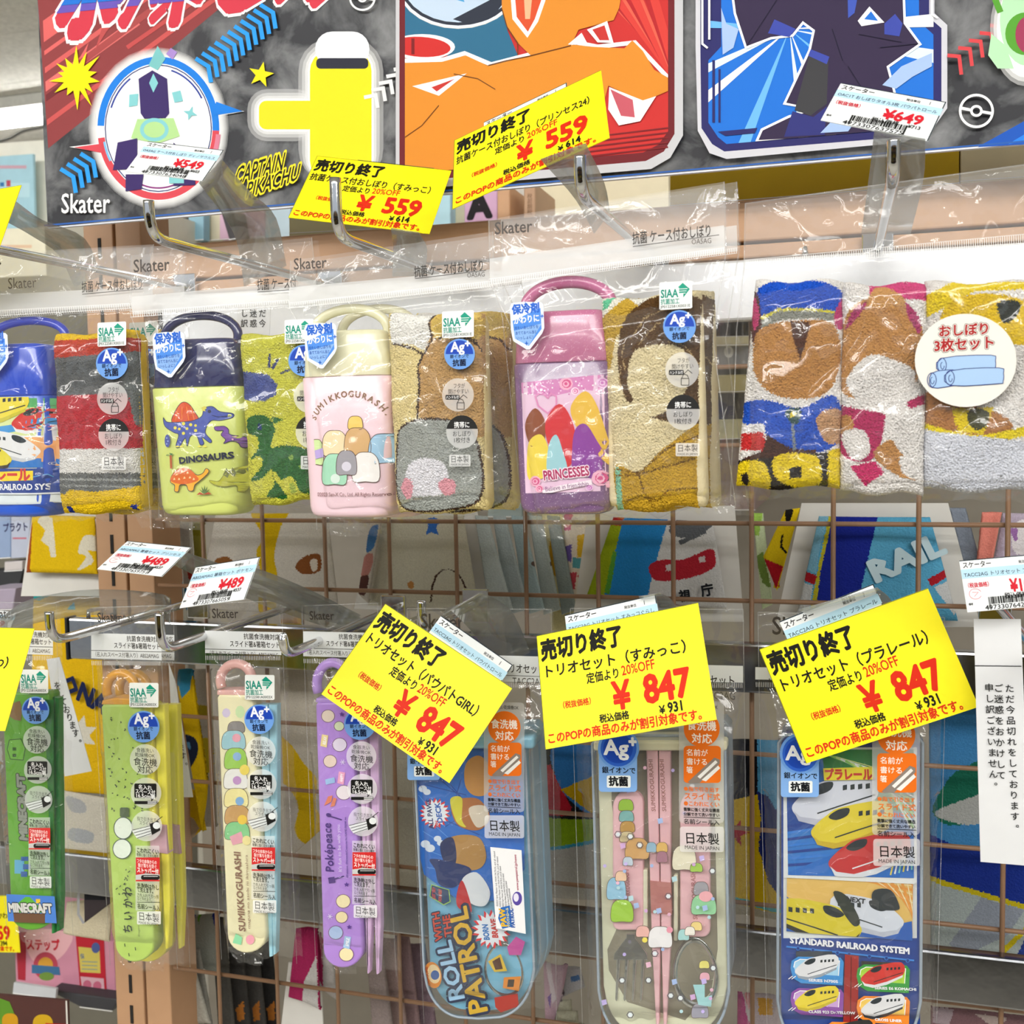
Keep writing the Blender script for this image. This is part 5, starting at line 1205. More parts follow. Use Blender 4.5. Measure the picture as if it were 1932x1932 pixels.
# ================================================================== 5: three towel pack
def set_towels():
    fr = wallfr(1660, 500, YU)
    t = thing('towel_pack', fr, 'clear pack of three printed face towels, blue, pink and yellow, with round white sticker', 'towel set')
    W = 'ece8e4'
    tan = 'c08a4c'; bw = '54301f'
    L1 = [(smooth_poly([(1424, 590), (1430, 545), (1470, 528), (1540, 528), (1585, 545), (1592, 580), (1560, 598), (1480, 590), (1440, 610)]), '2256c8'), ([(1432, 604), (1470, 586), (1530, 586), (1588, 594), (1588, 608), (1530, 600), (1470, 604), (1438, 622)], '93958c'), ([(1434, 598), (1470, 581), (1530, 581), (1588, 588), (1588, 593), (1530, 586), (1470, 586), (1436, 604)], 'd8cf48'),
          (smooth_poly([(1410, 580), (1418, 545), (1430, 560), (1436, 610), (1425, 660), (1414, 620)]), '5c3030'), (smooth_poly([(1416, 575), (1424, 560), (1432, 600), (1422, 622)]), 'd0447c'), (smooth_poly([(1575, 590), (1600, 545), (1612, 560), (1600, 610), (1580, 620)]), 'c03c74'),
          (smooth_poly([(1430, 625), (1470, 608), (1560, 606), (1585, 640), (1582, 700), (1560, 740), (1520, 752), (1460, 745), (1425, 710), (1420, 660)]), tan), ([(1490, 606), (1530, 606), (1522, 640), (1510, 680), (1496, 640)], bw), 
          (smooth_poly([(1400, 780), (1400, 760), (1450, 755), (1510, 770), (1570, 745), (1590, 780), (1590, 820), (1560, 850), (1500, 850), (1450, 830), (1440, 800), (1400, 800)]), '2858c4'), ([(1396, 802), (1440, 800), (1446, 815), (1398, 820)], 'eceaea'), ([(1398, 818), (1440, 815), (1446, 850), (1396, 850)], 'c83434'), ([(1446, 820), (1490, 845), (1540, 850), (1540, 868), (1395, 868), (1440, 850)], '4a2c22'),
          (smooth_poly([(1540, 790), (1570, 770), (1595, 785), (1595, 830), (1560, 835)]), 'c69a72'), ([(1380, 870), (1600, 850), (1600, 935), (1380, 935)], '2c2622'), (smooth_poly([(1388, 880), (1420, 868), (1445, 878), (1450, 925), (1386, 922)]), 'eed222'), (smooth_poly([(1462, 862), (1510, 855), (1545, 866), (1546, 915), (1500, 920), (1462, 900)]), 'eed222'), ([(1562, 850), (1600, 842), (1600, 935), (1562, 925)], 'eed222'), ([(1396, 894), (1410, 892), (1414, 915), (1400, 916)], '2c2622'), ([(1490, 882), (1512, 880), (1512, 902), (1490, 902)], '2c2622'), ([(1492, 795), (1498, 795), (1502, 850), (1496, 850)], '85909a'), (smooth_poly([(1482, 775), (1510, 770), (1506, 798), (1490, 796)]), '3a5a5a'), (star(1496, 782, 8, 3.4, 5), 'e9d53c')]
    L2 = [([(1640, 530), (1760, 530), (1760, 566), (1640, 560)], 'd83c80'), (smooth_poly([(1590, 610), (1620, 570), (1680, 560), (1725, 590), (1745, 640), (1740, 700), (1700, 745), (1640, 755), (1590, 740), (1580, 680)]), 'c48e50'), (smooth_poly([(1640, 560), (1660, 540), (1700, 555), (1705, 575), (1650, 580)]), 'd29c58'), (smooth_poly([(1595, 620), (1610, 585), (1635, 570), (1625, 590), (1605, 612)]), 'b03a6c'), (smooth_poly([(1710, 570), (1735, 600), (1735, 630), (1715, 600)]), 'b03a6c'),
          (smooth_poly([(1600, 710), (1640, 670), (1690, 680), (1725, 700), (1720, 740), (1680, 765), (1630, 760), (1604, 740)]), W), 
          (smooth_poly([(1580, 765), (1610, 770), (1665, 780), (1670, 790), (1660, 840), (1640, 870), (1590, 860), (1578, 800)]), 'b82c62'), (smooth_poly([(1582, 790), (1600, 782), (1612, 800), (1600, 820), (1582, 815)]), 'c48e50'), (smooth_poly([(1590, 815), (1630, 812), (1642, 850), (1620, 870), (1595, 850)]), W), ([(1605, 880), (1650, 870), (1668, 892), (1632, 918)], 'd2286c'), (smooth_poly([(1650, 850), (1680, 830), (1700, 855), (1740, 890), (1735, 905), (1700, 900), (1655, 870)]), 'c48e50'), (smooth_poly([(1700, 860), (1745, 885), (1742, 905), (1705, 895)]), W), ([(1710, 758), (1745, 742), (1745, 762), (1716, 772)], 'b82c62')]
    L3 = [([(1740, 560), (1800, 530), (1960, 530), (1960, 545), (1840, 548), (1765, 590), (1740, 600)], 'f0d418'), (smooth_poly([(1775, 600), (1800, 565), (1860, 553), (1930, 565), (1960, 600), (1960, 640), (1900, 650), (1800, 620)]), 'ecc818'), (smooth_poly([(1882, 570), (1910, 565), (1928, 575), (1915, 600), (1895, 610), (1884, 590)]), '2e3430'), (smooth_poly([(1745, 740), (1800, 760), (1860, 770), (1900, 790), (1905, 815), (1820, 820), (1745, 800)]), 'b57c46'), ([(1795, 770), (1875, 768), (1855, 820), (1808, 815)], 'ecd21c'), (smooth_poly([(1826, 778), (1842, 770), (1865, 778), (1862, 802), (1842, 812), (1828, 800)]), '4c4c2c'),
          ([(1744, 798), (1800, 815), (1850, 822), (1960, 800), (1960, 815), (1900, 830), (1850, 838), (1800, 828), (1744, 808)], 'f0da1c'), ([(1744, 840), (1790, 852), (1790, 858), (1744, 846)], 'e8dc50'), ([(1742, 812), (1960, 835), (1960, 990), (1742, 990)], 'dfe2ec')]
    towel_part(fr, t, (1424, 528), (1594, 526), (1586, 922), (1386, 922), W, L1, nx=120, ny=240, b=.012)
    towel_part(fr, t, (1588, 534), (1752, 532), (1744, 936), (1584, 930), W, L2, nx=116, ny=240, b=.011)
    towel_part(fr, t, (1746, 530), (1975, 528), (1968, 930), (1742, 926), W, L3, nx=140, ny=240, b=.012)
    cor = [(1406, 384), (2010, 300), (2010, 950), (1378, 945)]
    bag_film(fr, t, *cor, .235, seed=45, nx=96, ny=110, crumple=.002)
    bag_print(fr, t, *cor, (1406, 502), (2010, 446), None, tick=18)
    edge_lines(fr, t, [(1406, 384), (1404, 505), (1390, 620), (1378, 945)]); edge_lines(fr, t, [(1406, 384), (2010, 300)])
    c = PC(fr, .0062); c.ell(1822, 680, 96, 88, 'eceae2', n=48)
    for b_, cl in ((.12, '3a2420'), (.085, 'f2efe6'), (.035, 'a81f20')):
        c.text('おしぼり', (1770, 634), (1869, 628), 25, cl, b_); c.text('3枚セット', (1762, 662), (1878, 655), 27, cl, b_)
    def roll(x, y, L_):
        c.poly(smooth_poly([(x, y-12), (x+L_, y-18), (x+L_+9, y-8), (x+L_+8, y+8), (x+L_-2, y+12), (x, y+15)], 3), 'a9c9ee'); c.line(smooth_poly([(x, y-12), (x+L_, y-18), (x+L_+9, y-8), (x+L_+8, y+8), (x+L_-2, y+12), (x, y+15)], 3), 1.4, '27367e', True)
        c.ring(x, y+1, 9, 14, 1.4, '27367e'); c.ring(x+1, y+2, 4, 7, 1.3, '27367e', 0, 270)
    roll(1777, 688, 92); roll(1758, 716, 40); roll(1792, 712, 92)
    c.build('round_sticker', GPRINT, t)
set_towels()
# ================================================================== slim chopstick cases
def rnd_chop(c, x, y, R):
    c.ell(x, y, R, R, 'ffffff74')
def feature_column(c, x, y, s=1.0, lean=3.5, which=(1, 1, 1, 1, 1)):
    """printed marks under the blue round badge centred at x,y"""
    X = lambda dy: x+dy*lean/60*.5
    def T(t, dx, dy, w, h, col='2a2a2a', b=0): c.tx(t, X(dy)+dx*s, y+dy*s, w*s, h*s, col, b)
    c.ell(X(62), y+62*s, 29*s, 29*s, 'ffffff70'); T('食器洗い', -16, 47, 33, 8, '3a3a3a'); T('乾燥機OK', -19, 55.5, 38, 7.5, '3a3a3a'); T('食洗機', -22, 71, 45, 14, '2a2a2a', .005); T('対応', -15, 85.5, 30, 13.5, '2a2a2a', .005)
    c.ell(X(125), y+125*s, 29*s, 29*s, 'ffffff70'); c.rect(X(125)-22*s, y+107*s, X(125)+20*s, y+134*s, '181818', 3*s)
    c.poly([(X(125)+10*s, y+133*s), (X(125)+18*s, y+133*s), (X(125)+10*s, y+141*s)], '181818')
    T('名入れ', -14, 117, 26, 8.5, 'f4f4f4', .02); T('スペース付', -20, 125, 38, 8.5, 'f4f4f4', .02); T('16.5cm箸', -20, 132.5, 38, 8.5, 'f4f4f4', .02)
    c.rect(X(143)-22*s, y+140*s, X(143)+2*s, y+146*s, '1c1c1c'); c.rect(X(143)+2*s, y+140*s, X(143)+21*s, y+146*s, '1c1c1c'); c.rect(X(143)+3*s, y+141*s, X(143)+20*s, y+142.5*s, 'e8e8e8'); c.rect(X(143)+3*s, y+143.8*s, X(143)+20*s, y+145.2*s, 'e8e8e8')
    c.ell(X(187), y+187*s, 29*s, 29*s, 'ffffff70'); T('指で引き出す', -18, 176, 37, 7.5, '3a3a3a'); T('スライド式', -14, 184, 29, 7.5, '3a3a3a')
    q = lambda u, v: (X(187)+u*s, y+(187+v)*s)
    c.poly([q(-28, 8), q(8, -2), q(10, 16), q(-18, 24)], 'f0f4f4cc')
    for i in range(4): c.line([q(-27+i*3, 8+i*5), q(9, -1+i*5)], 1.1*s, '222222')
    c.poly([q(6, -4), q(22, -10), q(26, 8), q(10, 17)], '1a1a1a'); c.ell(*q(19, -1), 7*s, 6.5*s, 'e6eaea'); c.line([q(18, -9), q(30, -18)], 1.3*s, '222222')
    c.rect(X(235)-22*s, y+224*s, X(235)+23*s, y+346*s, 'ffffff58')
    T('こわれにくい', -20, 236, 42, 9.5, '222222', .03); T('衝撃に強く丈夫な構造', -20, 243, 41, 6, '333333', .01)
    c.rect(X(260)-22*s, y+246*s, X(260)+23*s, y+291*s, 'd22f2f'); T('フタの本体からの', -20, 255, 38, 7, 'ffe8e4', .02); T('抜け落ちを防ぐ', -18, 263, 36, 7, 'ffe8e4', .02); T('ストッパー付', -20, 273, 41, 9.5, 'fff4f0', .035); T('外れにくい', -6, 278, 27, 6, '201010', .02)
    c.poly([(X(260)-22*s, y+279*s), (X(260)-2*s, y+276*s), (X(260)+23*s, y+278*s), (X(260)+23*s, y+288*s), (X(260)-22*s, y+288*s)], 'c9c9c6'); c.rect(X(260)-12*s, y+279*s, X(260)+23*s, y+288*s, '1a1a1a', 4*s); c.rect(X(260)-7*s, y+281*s, X(260)+20*s, y+282*s, 'f0f0f0')
    T('洗浄時は外し', -21, 302, 42, 9, '262626', .015); T('て洗えます。', -21, 310, 34, 9, '262626', .015); T('力を入れて引っ張', -21, 319, 41, 7, '444444'); T('ると外れます。', -21, 326, 31, 7, '444444')
    c.line([(X(330)-21*s, y+330*s), (X(330)+22*s, y+330.4*s)], 1*s, '222222'); T('名前シール入', -21, 341, 43, 9.5, '262626', .015)
    made(c, X(350)-22*s, y+347*s, 45*s, 'aa')
def ring_handle(fr, t, cx, cy, rx, ry, m, z=-.005, r=.0036, base=None):
    P = []
    for i in range(19):
        a = math.radians(205-230*i/18); P.append(ploc(fr, [(cx+rx*math.cos(a), cy-ry*math.sin(a))], z)[0]+(z,))
    return tube('hanging_loop', P, r, m, t, 12)
def slim_case(label, px, case, caplabel, colr, loopc, chop, chopc, stick, art, hdr, bag, siaa_, badge, sub=None, YL=.70, seed=0, column=True, scale=1.0, headtxt=True, G='slim chopstick cases on the lower hooks'):
    fr = wallfr(px[0], px[1], YL)
    t = thing('chopstick_case', fr, label, 'chopstick case', G)
    body = ploc(fr, case); prism('case_body', body, -.013, 0, colr, t, .0018, 3, True)
    if caplabel:
        prism('case_end_cap', ploc(fr, caplabel), -.0125, -.0005, loopc, t, .001)
    if stick: ring_handle(fr, t, *stick, loopc)
    for P in chop: prism('chopstick', ploc(fr, P, -.003), -.010, -.004, chopc, t, .0012, 2)
    if art:
        c = PC(fr, 0); c.z0 = .00006; c.setclip([(min(p[0] for p in case)+2, min(p[1] for p in case)), (max(p[0] for p in case)+3, min(p[1] for p in case)), (max(p[0] for p in case)+3, max(p[1] for p in case)), (min(p[0] for p in case)+2, max(p[1] for p in case))]); art(c); c.build('case_print', GPRINT, t)
    # clear bag with printed header
    TL, TR, BR, BL = bag
    hy = hdr[1]
    A, B, C_, D = [np.array(p) for p in ploc(fr, bag)]; sf = (A[1]-ploc(fr, [(hdr[0], hdr[3])])[0][1])/(A[1]-D[1])
    bag_film(fr, t, TL, TR, BR, BL, sf, z_in=.003, z_edge=-.009, z_head=-.004, crumple=.003, nx=40, ny=110, seed=seed, amp=.0007)
    c = PC(fr, -.0030); x0, y0, x1, y1 = hdr
    s = (x1-x0)/133.
    if headtxt:
        c.poly([(x0, y0+46*s), (x1, y0+46*s+3), (x1, y1-4), (x0, y1-8)], 'eceff0d8')
        c.tx('Skater', x0+12*s, y0+24*s, 46*s, 21*s, '3a342f', .01, sl=.0)
        c.tx('抗菌食洗機対応', x1-66*s, y0+60*s, 64*s, 10*s, '33302c', .012, sl=.03); c.tx('スライド箸&箸箱セット', x1-90*s, y0+73*s, 88*s, 10.5*s, '33302c', .012, sl=.03); c.line([(x0, y0+78*s), (x1, y0+81*s)], 1, '33302c'); c.tx('（名入れスペース付箸入り）ABS2AMAG', x0+4*s, y0+89*s, 124*s, 9*s, '44403c', .0, sl=.03)
    n = int((x1-x0)/3.2)
    for i in range(n): x = x0+(x1-x0)*(i+.5)/n; c.line([(x, y1-3), (x+.3, y1+5)], 1.1, 'ffffff90')
    c.build('header_label', GPRINT, t)
    edge_lines(fr, t, [TL, (TL[0]+4, y1), BL], -.008, .00025); edge_lines(fr, t, [TR, (TR[0]+2, y1), BR], -.008, .00025); edge_lines(fr, t, [TL, TR], -.004, .00025)
    if siaa_: c = PC(fr, .0042); siaa(c, siaa_[0], siaa_[1], siaa_[2], sl=.01, code='JP0122581A0003X'); c.build('certification_sticker', GPRINT, t)
    if badge:
        c = PC(fr, .0042); agb(c, *badge, sl=.01); c.build('silver_ion_sticker', GPRINT, t)
        c = PC(fr, .0042); feature_column(c, badge[0]+1, badge[1], scale); c.build('feature_sticker', GPRINT, t)
    tail(fr, t, (BL[0]+2, BL[1]-16), (BL[0]+70, BL[1]+18), seed)
    return t, fr
def capsule(xl0, yt, xr0, xl1, xr1, yb, r=34):
    """case outline in pixels: straight top, rounded bottom"""
    P = [(xl0+4, yt-1), (xl0, yt+5)]; cx = (xl1+xr1)/2; w = (xr1-xl1)/2; P.append((xl1, yb-r))
    for i in range(1, 12): a = math.pi*i/12; P.append((cx-w*math.cos(a), yb-r+r*math.sin(a)))
    P += [(xr1, yb-r), (xr0, yt+5), (xr0-4, yt-1)]
    return P
LIMEC = mat('lime green case plastic', 'b7d56a', .35, 0, .02, coat=.2); ORANGE = mat('orange yellow loop plastic', 'e0a23e', .3, 0, .03, coat=.4)
YCH = mat('yellow chopstick plastic', 'efe54a', .35, 0, .02, coat=.2)
LY, LY2 = .70, .725
# green
gm = mat('leaf green case plastic', '5fa628', .35, 0, .04, coat=.2)
def art_green(c):
    c.poly([(84, 1320), (108, 1320), (118, 1760), (100, 1760)], '2c7a34'); 
    for b_, cl in ((.14, '20261e'), (.07, '8c9288')): c.text('MINECRAFT', (52, 1586), (46, 1462), 20, cl, b_)
    c.poly([(18, 1396), (40, 1394), (48, 1412), (44, 1434), (20, 1432), (14, 1414)], '6fb53a'); c.line([(18, 1396), (40, 1394), (48, 1412), (44, 1434), (20, 1432), (14, 1414), (18, 1396)], 1.4, '244a1c'); c.rect(24, 1410, 31, 1416, '2c5a20'); c.rect(24, 1422, 31, 1428, '2c5a20')
    c.poly([(20, 1328), (38, 1322), (42, 1340), (40, 1360), (28, 1358), (16, 1350)], '8a6a44'); c.rect(28, 1622, 46, 1648, '5aa8d0'); c.rect(40, 1616, 54, 1624, '2c5aa0'); c.rect(44, 1630, 58, 1640, '2c5aa0'); c.rect(40, 1644, 52, 1654, '2c5aa0')
slim_case('green chopstick case with a picture sticker near its end, at the left edge', (60, 1340), capsule(3, 1308, 92, 20, 98, 1756, 30), None, gm, gm, [[(88, 1316), (98, 1316), (104, 1690), (101, 1762), (95, 1762)], [(100, 1316), (108, 1318), (112, 1690), (109, 1758), (104, 1758)]], mat('deep green chopstick', '237a3a', .35), None, art_green,
          (-28, 1143, 100, 1240), [(-30, 1136), (106, 1138), (138, 1765), (14, 1772)], (38, 1263, 53), (67, 1340, 26), seed=51, scale=.9)
fr_ = wallfr(60, 1715, LY); tt = bpy.data.objects['chopstick_case']
c = Cv(fr=Fr(np.array(tt.matrix_world.translation)+fr_.n*.0045, fr_.ux, fr_.uy), px=True, z0=.0045)
c.poly([(12, 1687), (103, 1691), (107, 1742), (15, 1738)], '4a7fd0'); c.poly([(25, 1722), (85, 1724), (85, 1742), (27, 1740)], '6a4a34'); c.poly([(24, 1712), (48, 1692), (56, 1692), (76, 1712), (86, 1722), (24, 1722)], '5fae3a'); c.rect(68, 1696, 76, 1704, 'e8c030')
for b_, cl in ((.13, '1c1c1c'), (.06, 'd4d4d0')): c.text('MINECRAFT', (17, 1720), (99, 1722), 19, cl, b_)
c.build('picture_sticker', GPRINT, tt)
# lime (a second one hangs behind)
def art_lime(c):
    r_ = random.Random(11)
    for i in range(44):
        x, y = r_.uniform(200, 262), r_.uniform(1350, 1530); x += (y-1340)*.05; a = r_.uniform(0, 3.1); s_ = r_.uniform(1.2, 3); c.line([(x, y), (x+s_*math.cos(a), y+s_*math.sin(a)), (x+s_*1.6*math.cos(a+.8), y+s_*1.6*math.sin(a+.8))], 1.6, '33403a')
    for i in range(14):
        x, y = r_.uniform(222, 250), r_.uniform(1625, 1690); c.line([(x, y), (x+r_.uniform(-4, 4), y+3)], 1.6, '33403a')
    c.ell(235, 1561, 18, 21, 'e9f3e6'); c.ring(235, 1561, 18, 21, 1.4, '3a4a54'); c.ell(233, 1600, 18, 19, 'e9f3e6'); c.ring(233, 1600, 18, 19, 1.4, '3a4a54'); c.rect(229, 1522, 246, 1540, '5a6a50', 3)
    for ch, y in zip('ちいかわ', (1760, 1736, 1712, 1690)): c.text(ch, (252, y), (250, y-19), 20, '2c3830', .02)
    c.text('©nagano / chiikawa committee', (267, 1765), (262, 1690), 5, '4a5a3a')
    for p in ((238, 1778), (258, 1785), (246, 1796)): c.line([p, (p[0]+1, p[1]+6)], 1.6, '33403a')
def chops(x0, x1, xb0, xb1, yt, yb, w=.46):
    g = (x1-x0)*.06; m0 = x0+(x1-x0)*.48; mb = xb0+(xb1-xb0)*.5
    return [[(x0, yt), (m0-g, yt), (mb-1.5, yb-90), (xb0+9, yb), (xb0+5, yb)], [(m0+g, yt), (x1, yt), (xb1+1, yb-90), (xb1-3, yb+1), (xb1-8, yb+1)]]
def lime(dx, Y, label, sub):
    s = lambda P: [(p[0]+dx, p[1]) for p in P]
    t, f = slim_case(label, (240+dx, 1340), s(capsule(190, 1330, 265, 216, 290, 1816, 36)), s([(191, 1330), (192, 1322), (215, 1317), (243, 1319), (254, 1325), (256, 1331)]), LIMEC if not sub else YCH, ORANGE, [s(P) for P in chops(265, 308, 280, 318, 1330, 1790)], YCH, (228+dx, 1300, 27, 30), None if sub else art_lime,
              (172+dx, 1149, 305+dx, 1250), s([(170, 1147), (303, 1142), (335, 1830), (208, 1822)]), None if sub else (244, 1288, 55), None if sub else (271, 1371, 30), YL=Y, seed=61+dx)
    prism('paper_band', ploc(f, s([(272, 1552), (312, 1558), (315, 1612), (276, 1606)]), -.002), -.0105, -.0025, mat('mauve paper band', 'c9a0ae', .6), t, .0005)
    return t
lime(24, .735, 'second lime chopstick case hanging right behind the lime green one, its yellow chopsticks showing', True)
lime(0, .70, 'lime green chopstick case with orange loop and yellow chopsticks', False)
# cream
def art_cream(c):
    c.ell(427, 1345, 8, 9, 'd4c8e4', n=8); c.ell(453, 1343, 9, 12, 'cfe8b4', n=9)
    ys = 1372
    for (x, y, w, h, col) in ((446, 1371, 30, 20, '8c8888'), (441, 1395, 42, 34, '9fcbd6'), (445, 1430, 40, 38, '9fcf5a'), (445, 1468, 42, 36, 'eeeeea'), (446, 1504, 42, 34, 'f2e8a4'), (448, 1536, 44, 34, 'cda267'), (448, 1566, 44, 32, '88cf90')): blob(c, x, y, w, h, col, '6a5a4a', 1)
    c.ell(447, 1392, 8, 8, 'e8a4b4'); c.ell(448, 1427, 8, 8, '8fb4e0'); c.ell(448, 1472, 8, 8, 'c79ad0'); c.ell(453, 1511, 8, 8, '7fb0e0'); c.ell(462, 1452, 9, 10, 'eed862'); c.ell(458, 1546, 9, 9, 'f0cc50'); c.poly([(434, 1578), (456, 1568), (462, 1588), (440, 1594)], 'e8a8b8'); c.ell(466, 1585, 8, 9, 'f0e4a0')
    c.text('SUMIKKOGURASHI', (464, 1757), (454, 1606), 17, '8c6a54', .03); c.text('maguna no asobi ni ikimashira', (473, 1752), (468, 1612), 7, '9a7a64')
    c.poly([(440, 1778), (446, 1760), (458, 1768), (456, 1782)], '8fd8a8'); c.ell(473, 1772, 8, 9, 'eea4b4')
slim_case('pale cream chopstick case with pink loop and light blue chopsticks', (450, 1340), capsule(409, 1312, 476, 428, 502, 1799, 36), [(409, 1312), (409, 1303), (474, 1302), (476, 1313)], mat('cream case plastic', 'efe9c0', .35, 0, .02, coat=.2), mat('dusty pink loop', 'e6b4ae', .35, 0, .02, coat=.3),
          [[(487, 1330), (503, 1330), (512, 1700), (512, 1806), (506, 1806)], [(505, 1330), (521, 1330), (521, 1700), (518, 1802), (513, 1802)]], mat('light blue chopstick', 'a4d4e4', .35, 0, .02, coat=.2), (446, 1284, 30, 32), art_cream,
          (387, 1140, 531, 1240), [(384, 1138), (532, 1134), (560, 1818), (418, 1810)], (462, 1273, 56), (489, 1357, 28), seed=71, scale=.98)
# purple
def art_purple(c):
    r_ = random.Random(5)
    for (x, y, rr, col) in ((619, 1351, 13, 'ecdccc'), (640, 1370, 10, 'dce8c0'), (641, 1405, 14, 'e4dcee'), (623, 1436, 13, 'e8d4c4'), (649, 1495, 15, 'f0e8ec'), (648, 1700, 14, 'f0e4b4'), (645, 1730, 12, 'efe0b0'), (634, 1759, 14, 'a8c0e4'), (654, 1800, 14, 'efe2b4')):
        c.ell(x, y, rr, rr*.95, col); c.ring(x, y, rr, rr*.95, 1.2, '7a5a7a')
    for (x, y, t_) in ((612, 1405, 'RELAX'), (644, 1475, 'HAPPY'), (655, 1785, 'SMILE')): c.poly([(x-7, y+2), (x-4, y-20), (x+8, y-18), (x+5, y+5)], ('a8c8ec', 'f0dc98', 'f0a8c8')[y % 3]); c.text(t_, (x+3, y), (x+5, y-15), 8, 'ffffff', .03)
    c.poly([(614, 1470), (632, 1466), (633, 1476), (616, 1480)], '9cc0e8'); c.poly([(612, 1520), (620, 1502), (628, 1500), (626, 1512)], 'e08464'); c.poly([(624, 1522), (630, 1504), (636, 1506), (632, 1520)], 'e08464')
    c.text('Poképeace', (631, 1645), (625, 1552), 22, '4a2a7c', .02); c.text("It's fun to be with you.", (646, 1645), (642, 1553), 9, 'e4d4f8', .01); c.text('©Pokémon. ©Nintendo/Creatures Inc./GAME FREAK inc.', (658, 1655), (654, 1540), 5, '5a3a9a', .02)
    c.line([(620, 1538), (646, 1546)], 2.4, '4a2a7c'); c.ell(621, 1537, 5, 3.6, '4a2a7c', .3); c.line([(624, 1660), (650, 1652)], 2.4, '4a2a7c'); c.poly([(620, 1655), (632, 1653), (634, 1664), (622, 1666)], '4a2a7c')
    for p in ((646, 1347), (655, 1668), (660, 1748)): c.poly(star(p[0], p[1], 5, 2.4, 5), '5a3494')
    for i in range(3): a = i*math.pi/3; c.line([(648-5*math.cos(a), 1437-5*math.sin(a)), (648+5*math.cos(a), 1437+5*math.sin(a))], 1.2, 'e4d8f4'); c.line([(624-5*math.cos(a), 1728-5*math.sin(a)), (624+5*math.cos(a), 1728+5*math.sin(a))], 1.2, 'e4d8f4')
pm = mat('lilac case plastic', 'b48ade', .35, 0, .02, coat=.2)
slim_case('lilac purple chopstick case with a matching loop, partly under the turned 847 yen card', (640, 1340), capsule(595, 1326, 662, 609, 684, 1827, 36), [(595, 1326), (596, 1318), (660, 1318), (662, 1327)], pm, mat('lilac loop plastic', 'b894e0', .35, 0, .02, coat=.3),
          chops(672, 712, 686, 716, 1345, 1838), mat('pale lilac chopstick', 'dcb8e0', .35, 0, .02, coat=.2), (628, 1290, 30, 40), art_purple,
          (572, 1145, 705, 1246), [(570, 1143), (712, 1138), (748, 1842), (596, 1828)], None, (679, 1366, 30), seed=81, scale=.98)

# ================================================================== trio sets: tray with fork, spoon and chopsticks under a clear lid
def big_badge(c, x, y, s, sl=.03):
    """light blue panel with the big blue disc; x,y = disc centre"""
    T = lambda t, u0, v, u1, h_, col, b=0: c.text(t, (x+u0*s, y+v*s+u0*s*sl), (x+u1*s, y+v*s+u1*s*sl), h_*s, col, b)
    c.rect(x-37*s, y+5*s, x+35*s, y+82*s, '82aee8', 6*s); c.ell(x, y, 39*s, 39*s, '6ea0e6'); c.ell(x, y, 34*s, 34*s, '2f62cc'); c.ell(x-1*s, y, 28*s, 28*s, '1d48b4')
    T('Ag', -27, 12, 19, 40, 'f6f9ff', .03); T('+', 19, -3, 35, 30, 'f6f9ff', .05)
    T('銀イオンで', -31, 46, 33, 13, '1c2433', .02); c.rect(x-22*s, y+51*s, x+23*s, y+74*s, 'f0f4f4', 3*s); T('抗菌', -18, 69, 19, 18.5, '12161c', .045)
def trio_column(c, x, y, s):
    """orange marks; x,y = top left of the orange square, s=1 -> 70 px wide"""
    T = lambda t, u0, v, u1, h_, col, b=0: c.text(t, (x+u0*s, y+v*s+u0*s*.04), (x+u1*s, y+v*s+u1*s*.04), h_*s, col, b)
    c.rect(x-9*s, y-84*s, x+76*s, y+146*s, 'f0f0f04c', 8*s)
    c.ell(x+34*s, y-32*s, 34*s, 34*s, 'ee7420'); T('食器洗い乾燥機OK', 6, -72, 64, 9, '333333', .01); T('食洗機', 6, -32, 62, 20, 'fff4ea', .02); T('対応', 15, -8, 54, 20, 'fff4ea', .02)
    c.rect(x, y, x+70*s, y+70*s, 'ee7420', 7*s); T('名前が', 5, 17, 46, 14, 'fff4ea', .01); T('書ける', 5, 34, 46, 14, 'fff4ea', .01); T('箸', 5, 50, 18, 14, 'fff4ea', .01)
    q = lambda u, v: (x+u*s, y+v*s)
    c.poly([q(8, 68), q(58, 22), q(68, 26), q(68, 34), q(30, 70), q(12, 70)], '8c8078'); c.poly([q(26, 58), q(60, 27), q(64, 31), q(31, 62)], 'f2f0ec'); c.poly([q(34, 64), q(65, 37), q(69, 42), q(42, 67)], 'f2f0ec')
    T('●指で引き出す', 0, 84, 68, 9.5, 'e0702c', .02); T('スライド式', 1, 99, 69, 14, 'e0702c', .02); T('●こわれにくい', 0, 112, 68, 10.5, 'e0702c', .02); T('衝撃に強く丈夫な構造', 0, 122, 68, 7.5, '2a2a2a', .03); T('分解できて洗いやすい', 0, 131, 68, 7.5, '2a2a2a', .03)
    c.line([q(0, 134), q(69, 136.5)], 1.2*s, '2a2a2a'); T('名前シール入', 0, 146, 68, 11, '2a2a2a', .015)
    c.rect(x-7*s, y+152*s, x+76*s, y+200*s, 'f4f4f478', 5*s); T('日本製', 2, 182, 68, 24, '222222', .01); T('MADE IN JAPAN', 2, 194, 68, 10, '2a2a2a')
def trio_outline(xl0, yt, xr0, xl1, xr1, yb, r):
    P = [(xl0+8, yt), (xl0, yt+10)]; P.append((xl1-2, yb-r))
    for i in range(1, 10): a = math.pi/2*i/10; P.append((xl1+r*.8*(1-math.cos(a)), yb-r+r*math.sin(a)))
    P.append(((xl1+xr1)/2, yb+2))
    for i in range(1, 10): a = math.pi/2*(1-i/10); P.append((xr1-r*.8*(1-math.cos(a)), yb-r+r*math.sin(a)))
    P += [(xr1+2, yb-r), (xr0, yt+10), (xr0-8, yt)]
    return P
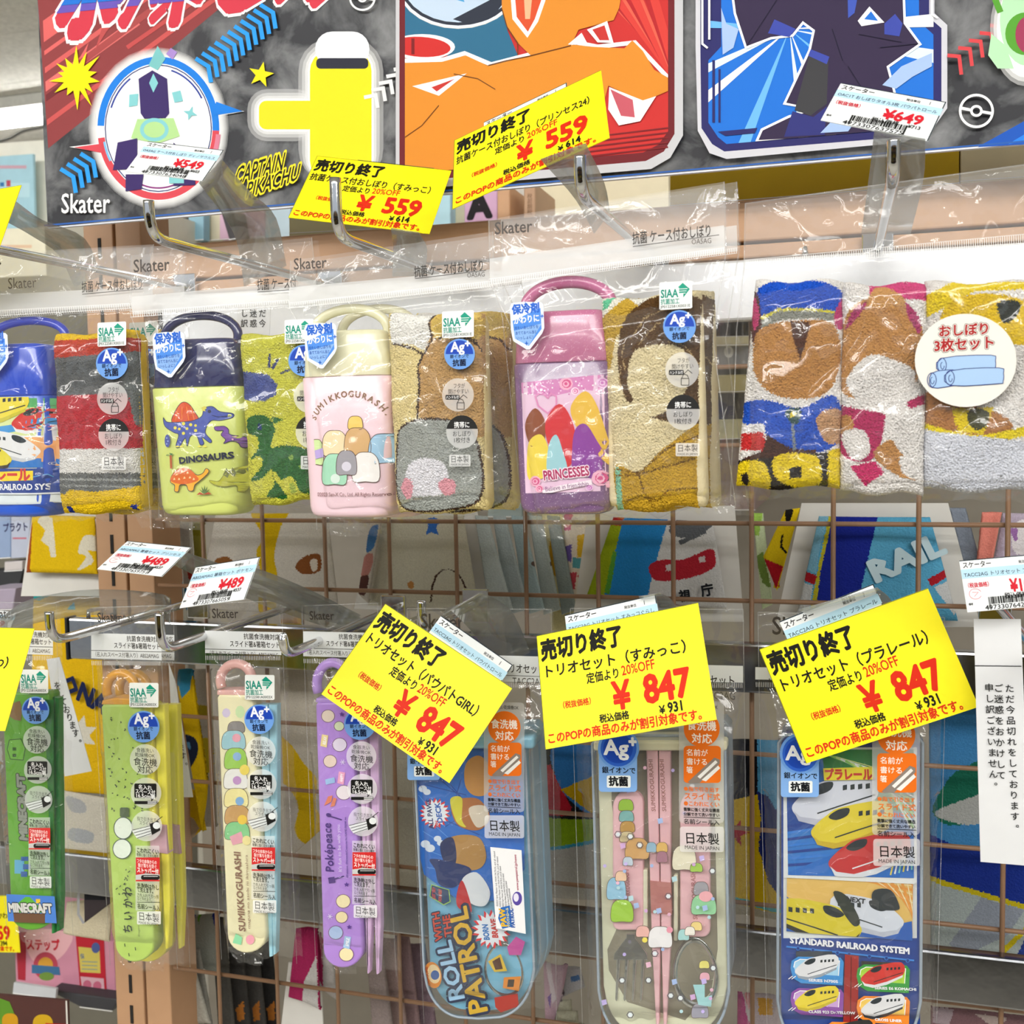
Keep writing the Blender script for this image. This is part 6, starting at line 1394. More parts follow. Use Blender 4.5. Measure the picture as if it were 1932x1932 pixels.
def grow(P, px):
    P = np.array(P, float); n = np.roll(P, -1, 0)-np.roll(P, 1, 0); q = np.stack([n[:, 1], -n[:, 0]], 1); q /= np.linalg.norm(q, axis=1)[:, None]+1e-9
    if np.sum((P-P.mean(0))*q) < 0: q = -q
    return [tuple(p) for p in P+q*px]
CUT = mat('polished cutlery steel', 'dededa', .16, .92, .02)
def fork(fr, t, x, y0, y1, z=-.004, hm=None, w=40, neck=None, lean=0):
    """fork pointing down: pixel centre x, tines end y1"""
    n = 4; P = [(x-8, y0), (x+8, y0), (x+9, y0+8), (x+w/2, y0+38), (x+w/2+1, y0+50), (x-w/2-1, y0+50), (x-w/2, y0+38), (x-9, y0+8)]
    V = ploc(fr, P, z); prism('fork_head', V, z-.002, z, CUT, t, .0006)
    for i in range(n):
        xx = x-w/2+w*(i+.5)/n; prism('fork_tine', ploc(fr, [(xx-3.6, y0+48), (xx+3.6, y0+48), (xx+2.4+lean, y1-4), (xx+lean, y1), (xx-2.4+lean, y1-4)], z), z-.002, z, CUT, t, .0006)
def spoon(fr, t, x, y0, y1, z=-.004, w=62):
    """spoon bowl pointing down, hollow side to the viewer"""
    cx, cy = x, (y0+y1)/2
    f2 = Fr(fr.world(0, 0, z), fr.ux, fr.uy); c0 = f2.uv(cx, cy); a = abs(f2.uv(cx+w/2, cy)[0]-c0[0]); b = abs(f2.uv(cx, y1)[1]-c0[1])
    V = []; F = []; NR, NA = 8, 36
    for r in range(NR+1):
        for k in range(NA):
            an = 2*math.pi*k/NA; rr = r/NR; yy = math.sin(an)*rr; xx = math.cos(an)*rr*(1-.12*yy)
            V.append((c0[0]+a*xx, c0[1]+b*yy, z-.006*(1-rr*rr)))
    for r in range(NR):
        for k in range(NA):
            k2 = (k+1) % NA; F.append((r*NA+k, (r+1)*NA+k, (r+1)*NA+k2, r*NA+k2))
    o = obj('spoon_bowl', V, F, CUT, t, True); md = o.modifiers.new('thickness', 'SOLIDIFY'); md.thickness = .001
    prism('spoon_neck', ploc(fr, [(x-7, y0-30), (x+7, y0-30), (x+9, y0+6), (x-9, y0+6)], z), z-.0025, z-.0002, CUT, t, .0006)
def trio(label, o, trayc, depth, art, lidart, cutl, hdr, badge, col, bag, Y=.70, seed=0, stack=2, capc=None, sticks=None):
    ox = (min(p[0] for p in o)+max(p[0] for p in o))/2
    fr = wallfr(ox, 1400, Y)
    t = thing('cutlery_trio_set', fr, label, 'cutlery set', 'cutlery trio sets on the lower hooks')
    inner = ploc(fr, o)
    prism('tray', inner, -depth, -.007, trayc, t, .0015)
    og = grow(o, 7)
    prism('clear_lid', ploc(fr, og), -depth-.001, .0, CLEARP, t, .003, 3, True)
    rim = ploc(fr, grow(o, 5), .0); tube('lid_rim', [p+(-.001,) for p in rim], .0010, mat('grey clear rim', '9aa7b4', .25, 0, .04), t, 8, True)
    if art: art(fr, t)
    # trays stacked behind, seen at the side
    for i in range(stack):
        z = -depth-.004-i*(depth+.003)
        prism('tray_behind', ploc(fr, grow(o, 3)), z-depth, z, mat('stacked tray '+label[:5], trayc['edge'] if 'edge' in trayc else 'a9b6c2', .3, 0, .05, coat=.3), t, .002)
    if capc:
        x0, y0, x1, y1 = capc[:4]; P = rrect(x0, y0, x1, y1, 8); prism('end_cap', ploc(fr, P), -depth, .003, capc[4], t, .0025, 3, True)
    TL, TR, BR, BL = bag
    A, B, C_, D = [np.array(p) for p in ploc(fr, bag)]; sf = (A[1]-ploc(fr, [(hdr[0], hdr[3])])[0][1])/(A[1]-D[1])
    bag_film(fr, t, TL, TR, BR, BL, sf, z_in=.0055, z_edge=-.018, z_head=-.006, crumple=.003, nx=54, ny=110, seed=seed, amp=.0006)
    c = PC(fr, -.005); x0, y0, x1, y1 = hdr; s = (x1-x0)/230.
    c.poly([(x0, y0+70*s), (x1, y0+76*s), (x1, y1-2), (x0, y1-8)], 'eceff0d8'); c.tx('Skater', x0+20*s, y0+30*s, 70*s, 32*s, '3a342f', .01, sl=.02)
    c.tx('抗菌食洗機対応スライド式トリオセット', x1-215*s, y0+96*s, 205*s, 15*s, '33302c', .012, sl=.03); c.line([(x0+10, y0+101*s), (x1-4, y0+108*s)], 1, '33302c'); c.tx('TACC2AG', x1-62*s, y0+120*s, 52*s, 15*s, '44403c', .0, sl=.03)
    n = int((x1-x0)/3.4)
    for i in range(n): x = x0+(x1-x0)*(i+.5)/n; c.line([(x, y1-3), (x+.3, y1+6)], 1.1, 'ffffff90')
    c.build('header_label', GPRINT, t)
    edge_lines(fr, t, [TL, (TL[0]+2, y1), BL], -.012, .00025); edge_lines(fr, t, [TR, (TR[0]+2, y1), BR], -.012, .00025); edge_lines(fr, t, [TL, TR], -.006, .00025)
    if lidart: lidart(fr, t)
    if badge: c = PC(fr, .0068); big_badge(c, *badge); c.build('silver_ion_sticker', GPRINT, t)
    c = PC(fr, .0068); trio_column(c, *col); c.build('feature_sticker', GPRINT, t)
    return t, fr
# blue rescue set: plain shapes where the original shows figures
skyb = mat('sky blue tray plastic', '7fbfdc', .3, 0, .03, coat=.3); skyb['edge'] = '8fb4cc'
def art_blue(fr, t):
    spoon(fr, t, 950, 1780, 1880, -.006, 72)
    c = PC(fr, -.0035); c.z0 = -.0035
    card = [(784, 1410), (990, 1410), (996, 1690), (984, 1780), (905, 1790), (905, 1915), (870, 1895), (815, 1810), (793, 1700)]
    c.poly([(786, 1400), (986, 1405), (990, 1640), (935, 1700), (860, 1695), (800, 1650), (788, 1600)], '2f74cc')
    for a, b in (((800, 1480), (880, 1500)), ((830, 1470), (900, 1530)), ((850, 1480), (905, 1545)), ((840, 1560), (900, 1520)), ((870, 1470), (850, 1540)), ((835, 1545), (905, 1575))): c.line([a, b], 1.6, '1d4a9c')
    for a in range(6): c.line([(790+a*4, 1500+a*34), (840+a*8, 1560+a*22)], 1.2, '6aa4e4')
    for x, y, r in ((798, 1488, 8), (806, 1494, 7), (803, 1592, 9), (812, 1600, 9), (826, 1582, 7), (832, 1590, 7)): c.ell(x, y, r, r*.8, 'e9f0f8')
    def starburst(cx, cy, R, r, n=18): c.poly(star(cx, cy, R, r, n), 'e8343a'); c.poly(star(cx, cy, R*.9, r*.92, n, .1), 'f4f6fa')
    starburst(821, 1534, 30, 21); c.text('ALL PAWS', (819, 1563), (813, 1508), 13, '1d2f6c', .03); c.text('DECK', (836, 1552), (830, 1514), 14, '2f64b8', .04); c.text('ON', (828, 1560), (827, 1548), 8, 'd03034', .04)
    c.poly(smooth_poly([(880, 1440), (905, 1425), (925, 1450), (920, 1495), (895, 1500), (878, 1480)]), 'd99a50'); c.poly(smooth_poly([(852, 1510), (875, 1505), (905, 1508), (925, 1540), (905, 1565), (870, 1560), (855, 1540)]), 'b8723c'); c.poly(smooth_poly([(850, 1508), (872, 1505), (872, 1545), (880, 1560), (862, 1550)]), 'e3d840'); c.poly(smooth_poly([(885, 1525), (915, 1520), (922, 1548), (900, 1560)]), 'e8d8c0')
    c.poly(smooth_poly([(838, 1590), (865, 1575), (905, 1580), (918, 1615), (905, 1638), (870, 1640), (845, 1625)]), 'bb8c4c'); c.poly(smooth_poly([(832, 1590), (855, 1580), (862, 1620), (850, 1640), (836, 1620)]), '26305c'); c.poly(smooth_poly([(812, 1620), (850, 1625), (890, 1640), (860, 1672), (830, 1668), (822, 1640)]), '22356a'); c.poly(smooth_poly([(872, 1660), (900, 1645), (925, 1680), (915, 1708), (885, 1700)]), 'e6e8ea'); c.poly(smooth_poly([(862, 1690), (872, 1660), (885, 1690), (890, 1720), (866, 1712)]), 'c83034')
    c.poly([(815, 1668), (848, 1678), (850, 1700), (838, 1706), (812, 1690)], '28466c'); c.line([(815, 1668), (848, 1678), (850, 1700), (838, 1706), (812, 1690), (815, 1668)], 1.4, 'a8d850'); c.text('JUST YELP', (822, 1695), (822, 1674), 8, 'd84038', .04); c.text('FOR HELP', (834, 1700), (834, 1677), 8, 'e06048', .04)
    nv = '1c2a4c'
    for cl, b_ in ((nv, .13), ('FILL', .03)):
        f = lambda col: nv if cl == nv else col
        c.text('PATROL', (921, 1908), (880, 1708), 50, f('e3b32a'), b_, up=(-46, 10)); c.text('ROLL', (878, 1884), (851, 1772), 42, f('a8d0ee'), b_, up=(-42, 8)); c.text('WITH', (836, 1772), (829, 1718), 20, f('d8482c'), b_, up=(-18, 4)); c.text('THE', (854, 1764), (849, 1724), 20, f('d8482c'), b_, up=(-18, 4))
    c.ell(818, 1838, 16, 25, 'e48a28', -.2); c.ell(820, 1836, 12, 18, 'f4d6a0', -.2); c.ell(822, 1838, 8, 9, '2f5a9c'); c.text('PAWSOME', (812, 1858), (808, 1822), 8, 'b03a20', .03)
    starburst(928, 1752, 38, 26, 17); c.text('BORN', (925, 1772), (921, 1742), 15, '2f78c0', .05); c.text('BRAVE', (941, 1768), (937, 1732), 15, 'd84038', .05)
    c.poly([(922, 1812), (946, 1798), (958, 1830), (934, 1832)], 'e9c034'); c.poly([(930, 1812), (944, 1804), (950, 1826), (936, 1828)], '5a3418'); c.poly([(952, 1842), (984, 1840), (980, 1868), (950, 1862)], 'ee8f28'); c.poly([(960, 1846), (972, 1846), (970, 1860), (958, 1860)], '3a2414')
    c.poly([(958, 1785), (975, 1765), (992, 1775), (984, 1800), (962, 1800)], 'd050a0'); c.poly([(934, 1880), (978, 1872), (980, 1896), (946, 1908), (936, 1898)], 'b83428')
    c.build('card_print', GPRINT, t)
def lid_blue(fr, t):
    c = PC(fr, .0072); c.poly([(925, 1598), (984, 1604), (992, 1762), (936, 1751)], 'f0f0f2')
    for i in range(6): c.text('©2023 Spin Master Ltd. PAW PATROL and all related', (940+i*5.5, 1710+i), (934+i*5.5, 1606+i*(10 if i < 2 else 14)), 4.6, '3a3a44', .01)
    c.text('www.pawpatrol.jp/news', (979, 1680), (974, 1612), 6.5, 'a83a5a', .02); c.ell(976, 1695, 9, 13, '5a4aa0'); c.ell(974, 1693, 5, 8, 'e8e4f4')
    c.poly([(945, 1712), (962, 1708), (966, 1748), (948, 1752), (940, 1732)], '2f6ab8'); c.text('PAW', (957, 1748), (952, 1714), 15, 'e8b830', .05); c.text('PATROL', (972, 1750), (968, 1714), 10, '2f5aa8', .05); c.text('パウパトロール', (963, 1750), (959, 1712), 6, 'f0e8a0', .04)
    c.build('licence_sticker', GPRINT, t)
trio('light blue cutlery set with rescue lettering and a white licence sticker', trio_outline(785, 1400, 984, 806, 1000, 1916, 85), skyb, .017, art_blue, lid_blue, None, (770, 1150, 1040, 1290), (800, 1402, .85), (921, 1401, .9), [(768, 1148), (1040, 1150), (1050, 1925), (800, 1930)], seed=91, stack=2, capc=(880, 1388, 1010, 1412, mat('sky blue cap', '8cc6e2', .25, 0, .03, coat=.4)))
# cream and pink set
crt = mat('cream tray plastic', 'e6e3c4', .35, 0, .02, coat=.2); crt['edge'] = 'a8b0ba'
pkc = mat('pink handle plastic', 'f6c2c6', .35, 0, .02, coat=.25)
def art_creamtrio(fr, t):
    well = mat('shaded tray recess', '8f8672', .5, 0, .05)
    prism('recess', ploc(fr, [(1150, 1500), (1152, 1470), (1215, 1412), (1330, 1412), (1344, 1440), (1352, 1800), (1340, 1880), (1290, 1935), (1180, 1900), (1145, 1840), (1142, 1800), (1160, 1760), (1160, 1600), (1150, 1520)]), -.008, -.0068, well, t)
    prism('tray_lip', ploc(fr, rrect(1120, 1396, 1372, 1416, 6)), -.008, .002, crt, t, .002)
    prism('tray_divider', ploc(fr, rrect(1213, 1640, 1222, 1770, 3), -.004), -.007, -.003, crt, t, .001); prism('tray_divider', ploc(fr, rrect(1271, 1650, 1279, 1775, 3), -.004), -.007, -.003, crt, t, .001)
    prism('fork_handle', ploc(fr, rrect(1156, 1492, 1214, 1755, (24, 14, 14, 30)), -.003), -.007, -.0022, pkc, t, .0015, 3)
    prism('spoon_handle', ploc(fr, rrect(1283, 1492, 1340, 1768, (24, 14, 14, 30)), -.003), -.007, -.0022, pkc, t, .0015, 3)
    prism('chopstick', ploc(fr, [(1219, 1407), (1241, 1407), (1246, 1780), (1244, 1932), (1238, 1932), (1230, 1780)], -.003), -.007, -.002, pkc, t, .001)
    prism('chopstick', ploc(fr, [(1243, 1407), (1266, 1407), (1266, 1780), (1258, 1932), (1252, 1932), (1248, 1780)], -.003), -.007, -.002, pkc, t, .001)
    prism('paper_band', ploc(fr, [(1227, 1660), (1266, 1664), (1268, 1724), (1229, 1721)], -.003), -.007, -.0014, mat('dusty rose paper band', 'c07a72', .6), t)
    fork(fr, t, 1190, 1762, 1890, -.0055, w=62, lean=-4); spoon(fr, t, 1312, 1770, 1905, -.005, 84)
    c = PC(fr, -.0018); c.z0 = -.0018
    for p0, p1 in (((1237, 1531), (1231, 1432)), ((1257, 1531), (1252, 1432))): c.text('SUMIKKOGURASHI', p0, p1, 11, 'b07870', .02)
    for p0, p1 in (((1190, 1705), (1186, 1640)), ((1316, 1735), (1311, 1640))): c.text('SUMIKKOGURASHI', p0, p1, 12, 'c08080', .02)
    for (x, y, w, h, cl) in ((1181, 1518, 26, 21, '9fc83a'), (1182, 1539, 26, 20, '7fb8b4'), (1184, 1559, 26, 20, 'c99a4c'), (1183, 1578, 26, 19, 'ead8a8')): blob(c, x, y, w, h, cl, '7a5a4a', 1)
    c.ring(1247, 1691, 18, 22, 1.4, 'f0d8d4'); c.ell(1238, 1686, 6, 8, 'b8c8d0')
    c.build('handle_print', GPRINT, t)
def lid_creamtrio(fr, t):
    c = PC(fr, .0016); r_ = random.Random(3)
    for (x, y, w, h, cl, n) in ((1202, 1600, 42, 38, 'cfa46a', 0), (1229, 1598, 18, 18, '8fb4cc', 0), (1249, 1598, 20, 18, 'd8b060', 0), (1249, 1616, 20, 20, 'a87a8c', 0), (1291, 1617, 42, 44, 'e4e0c8', 0), (1314, 1636, 22, 16, 'a4cc5a', 0), (1163, 1675, 34, 40, '94c4e0', 0), (1172, 1652, 20, 18, 'ecc8a8', 0), (1174, 1717, 40, 40, 'a0cc48', 0), (1185, 1624, 18, 16, 'c0d0dc', 0), (1323, 1675, 26, 24, '9c9ca4', 0), (1328, 1705, 44, 36, '94d0a0', 0), (1213, 1756, 24, 20, 'ecb8b0', 0), (1246, 1766, 42, 38, 'eeeef0', 0), (1314, 1746, 20, 16, 'f0d88c', 0), (1290, 1762, 20, 20, 'a8d8d8', 0), (1302, 1755, 18, 16, 'f0ece4', 0), (1321, 1905, 30, 26, '9a9aa8', 0), (1329, 1818, 18, 14, 'e4dc7c', 0), (1330, 1840, 18, 14, 'e8b0c0', 0)): blob(c, x, y, w, h, cl, '6a5a50', .9)
    c.ell(1332, 1690, 13, 10, 'eeb0b8'); c.ell(1264, 1753, 6, 6, 'f0a0b4'); c.ell(1217, 1772, 5, 5, 'f0e060'); c.poly([(1308, 1856), (1330, 1856), (1330, 1880), (1344, 1876), (1342, 1898), (1318, 1894)], 'a4d8dc')
    for i in range(54):
        x, y = r_.uniform(1140, 1352), r_.uniform(1430, 1915); cl = r_.choice(('a8c0ec', 'd8b0e0', 'bce0e8', 'f0c0d8', 'c8b8f0'))
        if r_.random() < .4: c.ell(x, y, 3.5, 3.5, cl, n=8)
        elif r_.random() < .5: c.poly([(x-5, y-4), (x+4, y-6), (x+6, y+3), (x-3, y+6)], cl)
        else: c.ring(x, y, 7, 7, 1.5, '5a5a66', n=6); c.ell(x, y, 4.5, 4.5, 'e4eef4', n=6)
    c.build('lid_print', GPRINT, t)
trio('clear lidded cream tray with pink handled fork, spoon and pink chopsticks', trio_outline(1122, 1394, 1362, 1136, 1368, 1965, 95), crt, .018, art_creamtrio, lid_creamtrio, None, (1080, 1150, 1402, 1290), (1167, 1412, 1.0), (1290, 1407, 1.0), [(1076, 1148), (1402, 1150), (1412, 1960), (1100, 1965)], seed=101, stack=2)
# railroad set
rlb = mat('royal blue tray plastic', '1f3f9c', .3, 0, .03, coat=.3); rlb['edge'] = '93a0b8'
def art_rail(fr, t):
    for i in range(4): prism('fork_tine', ploc(fr, rrect(1502+i*16, 1900, 1510+i*16, 1960, 3), -.004), -.007, -.003, CUT, t, .0008)
    c = PC(fr, -.003); c.z0 = -.003
    c.rect(1474, 1400, 1736, 1950, '20489c'); c.rect(1478, 1410, 1730, 1770, 'f2f2ee')
    c.setclip([(1483, 1414), (1724, 1414), (1724, 1656), (1487, 1650)])
    c.rect(1480, 1410, 1730, 1660, '2f7fd0'); c.poly([(1550, 1410), (1730, 1410), (1730, 1540), (1560, 1500)], '2a8a44'); c.poly([(1480, 1500), (1560, 1505), (1540, 1560), (1480, 1575)], '174a9c')
    for i in range(14): c.line([(1550+i*9, 1420+i*3), (1730, 1470+i*9)], 1.6+(i % 3)*1.4, ('f0f4a0', 'ffffff', 'a0e070')[i % 3])
    for i in range(7): c.line([(1480, 1560+i*12), (1600, 1540+i*14)], 5, ('0f3f94', '2f80d8')[i % 2])
    c.poly([(1480, 1648), (1600, 1600), (1730, 1560), (1730, 1660), (1480, 1660)], '1e70c8'); c.poly([(1570, 1640), (1680, 1600), (1700, 1606), (1620, 1656)], '24303c')
    for i in range(6): c.line([(1680+i*8, 1650-i*2), (1690+i*6, 1610+i*3)], 3, ('f0e060', 'ffffff', '8fe0d0')[i % 3])
    train(c, 1494, 1524, 1.6, 'e4e4ee', 'c4c4d4'); train(c, 1530, 1570, 1.5, 'eed632', 'd8b824'); train(c, 1563, 1628, 1.5, 'cf2a2c', 'e9ecf0', nose='f4f4f4')
    c.setclip([(1485, 1652), (1722, 1664), (1721, 1772), (1484, 1754)])
    c.poly([(1480, 1645), (1730, 1655), (1730, 1780), (1480, 1780)], 'f0c468')
    for i in range(12): c.line([(1600+i*11, 1655), (1730, 1670+i*9)], 2+(i % 2)*3, ('fbe6b0', 'f0a040')[i % 2]); c.line([(1484, 1690+i*6), (1560, 1760+i*4)], 2, ('2f70c8', 'f8e0a0')[i % 2])
    c.poly([(1484, 1700), (1600, 1760), (1720, 1735), (1722, 1775), (1484, 1775)], '2a62b8')
    train(c, 1705, 1738, 1.35, 'e2e4ec', 'c8cad4', fl=-1); c.poly(smooth_poly([(1650, 1676), (1680, 1676), (1696, 1704), (1692, 1714), (1660, 1712), (1645, 1695)], 4), '2a3336')
    train(c, 1626, 1752, 1.5, 'e4d02c', '2c2c20', fl=-1); c.poly(smooth_poly([(1572, 1680), (1596, 1686), (1622, 1732), (1612, 1744), (1592, 1720)], 4), '30382e')
    c.text('NEXT', (1596, 1696), (1632, 1702), 14, '20242c', .03)
    c.setclip(None); c.line([(1480, 1650), (1726, 1662)], 5, 'f2f2ee')
    c.poly([(1553, 1447), (1648, 1444), (1650, 1468), (1555, 1470)], 'f2dc28'); c.text('プラレール.', (1556, 1467), (1650, 1467), 24, 'cf2a20', .055)
    c.text('STANDARD RAILROAD SYSTEM', (1491, 1775), (1716, 1796), 16.5, 'f0f4fa', .05)
    c.line([(1484, 1782), (1724, 1808)], 3, '3f86d8')
    for x in (1506, 1534, 1580, 1602, 1640, 1672, 1712): c.ell(x, 1783+(x-1484)*.108, 3.6, 3.6, '163a88'); c.ring(x, 1783+(x-1484)*.108, 3.8, 3.8, 1, '3f86d8')
    c.poly([(1594, 1796), (1620, 1799), (1618, 1960), (1590, 1960)], '9c2c28'); c.line([(1606, 1800), (1604, 1950)], 1.5, '5c1814'); c.rect(1502, 1790, 1570, 1812, '3c4450'); c.poly([(1625, 1808), (1700, 1812), (1700, 1830), (1625, 1826)], '3c3c38')
    def badge(x, y, col, col2, tr, lab):
        P = [(x, y+22), (x+2, y+8), (x+14, y), (x+94, y+2), (x+100, y+10), (x+98, y+54), (x+20, y+50), (x+4, y+40)]
        c.poly(P, col); c.poly([(x+6, y+20), (x+8, y+10), (x+18, y+5), (x+92, y+8), (x+90, y+36), (x+30, y+32), (x+10, y+30)], col2); c.line([(x+6, y+20), (x+8, y+10), (x+18, y+5), (x+92, y+8), (x+90, y+36)], 1.5, 'ffffff')
        train(c, x+8, y+28, .8, *tr); c.text(lab, (x+34, y+46), (x+34+len(lab)*4.6, y+49), 7.5, 'f0f4f8', .04); c.line([(x-4, y+42), (x+4, y+36)], 1.6, 'f0f0f0'); c.line([(x+2, y+42), (x+10, y+36)], 1.6, 'f0f0f0')
    badge(1492, 1800, '3f92d8', 'a8d8f4', ('e4e6ea', '9aa4b0'), 'SERIES N700S'); badge(1616, 1814, '2f9a3c', 'a8d840', ('d0342c', 'e4e6ea'), 'SERIES E6 KOMACHI'); badge(1492, 1858, '8a4aa8', 'c8a0dc', ('e6d232', 'c8b424'), 'CLASS 923 Dr.YELLOW'); badge(1616, 1872, 'ee8a2c', 'f6d060', ('e4e6ea', '30343c'), 'CROSS LINER'); badge(1556, 1920, 'ee8a2c', 'f0c080', ('303030', 'c0c0c0'), 'EAST')
    c.build('card_print', GPRINT, t)
trio('royal blue railroad cutlery set with printed bullet trains', trio_outline(1474, 1392, 1736, 1474, 1730, 1985, 95), rlb, .018, art_rail, None, None, (1425, 1150, 1782, 1290), (1510, 1422, 1.0), (1655, 1421, 1.06), [(1430, 1155), (1782, 1165), (1766, 1975), (1448, 1975)], seed=111, stack=1)
# ================================================================== sold out notices
PAPER = mat('white notice paper', 'dfe0e2', .6, 0, .02)
def paper(label, q, Y, W=None, draw=None, name='notice_paper', cat='notice', m=None, thick=.0004, curl=0, group=None):
    fr = wallfr(q[0][0], q[0][1], Y); t = thing(name, fr, label, cat, group)
    P = [np.array(p) for p in ploc(fr, q)]
    def fn(u, v):
        p = P[0]*(1-u)*(1-v)+P[1]*u*(1-v)+P[2]*u*v+P[3]*(1-u)*v; return (p[0], p[1], curl*math.sin(v*3)*.004)
    o = sheet('sheet', 4, 10, fn, m or PAPER, t, False); md = o.modifiers.new('thickness', 'SOLIDIFY'); md.thickness = thick; md.offset = -1
    if draw: c = PC(fr, .0003); draw(c); c.build('lettering', PRINT, t)
    return t, fr
def notice(c):
    c.line([(1838, 1256), (1927, 1257)], 1.6, '222222')
    c.vtextp('ただ今品切れをしております。', (1896, 1305), (1907, 1566), 18, '1d1d1d', .012); c.vtextp('ご迷惑をおかけして', (1875, 1304), (1880, 1468), 18, '1d1d1d', .012); c.vtextp('申し訳ございません。', (1857, 1303), (1866, 1486), 18, '1d1d1d', .012)
paper('white sold out notice with three columns of vertical writing at the right edge', [(1837, 1168), (1926, 1168), (1944, 1634), (1850, 1626)], .66, draw=notice)
def n2(c): c.vtextp('をしております。', (102, 1300), (142, 1404), 14, '222222', .01)
paper('grey white notice slip leaning between the green and lime green cases', [(88, 1244), (112, 1240), (173, 1455), (122, 1465)], .80, draw=n2)
def n3(c): c.vtextp('ております。', (325, 1370), (343, 1447), 13, '222222', .01)
paper('white notice slip leaning behind the yellow chopsticks of the lime green case', [(318, 1250), (332, 1290), (364, 1504), (330, 1504)], .80, draw=n3)
def n4(c):
    for i, s in enumerate(('だ今', '迷惑', 'し訳')): c.vtextp(s, (488-i*17, 597), (488-i*17, 616), 14, '3a3a3a', .01)
paper('notice slip seen through the film between the dinosaur case handle and its towel', [(448, 572), (511, 568), (508, 640), (446, 640)], .74, draw=n4)

# ================================================================== towels and cards hanging behind the wire mesh
CARD = mat('white display card', 'd9d7d2', .6, 0, .03); GCARD = mat('grey display card', 'a3a5a4', .6, 0, .04); BCARD = mat('blue grey display card', 'b4c0c2', .55, 0, .04)
def lerp4(P, u, v): return P[0]*(1-u)*(1-v)+P[1]*u*(1-v)+P[2]*u*v+P[3]*(1-u)*v
def hang(label, q, Y, base, layers, card=None, cardm=None, text=None, name='hanging_towel', cat='towel', group='towels hanging behind the wire mesh', res=.0008, wave=.004, fold=True):
    fr = wallfr(q[0][0], q[0][1], Y); t = thing(name, fr, label, cat, group)
    P = [np.array(p) for p in ploc(fr, q)]
    W = max(np.linalg.norm(P[1]-P[0]), np.linalg.norm(P[2]-P[3])); H = max(np.linalg.norm(P[3]-P[0]), np.linalg.norm(P[2]-P[1]))
    nx, ny = max(8, min(170, int(W/res))), max(8, min(230, int(H/res)))
    s_ = random.random()*9
    def fn(U, V):
        X = lerp4([p[0] for p in P], U, V); Yy = lerp4([p[1] for p in P], U, V); ed = np.minimum(np.minimum(U, 1-U)*12, 1)*np.minimum(np.minimum(V, 1-V)*14, 1)
        return X, Yy, .003*ed**.5+wave*np.sin(U*5+s_)*.5*(1-V*.4)
    o = cloth('cloth', nx, ny, fn, [(ploc(fr, p), c_) for p, c_ in layers], base, PLUSH, t, jit=.00012, fuzz=.00022)
    md = o.modifiers.new('thickness', 'SOLIDIFY'); md.thickness = .004; md.offset = -1
    if card:
        C_ = ploc(fr, card, -.008); prism('backing_card', C_, -.010-wave, -.0085-wave, cardm or CARD, t, .0002, 1)
    if text: c = PC(fr, .0045+wave*.5); text(c); c.build('woven_lettering', PLUSHP, t)
    return t
PLUSHP = print_mat('woven ink', .9, .1)
SP = smooth_poly
hang('yellow towel with white star patches on a white card left of the slotted post', [(62, 972), (182, 974), (186, 1083), (50, 1080)], .89, 'dcb718', [([(80, 970), (100, 978), (104, 1010), (108, 1050), (98, 1052), (94, 1030), (80, 1020), (88, 1000), (74, 985)], 'd9d3c0'), (SP([(165, 1010), (190, 1015), (190, 1040), (172, 1038), (180, 1060), (150, 1075), (168, 1050), (152, 1040)]), 'd9d3c0'), ([(45, 1000), (64, 985), (60, 1080), (45, 1085)], '9a4a20')], card=[(58, 950), (184, 950), (188, 1126), (33, 1126)])
hang('yellow towel with navy lettering and a white star, below the star patched one', [(66, 1118), (190, 1128), (212, 1500), (58, 1490)], .93, 'dcb218', [([(66, 1118), (95, 1124), (80, 1132), (66, 1130)], '2ca0a0'), ([(128, 1150), (140, 1135), (144, 1150)], '3fb0c8'), (star(150, 1385, 38, 20, 7, .3), 'd6d2c4')], text=lambda c: [c.text('ONA', (112, 1300), (196, 1348), 42, '1c2448', .05, res=1)])
hang('fluffy off white towel with grey flecks behind the green chopstick case', [(55, 1475), (206, 1508), (208, 1625), (50, 1612)], .92, 'c9c5b8', [(SP([(130, 1500), (160, 1510), (165, 1530), (140, 1528)]), 'aaacae'), (SP([(140, 1560), (178, 1570), (172, 1590), (135, 1580)]), 'a4a8ac'), (SP([(80, 1520), (110, 1530), (100, 1550)]), 'b4b6b4')])
hang('cream fluffy towel edge above the pink box at lower left', [(128, 1700), (215, 1690), (206, 1778), (120, 1760)], .93, 'd2c8ac', [])
hang('white towel with broad yellow wave and brown shapes right of the slotted post', [(405, 968), (618, 968), (640, 1160), (372, 1150)], .91, 'cfcac0', [(SP([(474, 960), (545, 960), (532, 1000), (522, 1050), (528, 1090), (520, 1170), (492, 1170), (495, 1080), (488, 1040), (500, 1010)]), 'd0ae14'), (SP([(562, 1066), (580, 1048), (606, 1046), (608, 1075), (590, 1082), (570, 1080)]), '85502a'), (SP([(588, 1058), (600, 1054), (602, 1072), (592, 1076)]), 'd8cfc0'), (SP([(408, 1056), (432, 1050), (445, 1068), (410, 1078)]), '8a5a30')])
